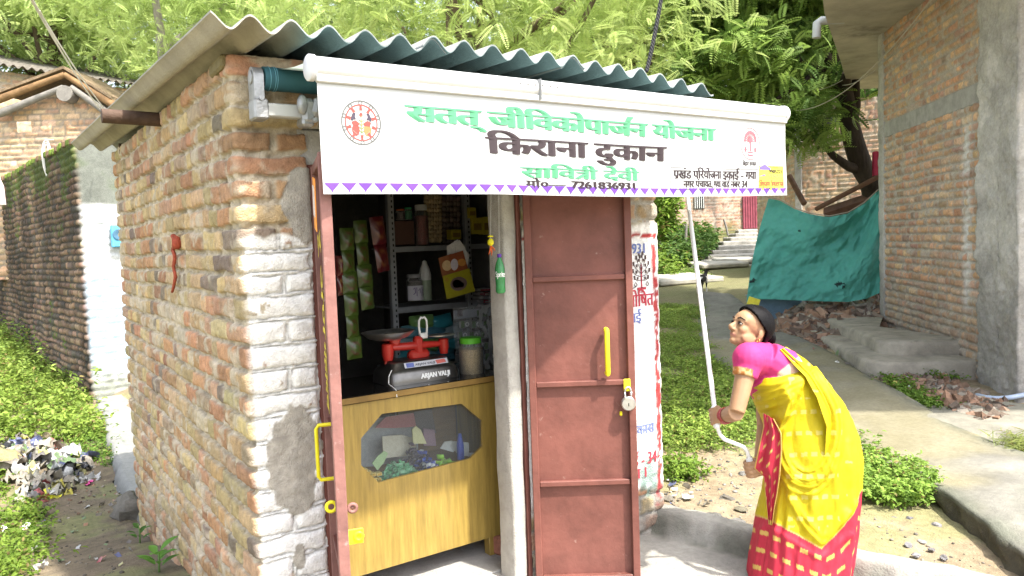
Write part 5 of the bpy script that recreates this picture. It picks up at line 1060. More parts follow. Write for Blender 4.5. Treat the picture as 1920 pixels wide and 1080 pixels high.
# ---------------------------------------------------------------- green tarpaulin
tp_top = [(1441, 372), (1462, 376), (1490, 392), (1520, 402), (1555, 407), (1590, 400), (1620, 382), (1655, 350)]
tp_bot = [(1400, 566), (1420, 561), (1450, 561), (1490, 563), (1540, 565), (1590, 566), (1625, 560), (1652, 548)]
tn, tm = 180, 110; TT = resample(np.array(tp_top, float), tn); TB = resample(np.array(tp_bot, float), tn); G = []
for i in range(tn):
    for j in range(tm):
        s, t = i / (tn - 1), j / (tm - 1); px = TT[i, 0] * (1 - t) + TB[i, 0] * t - 12 * math.sin(t * 3.1) * (1 - s) ** 3 * .5; py = TT[i, 1] * (1 - t) + TB[i, 1] * t
        d = 10.9 - .9 * s
        aa = math.atan2(t + .03, 1.03 - s); rr_ = math.hypot(t, 1 - s)
        sag = .10 * math.sin(aa * 13 + 1.2 * rr_) * min(1, rr_ * 1.4) * math.exp(-rr_ * .5) + .05 * math.sin(aa * 29 + 2) * min(1, rr_) * math.exp(-rr_ * 1.2) + .22 * math.sin((1 - s) * 7 + t * 3.2) * (.3 + .7 * t * 0 + .7 * (1 - t)) + .16 * math.sin(9 * (s * .8 + t * .9)) * (1 - t * .5) + (fbm(s * 5 + t * 3, t * 2 - s * 2, 171, 3) - .5) * .3 + .07 * math.sin(15 * (s + .7 * (1 - t)) ) * s + .05 * math.sin(24 * (t * .8 - s * s * .9)) * (1 - t)
        G.append(ud(px, py, d + sag * .55 + (fbm(s * 16 + t * 8, t * 9 - s * 6, 172, 4) - .5) * .09))
TC = []
for i in range(tn):
    for j in range(tm):
        s, t = i / (tn - 1), j / (tm - 1); c = np.array([.065, .29, .245]) * (.88 + .24 * fbm(s * 6, t * 4, 173, 4)) + .02 * fbm(s * 30, t * 24, 174, 3)
        for (a, q, r_) in ((.66, .80, .035), (.70, .83, .018), (.03, .80, .02), (.30, .21, .010)):
            if math.hypot((s - a) * 1.3, t - q) + (fbm(s * 60, t * 60, 175, 2) - .5) * .05 < r_: c = np.array([.012, .03, .03])
        TC.append(c)
tar = mesh_np('tarpaulin', np.array(G), grid_faces(tn, tm), mat('green_tarp', attr='Col', rough=.75, var=.05, vs=9, bump=.35, bs=220, translucent=.25), None, np.array(TC))
tag(tar, 'faded green tarpaulin hung on a line between the tree and the brick building', 'tarpaulin')
rp = [ud(x, y - 2, 10.9 - .9 * (x - 1441) / 214) for x, y in tp_top]; b = MB(); b.tube([ud(1432, 366, 11.0)] + rp + [ud(1668, 338, 9.9)], .008, 6); tag(b.build('tarpaulin_line', mat('old_rope', (.25, .22, .17), .9, .2)), 'thin line along the sagging top edge of the green tarpaulin', 'rope')
for (px, py, s) in ((1560, 519, .075), (1408, 520, .03)):
    pass
tub = thing('plastic_tub', 'worn blue grey plastic tub under the lower left of the tarpaulin', 'tub', gnd(1450, 596))
c = gnd(1452, 598); wb_ = .36; b = MB(); hz_ = .34
V_ = []
for z, k in ((0, .88), (hz_, 1.0), (hz_ + .015, 1.05), (hz_ + .015, .96), (.03, .84)):
    for q in np.linspace(0, 2 * np.pi, 32, endpoint=False):
        e = .3; V_.append((c[0] + rh[0] * wb_ * k * np.sign(math.cos(q)) * abs(math.cos(q)) ** e + fh[0] * .25 * k * np.sign(math.sin(q)) * abs(math.sin(q)) ** e, c[1] + rh[1] * wb_ * k * np.sign(math.cos(q)) * abs(math.cos(q)) ** e + fh[1] * .25 * k * np.sign(math.sin(q)) * abs(math.sin(q)) ** e, c[2] + z))
F_ = [[i * 32 + j, i * 32 + (j + 1) % 32, (i + 1) * 32 + (j + 1) % 32, (i + 1) * 32 + j] for i in range(4) for j in range(32)] + [list(range(128, 160))]
b.add(np.array(V_), F_); b.build('tub_body', mat('faded_tub', (.13, .20, .27), .55, .3, 6, .1, 40), tub, smooth=True, angle=40)
b = MB(); q = ud(1413, 566, 10.4); b.box(q, (.16, .02, .11), rotz(-35) @ roty(20), .004); tag(b.build('yellow_scrap', mat('yellow_bag', (.60, .55, .05), .5, .2, 20, .2)), 'scrap of yellow plastic at the lower left corner of the tarpaulin', 'plastic scrap')
# ---------------------------------------------------------------- second brick house behind the tarpaulin
hA = ud(1492, 300, 16.5)[:2]; hB = ud(1690, 300, 15.4)[:2]; h2 = thing('brick_house', 'sunlit pale brick house behind the tree and the tarpaulin', 'house', (*hA, 1))
pal_p2 = [(.50, .34, .22), (.46, .28, .18), (.54, .38, .26), (.48, .30, .2)]
hm = hA + (hB - hA) * .27
wall_strip('wall', [hA + fh * 2.6, hA, hB], .2, 1.6 + (432 - 238) / 1430 * 16, .03, 181, BRICK, h2, corner=.02, palette=pal_p2, mortar=(.42, .36, .28), course=.095, lens=(.13, .25), p_long=.6, gap=.02, relief=.016, smear=.3)
wall_strip('upper_wall', [hm, hB], 1.6 + (432 - 236) / 1430 * 16, 1.6 + (432 - 196) / 1430 * 16, .03, 183, BRICK, h2, palette=pal_p2, mortar=(.42, .36, .28), course=.095, lens=(.13, .25), p_long=.6, gap=.02, relief=.016, smear=.3)
dH = unit(hB - hA); nH = V3(-dH[1], dH[0]); b = MB(); c = (hA + hB) / 2 + nH * 1.4; b.box((c[0], c[1], 2), (np.linalg.norm(hB - hA) - .1, 2.6, 3.4), rotz(math.degrees(math.atan2(dH[1], dH[0])))); b.build('inner_block', mat('dark_inside'), h2)
b = MB(); b.box((*(hA - nH * .03 + dH * .06), 2), (.14, .12, 3.6), rotz(math.degrees(math.atan2(dH[1], dH[0]))), .01); b.build('corner_pillar', CONC, h2)
b = MB(); q0 = ud(1548, 402, 13); q1 = ud(1640, 372, 12.5); b.tube([q0, q1], .12, 4); b.tube([ud(1480, 330, 13.6), ud(1508, 382, 13.2)], .05, 8); b.tube([ud(1530, 392, 13), ud(1650, 330, 12)], .04, 8); tag(b.build('timber_stack', mat('brown_board', (.16, .085, .055), .8, .3, 8, .2)), 'brown boards and poles propped above the tarpaulin below the tree', 'timber')
tk = thing('water_tank', 'round black water tank on the pale brick house, left of the tree trunk', 'tank', ud(1552, 236, 15.6)); c = ud(1552, 238, 15.9)
b = MB(); b.lathe([(0, 0), (.22, 0), (.23, .03), (.22, .08), (.23, .12), (.22, .17), (.23, .2), (.15, .26), (.07, .27)], c, (0, 0, 1), 22); b.build('tank_body', mat('black_plastic', (.015, .015, .015), .45, .1), tk, smooth=True, angle=50)
b = MB(); b.lathe([(.075, .27), (.075, .31), (0, .315)], c, (0, 0, 1), 16); b.build('lid', mat('black_plastic'), tk)
q = ud(1644, 306, 11.5); b = MB(); gg = [(q[0] + rh[0] * (u - .5) * .14 + fh[0] * .03 * math.sin(u * 9), q[1] + rh[1] * (u - .5) * .14 + fh[1] * .03 * math.sin(u * 9), q[2] + .16 - v * .36 + .02 * math.sin(u * 4)) for u in np.linspace(0, 1, 8) for v in np.linspace(0, 1, 8)]; b.add(np.array(gg), grid_faces(8, 8)); tag(b.build('hanging_cloth', mat('red_cloth', (.45, .04, .08), .8, .15), smooth=True, fix=False), 'small red cloth hanging at the far corner of the brick building', 'cloth')
# ---------------------------------------------------------------- far house with red door and stone stairs
cd_ = 25.; cA = ud(1259, 400, cd_)[:2]; cB = ud(1520, 400, cd_ + .5)[:2]; hc = thing('brick_house', 'distant brick house with a dull red door at the top of stone stairs', 'house', (*cA, 1.3)); dC = unit(cB - cA); nC = V3(-dC[1], dC[0])
def Cc(px, py, o=0): p = plane(px, py, (nC[0], nC[1], 0), nC @ cA + o); return p
def paint_c(U, Z, X, Y, H, C, on, e):
    for px, w_ in ((1326, .16), (1338, .12)):
        k = np.exp(-((U - (Cc(px, 400)[:2] - cA) @ dC) / w_) ** 2) * sstep(.25, .5, fbm(U * 3, Z, 191, 3)) * .7; C = C * (1 - k[..., None]) + np.array([.10, .09, .08]) * k[..., None]
    m = sstep(Cc(1360, 408)[2], Cc(1360, 440)[2], Z + (fbm(U * 2, Z * 2, 192, 4) - .5) * .8) * np.exp(-((U - (Cc(1365, 400)[:2] - cA) @ dC) / .8) ** 2); C = C * (1 - .8 * m[..., None]) + np.array([.10, .14, .03]) * .8 * m[..., None]
    return H, C
wall_strip('wall', [cA, cB], .3, 4.4, .035, 193, BRICK, hc, paint_c, palette=[(.36, .20, .13), (.40, .24, .16), (.32, .18, .12), (.44, .28, .19)], mortar=(.36, .31, .25), course=.1, lens=(.13, .26), p_long=.6, gap=.022, relief=.014, smear=.3)
b = MB(); c = (cA + cB) / 2 + nC * 2; b.box((c[0], c[1], 2.3), (np.linalg.norm(cB - cA), 3.8, 4.2), rotz(math.degrees(math.atan2(dC[1], dC[0])))); b.build('inner_block', mat('dark_inside'), hc)
def cbox_(nm, p0, p1, o, d, m): A_, B_ = Cc(*p0, o), Cc(*p1, o); mb = MB(); c = (A_ + B_) / 2; mb.box(c, (np.linalg.norm((B_ - A_)[:2]), d, abs(A_[2] - B_[2])), rotz(math.degrees(math.atan2(dC[1], dC[0]))), .01); return mb.build(nm, m, hc)
cbox_('corner_pillar', (1255, 360), (1266, 470), -.05, .12, CONC)
dr_ = cbox_('door', (1392, 368), (1428, 428), -.04, .06, mat('dull_red_tin', (.22, .05, .07), .6, .25, 6, .1)); 
for k in range(8): 
    A_ = Cc(1394 + k * 4.6, 398, -.075); mb = MB(); mb.tube([(A_[0], A_[1], Cc(1394, 369)[2]), (A_[0], A_[1], Cc(1394, 427)[2])], .02, 6); mb.build('door_rib', mat('dull_red_tin'), dr_)
mb = MB()
wf_ = cbox_('window', (1301, 366), (1321, 391), -.01, .05, mat('black_hole'))
for k in range(5): A_ = Cc(1303 + k * 4, 380, -.05); mb.tube([(A_[0], A_[1], Cc(1303, 366)[2]), (A_[0], A_[1], Cc(1303, 391)[2])], .018, 6)
mb.build('window_grille', mat('grille_white', (.5, .5, .48), .6, 0), wf_)
b = MB(); rg = random.Random(5)
s_top = Cc(1408, 430); s_bot = gnd(1352, 497); nst = 9
stairs = thing('stone_stairs', 'weathered stone stairs climbing to the dull red door of the distant house', 'stairs', s_bot)
for k in range(nst):
    t = k / (nst - 1); p = s_bot + (s_top - s_bot) * t; b = MB(); wd_ = 1.75 - .7 * t; hgt_ = .5
    b.box((p[0], p[1], p[2] - hgt_ / 2), (wd_ * rg.uniform(.92, 1.05), .75, hgt_), rotz(-34 + rg.uniform(-3, 3)) @ rotx(rg.uniform(-1, 1)), .03); b.build('stair_tread', mat('stair_stone', (.30, .285, .25), .9, .35, 5, .3, 40, tint=((.12, .12, .10), 3, .56)), stairs)
b = MB(); p = s_bot + (s_top - s_bot) * .62; b.box((p[0] + rh[0] * .95, p[1] + rh[1] * .95, p[2] - .25), (.5, .6, .7), rotz(-34), .02); b.build('side_block', mat('side_block', (.16, .14, .11), .9, .3, 6, .3), stairs)
SLAB = mat('flag_stone', (.36, .34, .29), .9, .25, 5, .3, 50)
for k, (px, py, w_, d_, a, lb) in enumerate(((1345, 500, 1.3, .9, -20, 'broken flat stone slab at the foot of the far stairs'), (1375, 492, 1.0, .7, -40, 'smaller flat stone slab beside the far stairs'), (1268, 528, 1.7, 1.2, -10, 'wide flat concrete slab on the dirt beyond the grass'))):
    p = gnd(px, py); b = MB(); b.box((p[0], p[1], p[2] + .06), (w_, d_, .12), rotz(a) @ rotx(3), .03); tag(b.build('stone_slab', SLAB), lb, 'slab', 'flat slabs near the far stairs')
for k, (px, p0, p1, r_, d, dx, lb) in enumerate(((1285, 420, 500, .035, 21, 2, 'thin grey fence post in the bushes below the distant house'), (1365, 411, 442, .03, 22.5, -8, 'pale leaning stick beside the far stairs'))):
    b = MB(); b.tube([ud(px + dx, p0, d), ud(px + dx * .4, (p0 + p1) / 2, d), ud(px, p1, d)], r_, 8); tag(b.build('post', POLE2, smooth=True, angle=50), lb, 'post')
# ---------------------------------------------------------------- goat on the dirt slope
def remesh(mb, name, m, vox, parent=None, smooth_it=4, paint=None):
    o = mb.build('tmp', m); md = o.modifiers.new('r', 'REMESH'); md.mode = 'VOXEL'; md.voxel_size = vox; md.use_smooth_shade = True
    if smooth_it: s2 = o.modifiers.new('s', 'SMOOTH'); s2.iterations = smooth_it; s2.factor = .5
    dg = bpy.context.evaluated_depsgraph_get(); me = bpy.data.meshes.new_from_object(o.evaluated_get(dg)); me.name = name
    bpy.data.objects.remove(o); me.materials.clear(); me.materials.append(m)
    n_ = len(me.vertices); co = np.zeros(n_ * 3, np.float32); me.vertices.foreach_get('co', co); co = co.reshape(-1, 3)
    for a in list(me.color_attributes): me.color_attributes.remove(a)
    if paint is not None:
        c = np.ones((n_, 4), np.float32); c[:, :3] = paint(co); a = me.color_attributes.new('Col', 'FLOAT_COLOR', 'POINT'); a.data.foreach_set('color', c.ravel())
    me.polygons.foreach_set('use_smooth', np.ones(len(me.polygons), bool)); o = bpy.data.objects.new(name, me); return link(o, parent)
gp0 = gnd(1317, 549); GS = .52; gx_ = unit(V3(fh[0] * .8 + rh[0] * .5, fh[1] * .8 + rh[1] * .5, 0)); gy_ = V3(-gx_[1], gx_[0], 0); L3 = lambda a, c, z: gp0 + (gx_ * a + gy_ * c + V3(0, 0, z)) * GS
b = MB(); b.tube([L3(-.36, 0, .52), L3(-.2, 0, .56), L3(.05, 0, .54), L3(.25, 0, .56), L3(.36, 0, .60)], np.array([.09, .145, .15, .145, .10]) * GS, 14)
for a, s in ((-.28, 1), (-.28, -1)): b.tube([L3(a, s * .08, .5), L3(a + .04, s * .09, .36), L3(a - .07, s * .09, .22), L3(a - .03, s * .09, .03), L3(a - .01, s * .09, 0)], np.array([.075, .05, .028, .024, .03]) * GS, 8)
for a, s in ((.26, 1), (.26, -1)): b.tube([L3(a, s * .08, .5), L3(a + .0, s * .08, .34), L3(a - .01, s * .08, .2), L3(a, s * .08, 0)], np.array([.06, .04, .025, .028]) * GS, 8)
b.tube([L3(.32, 0, .6), L3(.44, 0, .72), L3(.5, 0, .80)], np.array([.09, .065, .055]) * GS, 10); b.tube([L3(.47, 0, .82), L3(.56, 0, .78), L3(.65, 0, .72)], np.array([.06, .055, .032]) * GS, 10)
for s in (1, -1): b.tube([L3(.47, s * .05, .82), L3(.44, s * .13, .79), L3(.43, s * .17, .74)], np.array([.02, .03, .012]) * GS, 6); b.tube([L3(.46, s * .03, .86), L3(.42, s * .04, .93), L3(.36, s * .05, .96)], np.array([.014, .011, .005]) * GS, 6)
b.tube([L3(-.42, 0, .58), L3(-.48, 0, .64)], np.array([.03, .02]) * GS, 6)
def gpaint(co): d = (co - gp0) @ gx_; n_ = fbm(co[:, 0] * 5, co[:, 2] * 5 + co[:, 1] * 3, 197, 3); k = ((n_ > .5) & (co[:, 2] - gp0[2] < .32) | (co[:, 2] - gp0[2] < .1)).astype(float)[:, None]; return np.array([.02, .018, .016]) * (1 - k) + np.array([.6, .58, .54]) * k
tag(remesh(b, 'goat', mat('goat_coat', attr='Col', rough=.85, var=.2, vs=30, bump=.2), .011, None, 3, gpaint), 'small black and white goat standing on the dirt beyond the crank rod', 'goat')
# ---------------------------------------------------------------- apron and lip by the right pier
LA = uz(1243, 966, .15)[:2]; LBp = uz(1425, 1014, .13)[:2]; dLp = unit(LBp - LA); nLp = V3(dLp[1], -dLp[0])
if nLp @ (CAM[:2] - LA) < 0: nLp = -nLp
S = np.linspace(-.35, 1.6, 110); T = np.linspace(-.16, 1.25, 90); S_, T_ = np.meshgrid(S, T, indexing='ij'); AX = LA[0] + dLp[0] * S_ + nLp[0] * T_; AY = LA[1] + dLp[1] * S_ + nLp[1] * T_
wv = T_ + (fbm(S_ * 4, T_ * 0, 201, 3) - .5) * .08
lip = sstep(-.15, -.09, wv) * sstep(.06, .0, wv)
AZ = .015 + .045 * sstep(-.15, -.1, wv) + .11 * lip - .12 * sstep(-.11, -.16, wv) + (fbm(AX * 3, AY * 3, 202, 4) - .5) * .05 + (fbm(AX * 14, AY * 14, 203, 3) - .5) * .014 - .06 * sstep(.2, 1.2, T_)
ac = np.array([.33, .315, .28]) * (.55 + .85 * fbm(AX * 4, AY * 4, 204, 5))[..., None] * (.88 + .24 * fbm(AX * 25, AY * 25, 205, 3))[..., None]
k = (sstep(.075, .0, np.abs(wv - .05)) * sstep(.36, .5, fbm(AX * 4 + 7, AY * 4, 206, 4) + .04))[..., None] * .8; ac = ac * (1 - k) + np.array([.09, .095, .07]) * k * (.5 + fbm(AX * 30, AY * 30, 207, 3))[..., None] + 0
tag(mesh_np('pavement', np.stack([AX, AY, AZ], -1).reshape(-1, 3), grid_faces(110, 90), mat('old_concrete'), None, ac.reshape(-1, 3)), kind='structure')
# kerb branch at far right
b = MB(); n_ = 30; q0, q1 = gnd(1822, 822, .1), gnd(1960, 770, .1); dq = unit((q1 - q0)[:2]); nq = V3(-dq[1], dq[0]); V_ = []
if nq @ (CAM[:2] - q0[:2]) < 0: nq = -nq
for i in range(n_):
    s = i / (n_ - 1) * np.linalg.norm((q1 - q0)[:2]) * 1.2
    for o_, z in ((-.9, -.06), (-.5, .05), (.10, .06), (.2, .0), (.27, -.5)):
        p = q0[:2] + dq * s + nq * (o_ + (fbm(s * 3, o_ * 4, 211) - .5) * .22); V_.append((p[0], p[1], float(hbase(*p)) + PH - .07 + z * .6 + (fbm(s * 4, o_ * 6, 212) - .5) * .04))
tag(mesh_np('kerb', np.array(V_), grid_faces(n_, 5), mat('kerb_concrete', (.19, .18, .145), .92, .3, 5, .4, 70, tint=((.12, .12, .09), 3, .58))), kind='structure')
# hose pipe
b = MB(); hp_ = [gnd(1832, 744, .02), gnd(1848, 748, .03), gnd(1870, 750, .03), gnd(1895, 748, .05), gnd(1925, 742, .06), gnd(1990, 730, .06)]; b.tube([p + V3(0, 0, .012) for p in resample(np.array(hp_), 30)], .021, 10); tag(b.build('hose_pipe', mat('pale_blue_hose', (.30, .36, .46), .4, .08, 20, .05), smooth=True, angle=50), 'pale blue grey hose pipe lying at the foot of the concrete column', 'hose')
# ---------------------------------------------------------------- cables
CAB = mat('black_cable', (.02, .02, .022), .7, .1); WIRE = mat('white_wire', (.62, .6, .56), .6, .05)
def sagline(a, c, sag, n_=24): t = np.linspace(0, 1, n_)[:, None]; P = a * (1 - t) + c * t; P[:, 2] -= sag * 4 * (t * (1 - t))[:, 0]; return P
b = MB(); A_, B_ = ud(1244, -30, 5.2), ud(1212, 135, 5.0); P = sagline(A_, B_, .03, 60); tw = np.arange(60) * .9
for ph in (0, 2.1, 4.2): b.tube(P + .008 * np.c_[np.cos(tw + ph), np.sin(tw + ph), 0 * tw], .008, 6)
tag(b.build('power_cable', CAB, smooth=True), 'black twisted power cable dropping behind the corrugated roof', 'cable')
b = MB()
for dx in (0, 9): b.tube(sagline(ud(50 + dx * .3, -15, 6.5), ud(187 + dx, 204, 9.5), .05), .008, 6)
b.tube(sagline(ud(75, 20, 6.8), ud(195, 207, 9.6), .1), .005, 6); tag(b.build('white_wires', WIRE), 'pair of white wires slanting down to the brick gable at upper left', 'wires')
b = MB(); o0 = ud(86, 268, 11.2)
for k in range(3): b.tube([o0 + V3(rh[0], rh[1], 0) * (.07 * math.sin(q) * (1 - .2 * k)) + V3(0, 0, -.22 + .26 * math.cos(q) - .03 * k) for q in np.linspace(-.1, 6.4, 30)], .008, 6)
b.tube([o0 + V3(0, 0, .04), ud(100, 262, 11.0)], .008, 6); tag(b.build('wire_loop', WIRE), 'loop of white wire hung over the mossy wall top', 'wire')
b = MB(); b.tube(sagline(ud(1470, 205, 12), ud(1760, -20, 7), .35), .006, 6); b.tube(sagline(ud(1500, 170, 12.5), ud(1580, 150, 11), .06), .005, 6); b.tube(sagline(ud(1580, 160, 11), ud(1720, 40, 7.6), .15), .005, 6); tag(b.build('service_wires', mat('grey_wire', (.33, .30, .24), .8, 0)), 'thin sagging wires crossing to the brick building at upper right', 'wires')
b = MB(); b.tube([ud(-6, 330, 3.5), ud(3, 350, 3.5), ud(6, 384, 3.5)], [.008, .010, .012], 10); tag(b.build('marker_pole', mat('red_white_pole', (.62, .5, .48), .6, .4, 6, 0)), 'tip of a red and white pole at the left edge beside the mossy wall', 'pole')
# red cord tied to a nail in the kiosk side wall
cr = ux(326, 445, -.03); b = MB(); P = [ux(px, py, -.035) for px, py in ((327, 443), (331, 455), (325, 468), (330, 480), (327, 500), (331, 520), (325, 546))]
for k in range(4): b.tube([p + V3(-.004, .012 * math.sin(i * 1.7 + k * 1.6), .004 * math.cos(k + i)) for i, p in enumerate(resample(np.array(P), 16))], np.interp(np.arange(16), [0, 3, 15], [.012, .007, .006]), 6)
b.ell(P[1], (.02, .022, .03), 10, 8, noise=.3); tag(b.build('knotted_rope', mat('red_cord', (.30, .06, .03), .85, .3, 60, .3), smooth=True), 'red cloth cord knotted on the side wall of the kiosk', 'cord')
# ---------------------------------------------------------------- foliage
def leaf_mat(name, tl=.35): return mat(name, attr='Col', rough=.6, var=.12, vs=3, bump=0, spec=.25, translucent=tl)
LEAF = leaf_mat('leaf', .45)
def frond(n, L, lw, ll, droop=.25):
    V = []; F = []
    for i in range(n):
        t = (i + .6) / n; x = t * L; z = -droop * L * t * t; k = math.sin(math.pi * min(1, t * .85 + .15)) ** .5
        for s in (-1, 1):
            a = len(V); d = unit(V3(.35, s, -.15)); p = V3(x, 0, z); l = ll * k; w_ = V3(1, -.3 * s, 0) * lw * .5
            V += [p, p + d * l * .5 + w_, p + d * l, p + d * l * .5 - w_]; F.append([a, a + 1, a + 2, a + 3])
    return np.array(V), np.array(F)
def rand_rots(n, rg, tilt=.6):
    """random frames: x axis points outwards with a random heading, z leans about"""
    az = rg.uniform(0, 2 * np.pi, n); el = rg.normal(-.1, tilt, n); ro = rg.normal(0, .5, n)
    x = np.stack([np.cos(az) * np.cos(el), np.sin(az) * np.cos(el), np.sin(el)], 1); y0 = np.stack([-np.sin(az), np.cos(az), 0 * az], 1); z0 = np.cross(x, y0)
    y = y0 * np.cos(ro)[:, None] + z0 * np.sin(ro)[:, None]; return np.stack([x, y, np.cross(x, y)], 2)
def scatter(tmpl, pos, rots, scl, cols):
    V0, F0 = tmpl; n = len(pos); m = len(V0); V = np.einsum('nij,mj->nmi', rots, V0) * scl[:, None, None] + pos[:, None]
    F = (F0[None] + (np.arange(n) * m)[:, None, None]).reshape(-1, F0.shape[1]); return V.reshape(-1, 3), F, np.repeat(cols, m, 0)
def crown(blobs, nclump, per, tmpl, rg, c0, c1, csz, scl=(.7, 1.2), clearz=None):
    P = []; C = []; w_ = np.array([b[1] ** 2 for b in blobs]); w_ /= w_.sum()
    cc = []
    for k in rg.choice(len(blobs), nclump, p=w_):
        d = rg.normal(size=3); d /= np.linalg.norm(d); r_ = blobs[k][1] * rg.uniform(.35, 1.0) ** .5; cc.append(np.array(blobs[k][0]) + d * r_ * np.array([1, 1, .75]))
    cc = np.array(cc); tone = rg.uniform(0, 1, nclump)
    for q, t in zip(cc, tone):
        k = int(per * rg.uniform(.5, 1.4)); P.append(q + rg.normal(size=(k, 3)) * csz * np.array([1, 1, .55]))
        b = np.clip(t + rg.normal(0, .18, k), 0, 1)[:, None]; C.append((np.array(c0) * (1 - b) + np.array(c1) * b) * rg.uniform(.8, 1.2, (k, 1)))
    P = np.concatenate(P); C = np.concatenate(C)
    if clearz is not None: k = clearz(P); P = P[k]; C = C[k]
    n = len(P); V, F, CC = scatter(tmpl, P, rand_rots(n, rg), rg.uniform(*scl, n), C); return V, F, CC, cc
BARK_D = mat('dark_bark', (.045, .034, .024), .95, .4, 9, .8, 25, stretch=(1, 1, .35))
BARK = mat('bark', (.13, .095, .065), .95, .35, 7, .8, 25, stretch=(1, 1, .35))
BARK_P = mat('pale_bark', (.30, .27, .23), .95, .3, 7, .6, 25)
def tree(name, label, base, trunk, r0, blobs, ncl, per, tmpl, seed, c0, c1, csz, group=None, limbs=10, bark=BARK, scl=(.7, 1.2), clearz=None, r1=.5):
    rg = np.random.default_rng(seed); t = thing(name, label, 'tree', base, group)
    V, F, C, cc = crown(blobs, ncl, per, tmpl, rg, c0, c1, csz, scl, clearz); mesh_np('crown', V, F, LEAF, t, C, smooth=False)
    b = MB(); P = resample(np.array(trunk, float), 16); P[1:-1] += rg.normal(0, r0 * .12, (14, 3)); b.tube(P, r0 * np.linspace(1, r1, 16) * rg.uniform(.93, 1.07, 16), 14)
    for k in range(limbs):
        q = cc[rg.integers(len(cc))]; a = P[rg.integers(8, 16)]; m_ = (a + q) / 2 + rg.normal(0, .25, 3); Q = np.array([a, a * .7 + m_ * .3 + V3(0, 0, .1), m_, q]); b.tube(resample(Q, 8), r0 * np.linspace(.42, .08, 8), 8)
    b.build('trunk', bark, t, smooth=True, fix=False); return t
FR_A = frond(15, .40, .022, .075); FR_B = frond(10, .30, .032, .085, .4); FR_C = frond(9, .5, .06, .14)
YG0, YG1 = (.30, .40, .11), (.56, .66, .24); DG0, DG1 = (.035, .085, .018), (.13, .22, .04)
def pb(px, py, d, r_): return (ud(px, py, d), r_)
TG = 'feathery trees behind the kiosk'
def gz(p): return V3(p[0], p[1], float(hbase(p[0], p[1])))
def ttree(label, px, d, top, blobs, ncl, per, tm, seed, c0, c1, csz, **kw):
    p = ud(px, 480, d); base = gz(p); tp = ud(top[0], top[1], d + .3); return tree(kw.pop('name', 'acacia_tree'), label, base, [base - V3(0, 0, .3), base * .6 + tp * .4 + V3(.15, .1, 0), tp], kw.pop('r0', .2), [pb(*q) for q in blobs], ncl, per, tm, seed, c0, c1, csz, **kw)
over = lambda P: ~((P[:, 0] > -.9) & (P[:, 0] < 2.7) & (P[:, 1] < 3.8) & (P[:, 2] < 3.4))
ttree('tall pale green feathery tree rising directly behind the middle of the corrugated roof', 900, 10.5, (880, 60), [(620, 40, 10.5, 1.3), (820, -20, 10, 1.5), (980, 40, 10, 1.4), (1130, 40, 9.6, 1.2), (720, -120, 10.5, 1.8), (1050, -120, 10, 1.8), (900, -260, 10.5, 2)], 200, 42, FR_A, 301, YG0, YG1, .30, group=TG, scl=(.45, .85), clearz=over)
ttree('bright yellow green feathery tree above the tin roofed house at far left', 60, 20, (100, 40), [(-60, 60, 20, 2.0), (80, 20, 20, 2.0), (240, 40, 20, 1.9), (-20, -120, 20, 2.5), (180, -140, 20, 2.6)], 180, 40, FR_C, 302, (.30, .40, .11), (.56, .66, .26), .5, group=TG, scl=(.5, .9))
ttree('leaning feathery tree with a bare pale limb, behind the left end of the corrugated roof', 340, 15, (300, 60), [(330, 20, 15, 1.4), (430, 60, 14.5, 1.2), (250, -30, 15, 1.5), (400, -120, 15, 1.9), (540, -20, 14, 1.3)], 140, 40, FR_A, 303, YG0, (.46, .57, .20), .40, group=TG, bark=BARK_P, scl=(.5, .9))
ttree('feathery tree between the corrugated roof end and the dark green neem', 1180, 15, (1180, 60), [(1150, 100, 15, 1.2), (1250, 40, 15, 1.4), (1180, -60, 15, 1.7), (1330, -40, 14.5, 1.5), (1100, 0, 15.5, 1.5)], 150, 42, FR_A, 304, YG0, YG1, .38, group=TG, scl=(.5, .9))
# the neem with the dark trunk behind the tarpaulin
nd = 12.6; p = ud(1640, 380, nd); base = gz(p); rgn = np.random.default_rng(9)
neem = thing('neem_tree', 'neem tree with a dark curved trunk behind the tarpaulin', 'tree', base)
trk = [base - V3(0, 0, .2), ud(1640, 350, nd), ud(1614, 310, nd), ud(1596, 250, nd), ud(1586, 190, nd), ud(1575, 130, nd), ud(1560, 60, nd), ud(1540, -40, nd)]
b = MB(); P = resample(np.array(trk), 26); b.tube(P, np.interp(np.linspace(0, 1, 26), [0, .25, .4, .6, 1], [.34, .26, .18, .15, .07]), 14)
b.tube(resample(np.array([ud(1612, 318, nd), ud(1590, 312, nd - .1), ud(1562, 292, nd - .1), ud(1545, 270, nd - .1), ud(1548, 240, nd - .1)]), 14), np.linspace(.09, .035, 14), 10); b.tube([ud(1550, 278, nd - .1), ud(1538, 272, nd - .15), ud(1532, 280, nd - .15)], [.05, .035, .03], 8)
b.tube(resample(np.array([ud(1594, 240, nd), ud(1604, 200, nd), ud(1604, 150, nd), ud(1620, 90, nd)]), 12), np.linspace(.10, .04, 12), 10); b.tube(resample(np.array([ud(1586, 185, nd), ud(1540, 130, nd), ud(1500, 110, nd - .4), ud(1430, 90, nd - .8)]), 12), np.linspace(.09, .03, 12), 10)
b.tube(resample(np.array([ud(1580, 150, nd), ud(1520, 60, nd), ud(1440, 0, nd), ud(1350, -40, nd)]), 12), np.linspace(.09, .03, 12), 10); b.tube(resample(np.array([ud(1540, 130, nd), ud(1480, 170, nd - .5), ud(1420, 210, nd - .8)]), 10), np.linspace(.06, .02, 10), 8)
b.build('trunk', BARK_D, neem, smooth=True, fix=False)
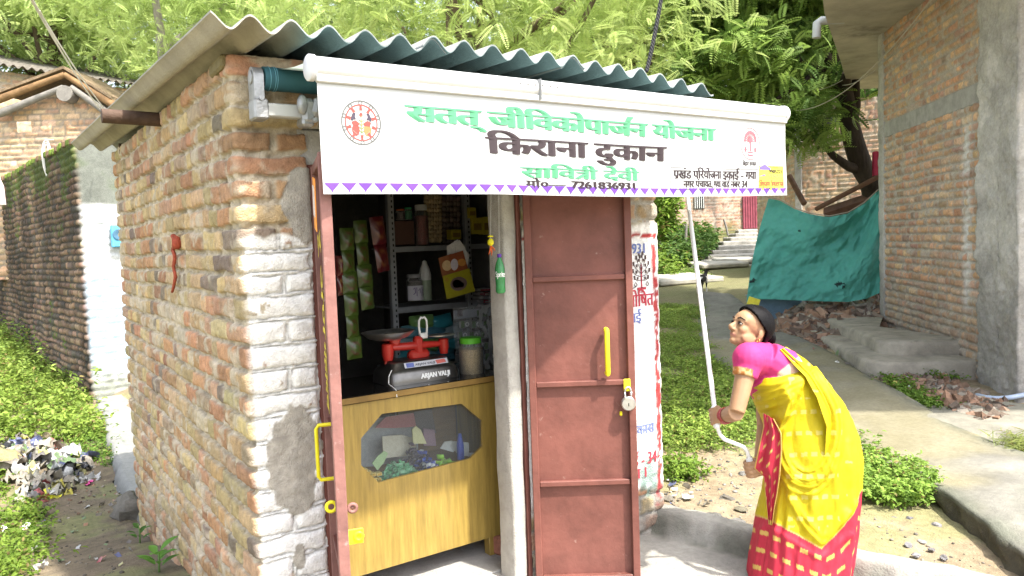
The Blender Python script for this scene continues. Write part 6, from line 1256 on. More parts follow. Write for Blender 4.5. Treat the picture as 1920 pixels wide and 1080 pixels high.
nb_ = [pb(1440, 40, nd, 1.2), pb(1380, 130, nd - .4, .95), pb(1450, 170, nd - .6, .85), pb(1530, 60, nd, .8), pb(1430, 260, nd - .8, .55), pb(1490, 250, nd - .7, .5), pb(1350, 20, nd, 1.0), pb(1500, -80, nd, 1.5), pb(1370, 200, nd - .6, .6), pb(1530, 170, nd, .5), pb(1400, -120, nd, 1.6)]
V, F, C, cc = crown(nb_, 280, 34, FR_B, np.random.default_rng(305), (.08, .15, .03), (.30, .42, .095), .22); mesh_np('crown', V, F, LEAF, neem, C, smooth=False)
b = MB(); ttree('slender neem beyond the dark trunk, between two brick houses', 1625, 19, (1625, 200), [(1625, 190, 19, .9), (1640, 130, 19, 1.0), (1600, 60, 19, 1.2)], 60, 24, FR_B, 311, DG0, DG1, .3, name='neem_tree', r0=.12)
# trees up the hillside that close the view
hill = [(-140, -60, 34, 'broad pale tree at the far left of the hillside'), (130, -80, 36, 'pale hillside tree above the gabled shed'), (420, -40, 33, 'hillside tree seen over the left end of the corrugated roof'), (700, -60, 35, 'hillside tree seen over the roof left of centre'), (980, -60, 33, 'hillside tree seen over the right half of the roof'), (1230, 0, 36, 'hillside tree behind the roof end'), (1430, 60, 31, 'shaded hillside tree behind the neem'), (1600, 40, 34, 'shaded hillside tree beside the overhanging slab')]
for k, (px, py, d, lb) in enumerate(hill):
    ttree('yellow green ' + lb if k < 5 else lb, px, d, (px, py + 60), [(px - 90, py + 60, d, 3.0), (px + 90, py + 40, d, 3.0), (px, py - 60, d, 3.4), (px - 40, py + 170, d - 1, 2.4), (px + 70, py + 190, d - 1, 2.4), (px, py + 300, d - 2, 2.2)], 130, 46, frond(9, .55, .075, .17), 320 + k, (.30, .39, .13) if k < 5 else (.08, .14, .035), (.50, .58, .26) if k < 5 else (.25, .35, .10), .8, group='trees closing the hillside', limbs=6, r0=.3)
# ---------------------------------------------------------------- low plants
def leaf_t(l, w_, fold=.2, pts=5):
    """one pointed leaf: a folded strip of quads"""
    V = []; 
    for i in range(pts):
        t = i / (pts - 1); ww = w_ * math.sin(math.pi * min(1, .08 + t * .92)) ** .8 * (1 if i < pts - 1 else .05); z = -.28 * l * t * t + .12 * l * t
        V += [V3(t * l, -ww / 2, z + fold * ww), V3(t * l, 0, z), V3(t * l, ww / 2, z + fold * ww)]
    F = []
    for i in range(pts - 1):
        a = i * 3; F += [[a, a + 3, a + 4, a + 1], [a + 1, a + 4, a + 5, a + 2]]
    return np.array(V), np.array(F)
def in_poly(P, Q):
    x, y = P[:, 0], P[:, 1]; r_ = np.zeros(len(P), bool); n = len(Q)
    for i in range(n):
        x0, y0 = Q[i]; x1, y1 = Q[(i + 1) % n]; c = ((y0 > y) != (y1 > y)) & (x < (x1 - x0) * (y - y0) / (y1 - y0 + 1e-12) + x0); r_ ^= c
    return r_
def in_px(poly, n, rg, off=0):
    Q = np.array([gnd(a, c, off)[:2] for a, c in poly]); out = []
    while sum(map(len, out)) < n:
        P = rg.uniform(Q.min(0), Q.max(0), (n * 3, 2)); out.append(P[in_poly(P, Q)])
    return np.concatenate(out)[:n]
def weeds(name, label, cat, P, hgts, nleaf, tm, rg, c0, c1, kind=None, stem=True, spread=.05, scl=(.7, 1.3), group=None, patch=0.):
    """small upright plants: leaves up a short stem at every point"""
    n = len(P); Z = hgt(P[:, 0], P[:, 1])
    if patch: k = fbm(P[:, 0] * 2.2, P[:, 1] * 2.2, 401, 4) > patch; P = P[k]; Z = Z[k]; n = len(P)
    h = rg.uniform(*hgts, n) * (.5 + fbm(P[:, 0] * 1.5, P[:, 1] * 1.5, 402, 3)); lean = rg.normal(0, spread, (n, 2))
    k = np.repeat(np.arange(n), nleaf); t = rg.uniform(.1, 1, len(k)) ** .7; pos = np.c_[P[k] + lean[k] * t[:, None] * 1.5 + rg.normal(0, .006, (len(k), 2)), Z[k] + h[k] * t]
    b_ = np.clip(.25 + .55 * t + rg.normal(0, .2, len(k)), 0, 1)[:, None] * .5 + .5 * rg.random(n)[k][:, None]; C = (np.array(c0) * (1 - b_) + np.array(c1) * b_) * rg.uniform(.8, 1.2, (len(k), 1))
    dry_ = (rg.random(len(k)) < .06)[:, None]; C = np.where(dry_, np.array([.24, .19, .07]) * rg.uniform(.6, 1.3, (len(k), 1)), C)
    V, F, C = scatter(tm, pos, rand_rots(len(k), rg, .35), rg.uniform(*scl, len(k)), C)
    o = mesh_np(name, V, F, LEAF, None, C, smooth=False); return tag(o, label, cat, group, kind)
rw = np.random.default_rng(77); G0, G1 = (.055, .12, .02), (.19, .30, .045)
L3c = leaf_t(.03, .016); L2c = leaf_t(.02, .012, pts=4); L5c = leaf_t(.05, .024); GR = leaf_t(.09, .006, 0, 4)
bank = [(-120, 610), (0, 612), (60, 660), (150, 720), (185, 790), (200, 830), (140, 835), (60, 835), (-120, 850)]
weeds('weeds', None, None, in_px(bank, 4600, rw), (.04, .22), 9, leaf_t(.05, .024), rw, (.08, .15, .02), (.30, .40, .07), kind='stuff', spread=.06, patch=.30)
weeds('weeds', None, None, in_px(bank, 260, rw), (.25, .55), 16, leaf_t(.075, .03), rw, (.09, .17, .03), (.34, .44, .09), kind='stuff', spread=.1, patch=.45)
weeds('weeds', None, None, in_px([(-160, 880), (-10, 860), (30, 925), (80, 960), (95, 1000), (60, 1085), (-200, 1100)], 1500, rw), (.02, .10), 8, leaf_t(.035, .016), rw, (.07, .14, .02), (.24, .34, .05), kind='stuff', patch=.42)
weeds('weeds', None, None, in_px([(125, 830), (205, 800), (215, 880), (150, 868)], 260, rw), (.02, .10), 8, L3c, rw, G0, G1, kind='stuff')
lawn = [(1232, 575), (1318, 578), (1310, 620), (1338, 660), (1375, 700), (1430, 790), (1405, 842), (1240, 848), (1232, 720)]
weeds('grass', None, None, in_px(lawn, 7500, rw), (.015, .085), 7, L2c, rw, (.09, .16, .03), (.30, .40, .08), kind='stuff', patch=.42)
weeds('grass', None, None, in_px(lawn, 2500, rw), (.01, .05), 4, GR, rw, (.10, .18, .03), (.26, .36, .08), kind='stuff', patch=.3)
weeds('weeds', None, None, in_px([(1240, 690), (1330, 680), (1400, 740), (1420, 790), (1390, 835), (1240, 845)], 900, rw), (.04, .11), 11, L3c, rw, (.10, .19, .03), (.36, .47, .09), kind='stuff', patch=.4)
weeds('weeds', None, None, in_px([(1238, 868), (1270, 862), (1318, 890), (1300, 905), (1245, 905)], 160, rw), (.02, .08), 8, L3c, rw, G0, (.24, .36, .05), kind='stuff')
weeds('weed_clump', 'dense leafy weed clump against the broken path edge, right of the woman', 'plant', in_px([(1604, 862), (1660, 868), (1720, 895), (1764, 925), (1752, 955), (1690, 962), (1620, 950), (1596, 905)], 620, rw), (.05, .15), 12, L3c, rw, (.09, .18, .03), (.30, .44, .08), spread=.03)
weeds('weed_clump', 'sparse dark weed sprig on the path kerb behind the woman', 'plant', in_px([(1598, 845), (1625, 845), (1640, 872), (1605, 870)], 40, rw), (.05, .18), 9, L3c, rw, G0, G1)
weeds('grass', None, None, in_px([(1655, 712), (1690, 722), (1740, 742), (1800, 775), (1835, 800), (1780, 790), (1700, 745)], 900, rw), (.02, .08), 7, L3c, rw, G0, G1, kind='stuff', patch=.35)
weeds('weed_clump', 'low weed tuft at the foot of the brick wall beside the concrete steps', 'plant', in_px([(1715, 700), (1760, 698), (1795, 715), (1760, 722)], 60, rw), (.03, .10), 10, L3c, rw, G0, G1)
weeds('grass', None, None, in_px([(1862, 850), (1925, 830), (1960, 860), (1925, 880)], 160, rw), (.04, .14), 6, GR, rw, (.10, .15, .03), (.25, .28, .08), kind='stuff')
weeds('bush', 'leafy dark bush on the slope below the far brick house', 'bush', in_px([(1268, 452), (1330, 447), (1345, 470), (1300, 500), (1255, 508)], 420, rw), (.25, .7), 12, leaf_t(.13, .07, pts=4), rw, (.035, .09, .02), (.12, .2, .04), spread=.12)
weeds('bush', 'pale low bush at the left end of the far slope', 'bush', in_px([(1236, 478), (1262, 470), (1280, 500), (1250, 525), (1234, 525)], 260, rw), (.1, .4), 12, leaf_t(.11, .06, pts=4), rw, (.07, .15, .02), (.24, .34, .05), spread=.1)
weeds('weeds', None, None, in_px([(1236, 520), (1300, 505), (1330, 520), (1290, 530)], 200, rw), (.04, .12), 7, leaf_t(.07, .03, pts=4), rw, G0, G1, kind='stuff')
weeds('bush', 'sunlit green bush between the painted pier and the far brick house', 'bush', in_px([(1228, 455), (1256, 452), (1258, 470), (1232, 474)], 300, rw), (1.0, 2.4), 16, leaf_t(.16, .08, pts=4), rw, (.09, .18, .02), (.28, .4, .06), spread=.2)
def broad_plant(label, px, py, n, l, seed, cols):
    rg = np.random.default_rng(seed); c = gnd(px, py); t = thing('broad_leaf_plant', label, 'plant', c); b = MB()
    for k in range(n):
        a = k * 2.4; V_, F_ = leaf_t(l * rg.uniform(.7, 1.15), l * .45, .18, 7); x = V3(math.cos(a), math.sin(a), .55 + .5 * rg.random()); X_, Y_, Z_ = frame_of(V3(-math.cos(a) * .6, -math.sin(a) * .6, 1), x); M_ = np.stack([X_, Y_, Z_], 1)
        st_ = c + V3(math.cos(a) * .02, math.sin(a) * .02, .03 + .09 * k / n); b.add(V_ @ M_.T + st_, F_, np.array(cols) * rg.uniform(.75, 1.25))
    b.build('leaves', LEAF, t, smooth=True, fix=False); b = MB(); b.tube([c - V3(0, 0, .02), c + V3(.005, 0, .06), c + V3(0, .005, .13)], [.006, .005, .003], 6); b.build('stem', mat('green_stem', (.10, .18, .05), .6, .1), t, smooth=True)
broad_plant('broad leaved seedling at the foot of the kiosk side wall', 298, 1072, 9, .10, 1, (.12, .26, .045)); broad_plant('darker small leaved seedling beside the boulder at the kiosk wall', 262, 1020, 8, .07, 2, (.08, .18, .035))
# ---------------------------------------------------------------- stones, rubble, litter
ROCK = mat('rock', attr='Col', rough=.92, var=.3, vs=12, bump=.5, bs=50)
def rockmesh(mb, c, r_, seed, col, fl=.6):
    rg = random.Random(seed); mb.ell(c, (r_ * rg.uniform(.8, 1.2), r_ * rg.uniform(.7, 1.0), r_ * fl), 16, 10, col, rotz(rg.uniform(0, 180)) @ rotx(rg.uniform(-15, 15)), .45, seed)
def stone(label, px, py, rpx, col, fl=.6, seed=0, group=None, name='stone'):
    p = gnd(px, py); d = float(depth_of(p[0], p[1])); r_ = rpx / FPX * d; b = MB(); rockmesh(b, p + V3(0, 0, r_ * fl * .45), r_, seed + int(px), np.array(col) * .6, fl)
    o = b.build(name, ROCK, smooth=True, angle=38); return tag(o, label, 'stone', group)
GY_ = (.24, .23, .21); DK_ = (.09, .085, .08); TN_ = (.30, .25, .18)
for lb, px, py, rp, c, fl in (('dark rounded boulder wedged at the foot of the kiosk side wall by the alley', 246, 966, 34, (.20, .18, .15), .9), ('yellowish boulder cut by the left edge of the photo beside the litter', -12, 880, 42, (.36, .31, .16), .8),
    ('orange brick coloured stone on the apron lip', 1311, 981, 9, (.36, .17, .06), .8), ('dark mossy stone on the apron beside the door', 1206, 1046, 13, (.12, .11, .07), .8), ('largest grey flat stone in the sand by the apron lip', 1380, 984, 17, GY_, .4), ('dark grey stone left of the large flat one by the lip', 1336, 974, 15, (.17, .165, .15), .6),
    ('black stone against the woman\'s red hem', 1408, 1000, 13, DK_, .7), ('small black stone under the orange one', 1347, 990, 8, DK_, .6), ('long pale stone leaning at the pier foot', 1285, 930, 15, TN_, .4), ('dark flat stone on the sand behind the apron', 1364, 937, 13, (.20, .18, .15), .4), ('rounded grey stone under the crank handle', 1392, 890, 8, GY_, .6), ('flat stone half sunk beside the red pallu', 1390, 956, 15, (.22, .20, .14), .25),
    ('grey stone at the corner of the painted pier', 1256, 945, 13, (.30, .27, .22), .7), ('brown stone at the upper end of the pier foot', 1250, 902, 8, (.26, .19, .12), .6), ('pale flat stone by the rubble strip near the hose pipe', 1828, 738, 18, (.36, .29, .23), .4), ('grey lump of concrete on top of the brick rubble', 1592, 592, 10, (.30, .28, .25), .7),
    ('pale stone nearest the weed clump on the dirt', 1756, 988, 7, (.34, .32, .32), .8), ('dark stone under the middle of the weed clump', 1705, 974, 6, (.2, .19, .2), .7), ('speckled stone under the left of the weed clump', 1674, 974, 7, (.26, .25, .27), .5), ('greyish stone nearest the saree hem on the dirt', 1702, 1024, 8, (.28, .27, .28), .5), ('white stone in the middle of the dirt patch', 1729, 1018, 6, (.45, .44, .42), .6), ('dark flat stone in the middle of the dirt patch', 1747, 1032, 7, (.2, .19, .19), .4), ('broad speckled stone low on the dirt patch', 1718, 1042, 9, (.3, .29, .3), .3), ('rounded stone farthest down the dirt patch', 1770, 1048, 7, (.3, .29, .29), .7)):
    stone(lb, px, py, rp, c, fl)
b = MB(); rg = np.random.default_rng(55)   # pebbles and grit
for poly, n, c in (([(1230, 880), (1420, 900), (1420, 1000), (1250, 960)], 200, GY_), ([(1600, 960), (1900, 1040), (1900, 1100), (1560, 1100)], 120, (.26, .23, .19)), ([(80, 930), (240, 900), (250, 1080), (60, 1090)], 260, (.16, .14, .11)), ([(1245, 860), (1420, 850), (1420, 900), (1250, 890)], 120, GY_)):
    P = in_px(poly, n, rg)
    for q in P:
        r_ = .003 + .010 * rg.random() ** 4; b.ell((q[0], q[1], float(hgt(*q)) + r_ * .2), (r_ * rg.uniform(.7, 1.3), r_, r_ * .6), 7, 5, np.array(c) * rg.uniform(.3, .9), rotz(rg.uniform(0, 180)), .3, int(q[0] * 1000) % 97)
tag(b.build('gravel', ROCK, smooth=True, fix=False), kind='stuff')
def chunk(mb, c, sz, rg, col):
    v = np.array([[x, y, z] for x in (-1, 1) for y in (-1, 1) for z in (-1, 1)], float) * sz / 2; v += rg.normal(0, .13, v.shape) * sz; M_ = rotz(rg.uniform(0, 360)) @ rotx(rg.normal(0, 35)) @ roty(rg.normal(0, 35)); mb.add(v @ M_.T + c, [[0, 1, 3, 2], [4, 6, 7, 5], [0, 4, 5, 1], [2, 3, 7, 6], [0, 2, 6, 4], [1, 5, 7, 3]], col)
RUBC = [(.22, .13, .085), (.19, .115, .075), (.25, .16, .11), (.17, .13, .10), (.24, .21, .17), (.13, .09, .07)]
def rubble(name, poly, n, smin, smax, mound, cx, cy, cr, seed):
    rg = np.random.default_rng(seed); P = in_px(poly, n, rg); mb = MB(); m0 = gnd(cx, cy)[:2]
    for q in P:
        d = np.linalg.norm(q - m0) / cr; z = float(hgt(*q)) + mound * max(0, 1 - d * d) * (.8 + .4 * rg.random()); s = smin + (smax - smin) * rg.random() ** 2
        chunk(mb, V3(q[0], q[1], z), np.array([s, s * rg.uniform(.5, .8), s * rg.uniform(.3, .5)]), rg, np.array(RUBC[rg.integers(6)]) * rg.uniform(.65, 1.25))
    return tag(mb.build(name, ROCK, smooth=False, fix=True), kind='stuff')
rubble('rubble', [(1490, 590), (1655, 560), (1660, 622), (1600, 640), (1520, 640), (1450, 618)], 1300, .04, .20, .26, 1625, 600, 1.5, 61)
rubble('rubble', [(1440, 605), (1560, 640), (1545, 662), (1500, 640), (1440, 620)], 420, .03, .10, 0, 1500, 620, 1, 62)
rubble('rubble', [(1545, 672), (1640, 700), (1740, 706), (1800, 722), (1838, 742), (1905, 770), (1880, 800), (1838, 806), (1760, 760), (1640, 702)], 700, .025, .13, .04, 1810, 775, .6, 63)
rubble('rubble', [(60, 940), (200, 890), (245, 960), (120, 1000)], 60, .01, .04, 0, 150, 950, 1, 64)
# leaf and scrap litter
WRAP = mat('wrappers', attr='Col', rough=.3, var=.25, vs=40, bump=.2, bs=60, coat=.15)
def scrap(mb, c, s, rg, col, col2=None, n=6, crump=.35):
    u = np.linspace(-.5, .5, n); A, B = np.meshgrid(u, u * rg.uniform(.5, 1), indexing='ij'); z = (fbm(A * 5 + rg.uniform(0, 90), B * 5 + rg.uniform(0, 90), int(rg.integers(900)), 3) - .5) * crump * 2
    V_ = np.stack([A + (fbm(B * 4 + 9, A * 4, int(rg.integers(900)), 2) - .5) * .4, B, z], -1).reshape(-1, 3) * s; M_ = rotz(rg.uniform(0, 360)) @ rotx(rg.normal(0, 28)) @ roty(rg.normal(0, 28)); k0 = mb.n; mb.add(V_ @ M_.T + c, grid_faces(n, n), col)
    if col2 is not None: mb.C[-1][(A.ravel() > rg.uniform(-.3, .2))] = col2
rg = np.random.default_rng(66); mb = MB(); LC = [(.40, .40, .385), (.33, .33, .315), (.38, .34, .07), (.28, .26, .12), (.22, .05, .05), (.09, .10, .18), (.11, .16, .075), (.13, .12, .11), (.26, .23, .18), (.03, .03, .03), (.24, .21, .17), (.27, .25, .20)]
hc0 = gnd(85, 880)[:2]
for q in in_px([(-20, 835), (60, 828), (130, 850), (165, 880), (170, 905), (120, 940), (40, 945), (20, 900)], 95, rg):
    d = np.linalg.norm((q - hc0) / np.array([.5, .9])); z = float(hgt(*q)) + .07 * max(0, 1 - d) * rg.uniform(.4, 1.2) + .02; scrap(mb, V3(q[0], q[1], z), rg.uniform(.08, .24), rg, LC[rg.integers(12)], LC[rg.integers(12)] if rg.random() < .2 else None, 8, .6)
for q in in_px([(120, 900), (240, 880), (250, 1075), (40, 1080), (20, 980)], 45, rg): scrap(mb, V3(q[0], q[1], float(hgt(*q)) + .012), rg.uniform(.015, .05), rg, LC[rg.integers(12)], None, 4)
for q in in_px([(1500, 650), (1740, 720), (1880, 790), (1700, 740)], 26, rg): scrap(mb, V3(q[0], q[1], float(hgt(*q)) + .04), rg.uniform(.02, .07), rg, LC[rg.integers(12)], None, 4)
for q in in_px([(1245, 900), (1300, 890), (1340, 960), (1262, 965)], 14, rg): scrap(mb, V3(q[0], q[1], float(hgt(*q)) + .02), rg.uniform(.02, .06), rg, LC[rg.choice([0, 1, 8, 5])], None, 4)
tag(mb.build('litter', WRAP, smooth=True, fix=False), kind='stuff')
for lb, px, py, s, c in (('white crumpled plastic bag on the sunlit dirt left of the kiosk shadow', 56, 1038, .085, (.78, .78, .76)), ('pale crumpled bag at the left edge below the litter heap', 12, 1000, .09, (.74, .73, .7)), ('white paper scrap with blue print below the litter heap', 48, 993, .07, (.7, .71, .74)), ('magenta wrapper at the right end of the litter heap', 168, 909, .08, (.55, .05, .22)), ('big yellow wrapper at the lower edge of the litter heap', 100, 932, .13, (.68, .66, .05)), ('red and grey pouch standing in the litter heap', 95, 858, .16, (.45, .08, .07)), ('black plastic bag at the upper left of the litter heap', 25, 848, .2, (.02, .02, .022)), ('long white paper strip on the sunlit dirt at bottom left', 80, 1068, .08, (.74, .73, .7)),
    ('white paper scrap at the foot of the painted pier', 1266, 893, .09, (.74, .74, .74)), ('white plastic cup crushed on the kerb by the rubble', 1572, 684, .09, (.7, .7, .68)), ('white cloth scrap on top of the brick rubble under the tarpaulin', 1566, 574, .2, (.72, .72, .71))):
    b = MB(); p = gnd(px, py); scrap(b, p + V3(0, 0, s * .22), s, np.random.default_rng(int(px)), c, None, 9, .45); tag(b.build('litter_scrap', WRAP, smooth=True, fix=False), lb, 'litter')
# ---------------------------------------------------------------- the woman with the crank rod
WD = 3.4
def proj(V): v = (np.asarray(V) - CAM) @ RM; return 960 + FPX * v[:, 0] / v[:, 2], 540 + FPX * v[:, 1] / v[:, 2]
def wp_(px, py, dd=0.): return ud(px, py, WD + dd)
SKIN = mat('skin', attr='Col', rough=.55, var=.06, vs=40, bump=.08, bs=300, spec=.35)
woman = thing('person', 'woman in yellow and red sari and pink blouse, bending and turning the awning crank', 'person', wp_(1500, 1085))
# head frame: f forward (image left, a little towards the viewer, tilted up), s her left, u up
hf = unit(np.array([-rh[0] * .95 - fh[0] * .33, -rh[1] * .95 - fh[1] * .33, .46])); hs = unit(np.cross(V3(0, 0, 1), hf)); hu_ = np.cross(hf, hs); hs_roll = 0
HC = wp_(1405, 617, -.02); HM = np.stack([hf, hs, hu_], 1); hd = lambda f, s, u: HC + HM @ V3(f, s, u) * .89
def hell(mb, c, r_, rot=None): mb.ell(hd(*c), np.array(r_) * .89, 20, 14, None, HM if rot is None else HM @ rot)
b = MB()
hell(b, (-.012, 0, .03), (.095, .074, .084)); hell(b, (.032, 0, -.028), (.058, .054, .076)); hell(b, (.045, 0, .03), (.046, .058, .048)); hell(b, (.066, 0, -.084), (.021, .021, .018)); hell(b, (.04, 0, -.07), (.04, .042, .032))
for s in (-1, 1):
    hell(b, (.056, s * .034, -.022), (.027, .021, .024)); hell(b, (.074, s * .03, .0), (.013, .016, .011)); hell(b, (.097, s * .011, -.034), (.011, .0085, .008)); hell(b, (.01, s * .047, -.055), (.05, .015, .03))
    hell(b, (-.022, s * .072, -.012), (.019, .009, .031), rotz(s * 18)); hell(b, (-.016, s * .070, -.038), (.010, .008, .011))
b.tube([hd(.082, 0, .012), hd(.094, 0, -.008), hd(.108, 0, -.026), hd(.104, 0, -.034)], [.008, .0095, .0125, .010], 12)
b.tube([hd(.066, -.048, .018), hd(.084, -.025, .022), hd(.088, 0, .016), hd(.084, .025, .022), hd(.066, .048, .018)], [.006, .009, .008, .009, .006], 10)
b.tube([hd(.076, -.022, -.058), hd(.089, -.008, -.054), hd(.088, 0, -.056), hd(.089, .008, -.054), hd(.076, .022, -.058)], [.003, .0058, .005, .0058, .003], 10); b.tube([hd(.076, -.02, -.062), hd(.088, 0, -.067), hd(.076, .02, -.062)], [.003, .0068, .003], 10)
NB = wp_(1446, 660, 0.02)
b.tube([hd(-.03, 0, -.03), hd(-.035, 0, -.09), NB * .6 + hd(-.04, 0, -.1) * .4, NB + V3(0, 0, -.05)], [.052, .047, .050, .075], 16)
# trunk, legs (under the cloth), arms
sh_l = wp_(1404, 674, -.14); sh_r = wp_(1432, 690, .16); pel = wp_(1518, 870); wst = wp_(1497, 790); che = wp_(1452, 715)
b.tube([NB, che, wst, pel], [.075, .112, .102, .13], 18); b.tube([sh_l, (sh_l + sh_r) / 2 + V3(0, 0, .02), sh_r], [.052, .07, .052], 14)
for s in (-1, 1):
    hip = wp_(1520, 880, s * .08); kn = wp_(1508, 985, s * .09); an = wp_(1512, 1078, s * .09); an[2] = .10; b.tube([hip, kn, an], [.085, .06, .042], 12)
    ft = an - V3(rh[0], rh[1], 0) * .12; ft[2] = .055; hl = an + V3(rh[0], rh[1], 0) * .03; hl[2] = .06; b.tube([hl, an + V3(0, 0, -.03), (an + ft) / 2 - V3(0, 0, .02), ft], [.03, .038, .034, .026], 10)
el_l = wp_(1381, 773, -.19); wr_l = wp_(1355, 781, -.08)
b.tube([sh_l, sh_l * .5 + el_l * .5 + V3(0, 0, 0), el_l], [.048, .039, .034], 14); b.tube([el_l, el_l * .6 + wr_l * .4, wr_l], [.037, .036, .025], 14)
el_r = wp_(1434, 800, .12); wr_r = wp_(1424, 868, .0)
b.tube([sh_r, el_r], [.046, .036], 12); b.tube([el_r, wr_r], [.036, .025], 12)
# rod geometry
ROD_T = uy(1284, 330, -.1); RG = wp_(1342, 782, -.055); rdir = unit(RG - ROD_T)
GA = wp_(1404, 858, -.03); GB = wp_(1412, 896, -.03); gdir = unit(GB - GA); GCn = wp_(1408, 879, -.03)
def hand(mb, wrist, grip, axis, rad, L=.075):
    """palm beside the bar, four fingers closed round it, thumb closing from the other side"""
    d = grip - wrist; d = unit(d - axis * (d @ axis)); v = np.cross(axis, d)            # d: wrist to bar
    if v @ (CAM - grip) < 0: v = -v                                                     # v: side that faces the viewer
    palm = grip - d * .026 + v * (rad + .012); k = palm + d * .02
    mb.tube([wrist, wrist * .4 + palm * .6, palm], [.025, .024, .024], 12, None, True); mb.ell(palm - axis * .0, (.014, .030, .038), 14, 10, None, np.stack([v, d, axis], 1))
    for i, (off, ln, fr) in enumerate(((-.030, 4.3, .0078), (-.010, 4.7, .0084), (.010, 4.5, .0082), (.029, 3.9, .0070))):
        pts = [palm + axis * off * .9 + d * .012]
        for a in np.linspace(.25, ln * .92, 9): pts.append(grip + axis * (off * 1.0) + (rad + fr * .95) * (v * math.cos(a) + d * math.sin(a)))
        mb.tube(pts, np.r_[fr * 1.25, np.linspace(fr * 1.15, fr * .85, 9)], 9)
    th = [palm - axis * .022 - d * .012, palm - axis * .034 + v * -.004, grip - axis * .036 - d * (rad + .010) * .6 + v * .0, grip - axis * .032 - v * (rad + .009) + d * .004]
    mb.tube(resample(np.array(th), 8), np.linspace(.0125, .0078, 8), 9)
hand(b, wr_l, RG, rdir, .0135); hand(b, wr_r, GCn, gdir, .016)
LIPC = np.array([.30, .12, .095]); SK = np.array([.31, .18, .098])
def skin_paint(co):
    q = (co - HC) @ HM / .89; n_ = fbm(co[:, 0] * 30, co[:, 2] * 30 + co[:, 1] * 17, 501, 3)[:, None]; c = SK * (.9 + .2 * n_)
    k = (np.exp(-((q[:, 2] + .06) / .0085) ** 2) * (q[:, 0] > .074) * (np.abs(q[:, 1]) < .024))[:, None]; c = c * (1 - k * .8) + LIPC * k * .8
    k = np.exp(-(((q[:, 2] - .0) / .013) ** 2 + ((np.abs(q[:, 1]) - .03) / .02) ** 2))[:, None] * (q[:, :1] > .05) * .35; c = c * (1 - k)
    return c
body = remesh(b, 'body', SKIN, .0042, woman, 3, skin_paint)
# eyes, brows, nose stud, earring
WHITE_E = mat('eye_white', (.26, .235, .21), .3, 0, 1, 0); IRIS = mat('iris', (.018, .010, .007), .15, 0, 1, 0); HAIR = mat('black_hair', (.003, .0025, .003), .6, .3, 60, .12, 160, spec=.12, stretch=(1, 1, 1))
for s in (-1, 1):
    b = MB(); hell(b, (.0795, s * .0305, .001), (.0105, .0125, .0062)); e = b.build('eye', WHITE_E, woman, smooth=True)
    b = MB(); hell(b, (.0888, s * .029, .0016), (.003, .0066, .0060)); b.build('iris', IRIS, e, smooth=True)
    b = MB(); b.tube([hd(.087, s * .017, .0060), hd(.0905, s * .030, .0070), hd(.078, s * .045, .003)], [.0020, .0032, .0018], 6); b.build('lashes', HAIR, e, smooth=True)
    b = MB(); b.tube([hd(.094, s * .012, .024), hd(.092, s * .030, .031), hd(.074, s * .050, .024)], [.0028, .0036, .0018], 8); b.build('eyebrow', mat('brow', (.035, .022, .016), .8, 0, 1, 0), woman, smooth=True)
b = MB(); ring(b, hd(-.014, .078, -.047), hf, .008, .0014, 14); b.build('earring', mat('gold', (.7, .45, .12), .3, 0, 1, 0, metal=1), woman, smooth=True)
# hair: a cap that stops at the hairline, with a low bun
nu_, nv_ = 120, 70; G = []; keep = []
for i in range(nu_):
    a = i / (nu_ - 1) * 2 * np.pi
    for j in range(nv_):
        t = j / (nv_ - 1) * np.pi; dx = V3(math.sin(t) * math.cos(a), math.sin(t) * math.sin(a), math.cos(t))
        st = .0007 * math.sin(a * 40 + 6 * math.sin(t * 3)) + .002 * (fbm(a * 3, t * 2, 511, 2) - .5); part = -.004 * math.exp(-(dx[1] / .05) ** 2) * (dx[2] > .2)
        p = V3(-.014, 0, .028) + dx * (V3(.0985, .0775, .0875) + st + part); G.append(hd(*p))
        hlx = np.interp(p[2], [-.09, -.05, -.02, .005, .025, .05, .075, .10], [-.085, -.068, -.052, -.040, -.006, .026, .054, .078]); keep.append(p[0] < hlx)
F_ = grid_faces(nu_, nv_); kp = np.array(keep); F_ = F_[kp[F_].all(1)]
hair = mesh_np('hair', np.array(G), F_, HAIR, woman); so_ = hair.modifiers.new('thick', 'SOLIDIFY'); so_.thickness = .012; so_.offset = -1
b = MB(); hell(b, (-.122, .0, .004), (.03, .034, .034)); b.tube([hd(-.132, .0, .004) + HM @ V3(.012 * math.cos(q), .022 * math.sin(q), .022 * math.cos(q)) for q in np.linspace(0, 6.3, 16)], .013, 8); b.tube([hd(-.08, 0, .01), hd(-.118, 0, .004)], [.03, .028], 10); b.build('hair_bun', HAIR, woman, smooth=True, fix=False)
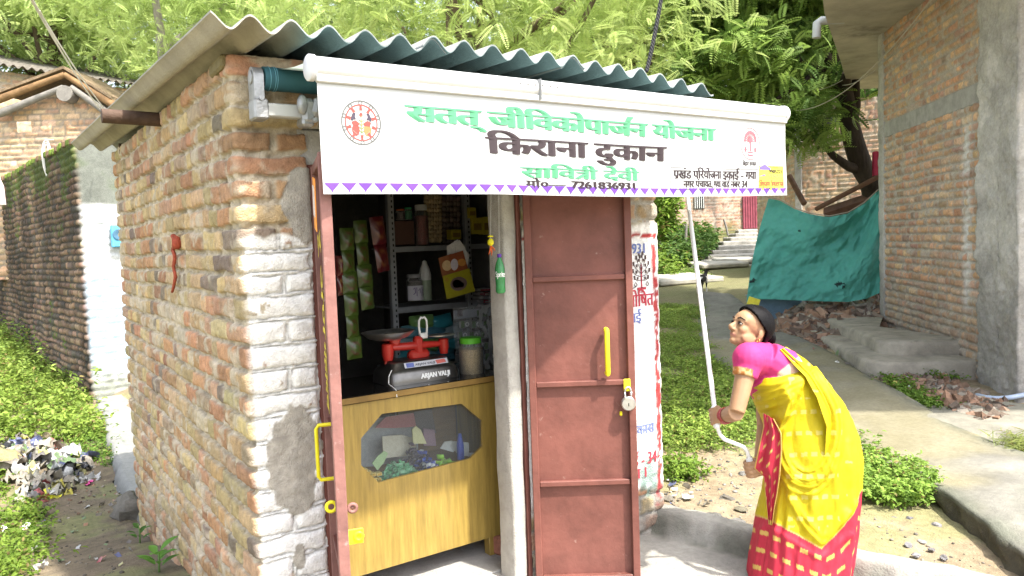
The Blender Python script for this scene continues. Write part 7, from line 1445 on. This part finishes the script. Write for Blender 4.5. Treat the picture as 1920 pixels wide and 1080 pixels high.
# blouse
PINK = mat('pink_cloth', attr='Col', rough=.75, var=.05, vs=60, bump=.10, bs=55, translucent=.08)
b = MB(); b.tube([NB * .8 + che * .2, che * .9 + NB * .1, wst * .25 + che * .75], [.094, .138, .120], 20); b.tube([sh_l + V3(0, 0, .004), (sh_l + sh_r) / 2 + V3(rh[0], rh[1], 0) * .02 + V3(0, 0, .018), sh_r], [.068, .088, .068], 16)
sle = sh_l * .66 + el_l * .34; b.tube([sh_l, sh_l * .6 + sle * .4, sle], [.068, .060, .052], 18); b.ell(sh_l + V3(0, 0, .004), (.070, .070, .070), 16, 12); b.tube([sh_r, sh_r * .6 + el_r * .4], [.06, .054], 14)
b.tube([wp_(1436, 672, -.05), wp_(1464, 690, -.045), wp_(1484, 712, -.035)], [.08, .095, .088], 14)
def blouse_paint(co):
    px, py = proj(co); t = ((co - sh_l) @ unit(el_l - sh_l)) / np.linalg.norm(sle - sh_l); r_ = np.linalg.norm(co - sh_l - ((co - sh_l) @ unit(el_l - sh_l))[:, None] * unit(el_l - sh_l), axis=1)
    c = np.tile(np.array([.48, .035, .155]), (len(co), 1)); n_ = fbm(px * .16, py * .16, 521, 3)[:, None]
    slv = sstep(.60, .64, t) * (r_ < .075) * (px < 1412); gold = np.array([.45, .18, .045]) * (.6 + .8 * n_) ; gold = np.where(n_ > .54, np.array([.54, .36, .17]), gold)
    c = c * (1 - slv[:, None]) + gold * slv[:, None]
    bk = sstep(.0, 3, (px - 1452) * .62 + (py - 702) * .8 - 0) * sstep(0, 3, (px - 1456)) * sstep(1452, 1462, px)
    patch = np.where(n_ > .5, np.array([.56, .45, .32]), np.array([.54, .36, .29])); k = (bk * (py < 712) * (px > 1455))[:, None]
    return c * (1 - k) + patch * k
blo = remesh(b, 'blouse', PINK, .005, woman, 6, blouse_paint)
# sari: one wrapped sheet lofted between silhouette rings, folds laid along the drape lines
SARI = mat('sari_cloth', attr='Col', rough=.62, var=.05, vs=50, bump=.06, bs=90, translucent=.12)
RG_ = [((1404, 1085), (1591, 1080), .205), ((1410, 1040), (1596, 1035), .205), ((1418, 990), (1601, 985), .20), ((1430, 940), (1606, 935), .195), ((1438, 900), (1608, 895), .19), ((1441, 855), (1611, 845), .185), ((1438, 812), (1599, 796), .17), ((1428, 780), (1579, 754), .155), ((1416, 754), (1555, 724), .16), ((1409, 730), (1530, 702), .158), ((1407, 713), (1510, 690), .155), ((1412, 707), (1500, 687), .13)]
NR, NA = 330, 420; cs = np.linspace(0, len(RG_) - 1, NR); ki = np.arange(len(RG_))
def spl(v):   # smooth interpolation through the rings
    v = np.array(v, float); out = np.interp(cs, ki, v); k_ = np.ones(21) / 21; e = np.r_[np.full(10, out[0]) , out, np.full(10, out[-1])]; return np.convolve(e, k_, 'valid')
LX, LY, RX, RY, DD = spl([r[0][0] for r in RG_]), spl([r[0][1] for r in RG_]), spl([r[1][0] for r in RG_]), spl([r[1][1] for r in RG_]), spl([r[2] for r in RG_])
th = np.concatenate([np.linspace(0, np.pi, int(NA * .7), endpoint=False), np.linspace(np.pi, 2 * np.pi, NA - int(NA * .7), endpoint=False)])
ex_ = .88; cx_ = np.sign(np.cos(th)) * np.abs(np.cos(th)) ** ex_; sx_ = np.sign(np.sin(th)) * np.abs(np.sin(th)) ** ex_
PXg = (LX + RX)[:, None] / 2 + (RX - LX)[:, None] / 2 * cx_[None]; PYg = (LY + RY)[:, None] / 2 + (RY - LY)[:, None] / 2 * cx_[None]
dep = WD - DD[:, None] * sx_[None]
rays = np.stack([(PXg - 960) / FPX, (PYg - 540) / FPX, np.ones_like(PXg)], -1) @ RM.T; PTS = CAM + rays * dep[..., None]
# keep true widths: points nearer than the axis would swell in the picture, so rings are laid at the axis depth and pushed along the view depth
base_ = CAM + rays * WD; fwd3 = np.array([fh[0], fh[1], 0]); PTS = base_ - fwd3 * (DD[:, None] * sx_[None])[..., None]
def _sm(A, k=9):
    for ax_ in (0, 1):
        P_ = np.pad(A, [(k, k) if q == ax_ else (0, 0) for q in range(3)], mode='edge'); A = sum(np.take(P_, np.arange(A.shape[ax_]) + q, axis=ax_) for q in range(2 * k + 1)) / (2 * k + 1)
    return A
nx_ = np.stack([np.gradient(PTS, axis=1)[..., k] for k in range(3)], -1); ny_ = np.stack([np.gradient(PTS, axis=0)[..., k] for k in range(3)], -1); NRM = np.cross(nx_, ny_); NRM /= np.linalg.norm(NRM, axis=-1, keepdims=True) + 1e-9; NRM = _sm(NRM); NRM /= np.linalg.norm(NRM, axis=-1, keepdims=True) + 1e-9
if (NRM[NR // 2, int(NA * .35)] @ (CAM - PTS[NR // 2, int(NA * .35)])) < 0: NRM = -NRM
qx, qy = proj(PTS.reshape(-1, 3)); QX, QY = qx.reshape(NR, NA), qy.reshape(NR, NA)
def smooth_curve(c, n=26):
    P = resample(np.array(c, float), n)
    for _ in range(3): P[1:-1] = (P[:-2] + 2 * P[1:-1] + P[2:]) / 4
    return P
def curve_d(c):
    P = smooth_curve(c); d = np.full(QX.shape, 1e9)
    for p, q in zip(P[:-1], P[1:]):
        v = q - p; t = np.clip(((QX - p[0]) * v[0] + (QY - p[1]) * v[1]) / (v @ v + 1e-9), 0, 1); d = np.minimum(d, (QX - p[0] - t * v[0]) ** 2 + (QY - p[1] - t * v[1]) ** 2)
    return np.sqrt(d)
near = sstep(-.1, .25, sx_)[None]
Hf = np.zeros_like(QX)
loop = [(1482, 745), (1472, 790), (1470, 840), (1480, 885), (1508, 908), (1540, 896), (1560, 850), (1568, 800), (1553, 750), (1520, 700)]
def off_loop(o): c = np.array([1518, 800.]); return [tuple(c + (np.array(p) - c) * (1 + o)) for p in loop]
for o, a, s in ((0, .024, 6), (-.15, .012, 4.5), (.13, .018, 5), (.27, .012, 6), (.07, .008, 2.6), (-.07, .008, 2.6)): Hf += a * np.exp(-(curve_d(off_loop(o)) / s) ** 2)
for c, a, s in (([(1406, 712), (1440, 712), (1500, 700)], .010, 5), ([(1408, 727), (1450, 722), (1505, 706)], .011, 4.5), ([(1410, 741), (1450, 733), (1508, 712)], .010, 4.5), ([(1414, 755), (1452, 745), (1505, 720)], .011, 5), ([(1420, 770), (1460, 757), (1500, 728)], .010, 5), ([(1432, 783), (1470, 772), (1495, 738)], .012, 6), ([(1440, 790), (1462, 784), (1478, 772)], .014, 6),
                ([(1470, 800), (1462, 870), (1458, 960), (1452, 1080)], .010, 7), ([(1490, 905), (1478, 960), (1470, 1085)], .008, 7), ([(1520, 915), (1530, 980), (1528, 1085)], .007, 9), ([(1560, 880), (1575, 950), (1560, 1085)], .009, 8), ([(1590, 830), (1597, 920), (1588, 1080)], .008, 7), ([(1475, 900), (1500, 960), (1545, 1010), (1585, 960)], .009, 6), ([(1480, 930), (1505, 985), (1545, 1025), (1600, 940)], .010, 5), ([(1440, 985), (1480, 1010), (1540, 1050), (1590, 1000)], .006, 6), ([(1500, 1010), (1492, 1085)], .008, 6), ([(1425, 990), (1415, 1085)], .008, 6)):
    Hf += a * np.exp(-(curve_d(c) / s) ** 2)
ang_n = fbm(th[None] * 4 + 0 * QX, QY * .004 + 3, 531, 3) - .5; Hf = Hf * near + ang_n * .03 * sstep(780, 1000, QY) + (fbm(QX * .03, QY * .018, 532, 3) - .5) * .016 + (fbm(QX * .09, QY * .04, 533, 2) - .5) * .004
PTS = PTS + NRM * Hf[..., None]
YE = np.array([.46, .365, .004]); RE = np.array([.40, .022, .045]); GO = np.array([.52, .34, .09]); PG = np.array([.52, .44, .09])
Cs = np.tile(YE, (NR, NA, 1)) * (.92 + .16 * fbm(QX * .08, QY * .08, 534, 3))[..., None]
yb = np.interp(QX, [1400, 1425, 1455, 1500, 1542, 1570, 1590, 1607, 1620], [962, 968, 980, 1005, 1029, 1000, 968, 932, 915]); red = sstep(-1, 1, QY - yb)[..., None]
yr = np.interp(QX, [1400, 1440, 1500, 1550, 1580, 1610], [978, 990, 1018, 1038, 1018, 960]); rr = (QY - yr) / 34; fr_ = rr - np.floor(rr); dash = (np.abs(fr_ - .35) < .125) & (rr > -.05) & (((QX + 7 * np.floor(rr)) / 25) % 1 < .56)
Rc = np.where(dash[..., None], GO, RE * (.9 + .2 * fbm(QX * .07, QY * .07, 535, 3))[..., None])
row = ((QY - 768 + (QX - 1520) * .02) / 40); fy = row - np.floor(row); inn = (QX > 1478) & (QX < 1572) & (QY > 755) & (QY < 985)
pd = inn & (fy < .2) & (((QX + 9 * np.floor(row)) / 19) % 1 < .62); Cs = np.where(pd[..., None], PG, Cs)
sp = (fbm(QX * .075 + 7, QY * .075, 536, 2) > .83) & (QY > 700); Cs = np.where((sp & ~inn)[..., None], PG, Cs)
Cs = Cs * (1 - red) + Rc * red; ln = (np.abs(QY - yb) < 1.6)[..., None]; Cs = np.where(ln, GO, Cs)
F_ = grid_faces(NR, NA); iu = np.arange(NR - 1); F_ = np.concatenate([F_, np.stack([iu * NA + NA - 1, (iu + 1) * NA + NA - 1, (iu + 1) * NA, iu * NA], 1)])
mesh_np('sari', PTS.reshape(-1, 3), F_, SARI, woman, Cs.reshape(-1, 3))
def drape(nm, Lc, Rc_, dL, dR, amp, waves, colf, nu=110, nv=50, bulge=.02, seed=0):
    A = resample(np.array(Lc, float), nu); B = resample(np.array(Rc_, float), nu); G = []; C = []
    for i in range(nu):
        t = i / (nu - 1)
        for j in range(nv):
            s = j / (nv - 1); p = A[i] * (1 - s) + B[i] * s; d0 = np.interp(t, np.linspace(0, 1, len(dL)), dL) * (1 - s) + np.interp(t, np.linspace(0, 1, len(dR)), dR) * s
            dd = d0 - bulge * math.sin(math.pi * s) - amp * math.sin(s * waves * 2 * math.pi + 1.5 * math.sin(t * 3)) - .006 * (fbm(s * 5, t * 7, 540 + seed, 3) - .5); G.append(wp_(p[0], p[1], dd)); C.append(colf(s, t, p))
    o = mesh_np(nm, np.array(G), grid_faces(nu, nv), SARI, woman, np.array(C)); q = o.modifiers.new('thick', 'SOLIDIFY'); q.thickness = .003; return o
def pal_col(s, t, p):
    if s < .05 or s > .95 or t > .955: return GO
    k = ((t * 9 + s * 2.2) % 1 < .26) and ((s * 3.2 + t * 1.3) % 1 < .34); return GO if k else RE
drape('sari_pallu', [(1430, 774), (1431, 800), (1421, 845), (1414, 878), (1431, 893), (1436, 935), (1441, 983)], [(1450, 786), (1464, 812), (1466, 845), (1463, 885), (1457, 925), (1451, 955), (1447, 985)], [-.08, -.10, -.12, -.10, -.10, -.10, -.09], [-.16, -.19, -.19, -.19, -.17, -.14, -.10], .008, 2.0, pal_col, bulge=.012)
drape('sari_shoulder_fold', [(1462, 656), (1486, 682), (1510, 706), (1532, 745), (1550, 800), (1545, 860)], [(1474, 650), (1510, 673), (1541, 702), (1566, 737), (1592, 772), (1607, 815), (1610, 850)], [-.10, -.15, -.18, -.19, -.19, -.18], [-.02, -.02, -.03, -.03, -.03, -.03], .007, 2.6, lambda s, t, p: PG if (fbm(p[0] * .06, p[1] * .06, 541, 2) > .84) else YE * (.94 + .12 * math.sin(s * 9)), bulge=.035, seed=3)
# bangles
wd_ = unit(wr_l - el_l); b = MB()
for k, c in enumerate((0, .006, .012, .018, .025)): ring(b, wr_l - wd_ * (.010 + c), wd_, .0335, .0034, 22)
b.build('bangles', mat('red_bangle', (.28, .03, .03), .25, .2, 30, 0, coat=.5), woman, smooth=True)
wd2 = unit(wr_r - el_r); b = MB()
for k in (.0, .007): ring(b, wr_r - wd2 * (.0 + k), wd2, .033, .0034, 20)
b.build('bangles', mat('gold'), woman, smooth=True)
# ---------------------------------------------------------------- the crank rod
rod = thing('crank_rod', 'long white crank rod hooked to the awning, held in the woman\'s hands', 'rod', GB)
RW = mat('rod_white', (.72, .72, .71), .4, .06, 12, .03, 60, metal=.15)
b = MB(); b.tube([ROD_T, ROD_T * .5 + RG * .5, RG + rdir * .02], .0105, 14); b.build('rod', RW, rod, smooth=True, angle=50)
b = MB(); b.tube([RG - rdir * .05, RG - rdir * .045, RG + rdir * .04, RG + rdir * .05], [.011, .0155, .0155, .011], 14); b.build('sleeve', RW, rod, smooth=True, angle=50)
b = MB(); cr_ = [RG + rdir * .04, wp_(1350, 815, -.05), wp_(1358, 824, -.048), wp_(1374, 830, -.044), wp_(1394, 838, -.036), wp_(1401, 846, -.032), GA]; b.tube(resample(np.array(cr_), 26), .0088, 12); b.build('crank', RW, rod, smooth=True, angle=50)
b = MB(); b.tube([GA, GA + gdir * .004, GB - gdir * .004, GB], [.011, .0145, .0145, .012], 16); b.build('grip', mat('grip_plastic', (.66, .66, .65), .45, .05), rod, smooth=True, angle=50)
b = MB(); ring(b, ROD_T, (rh[0], rh[1], 0), .02, .005, 16); b.build('hook', CAST, rod, smooth=True)
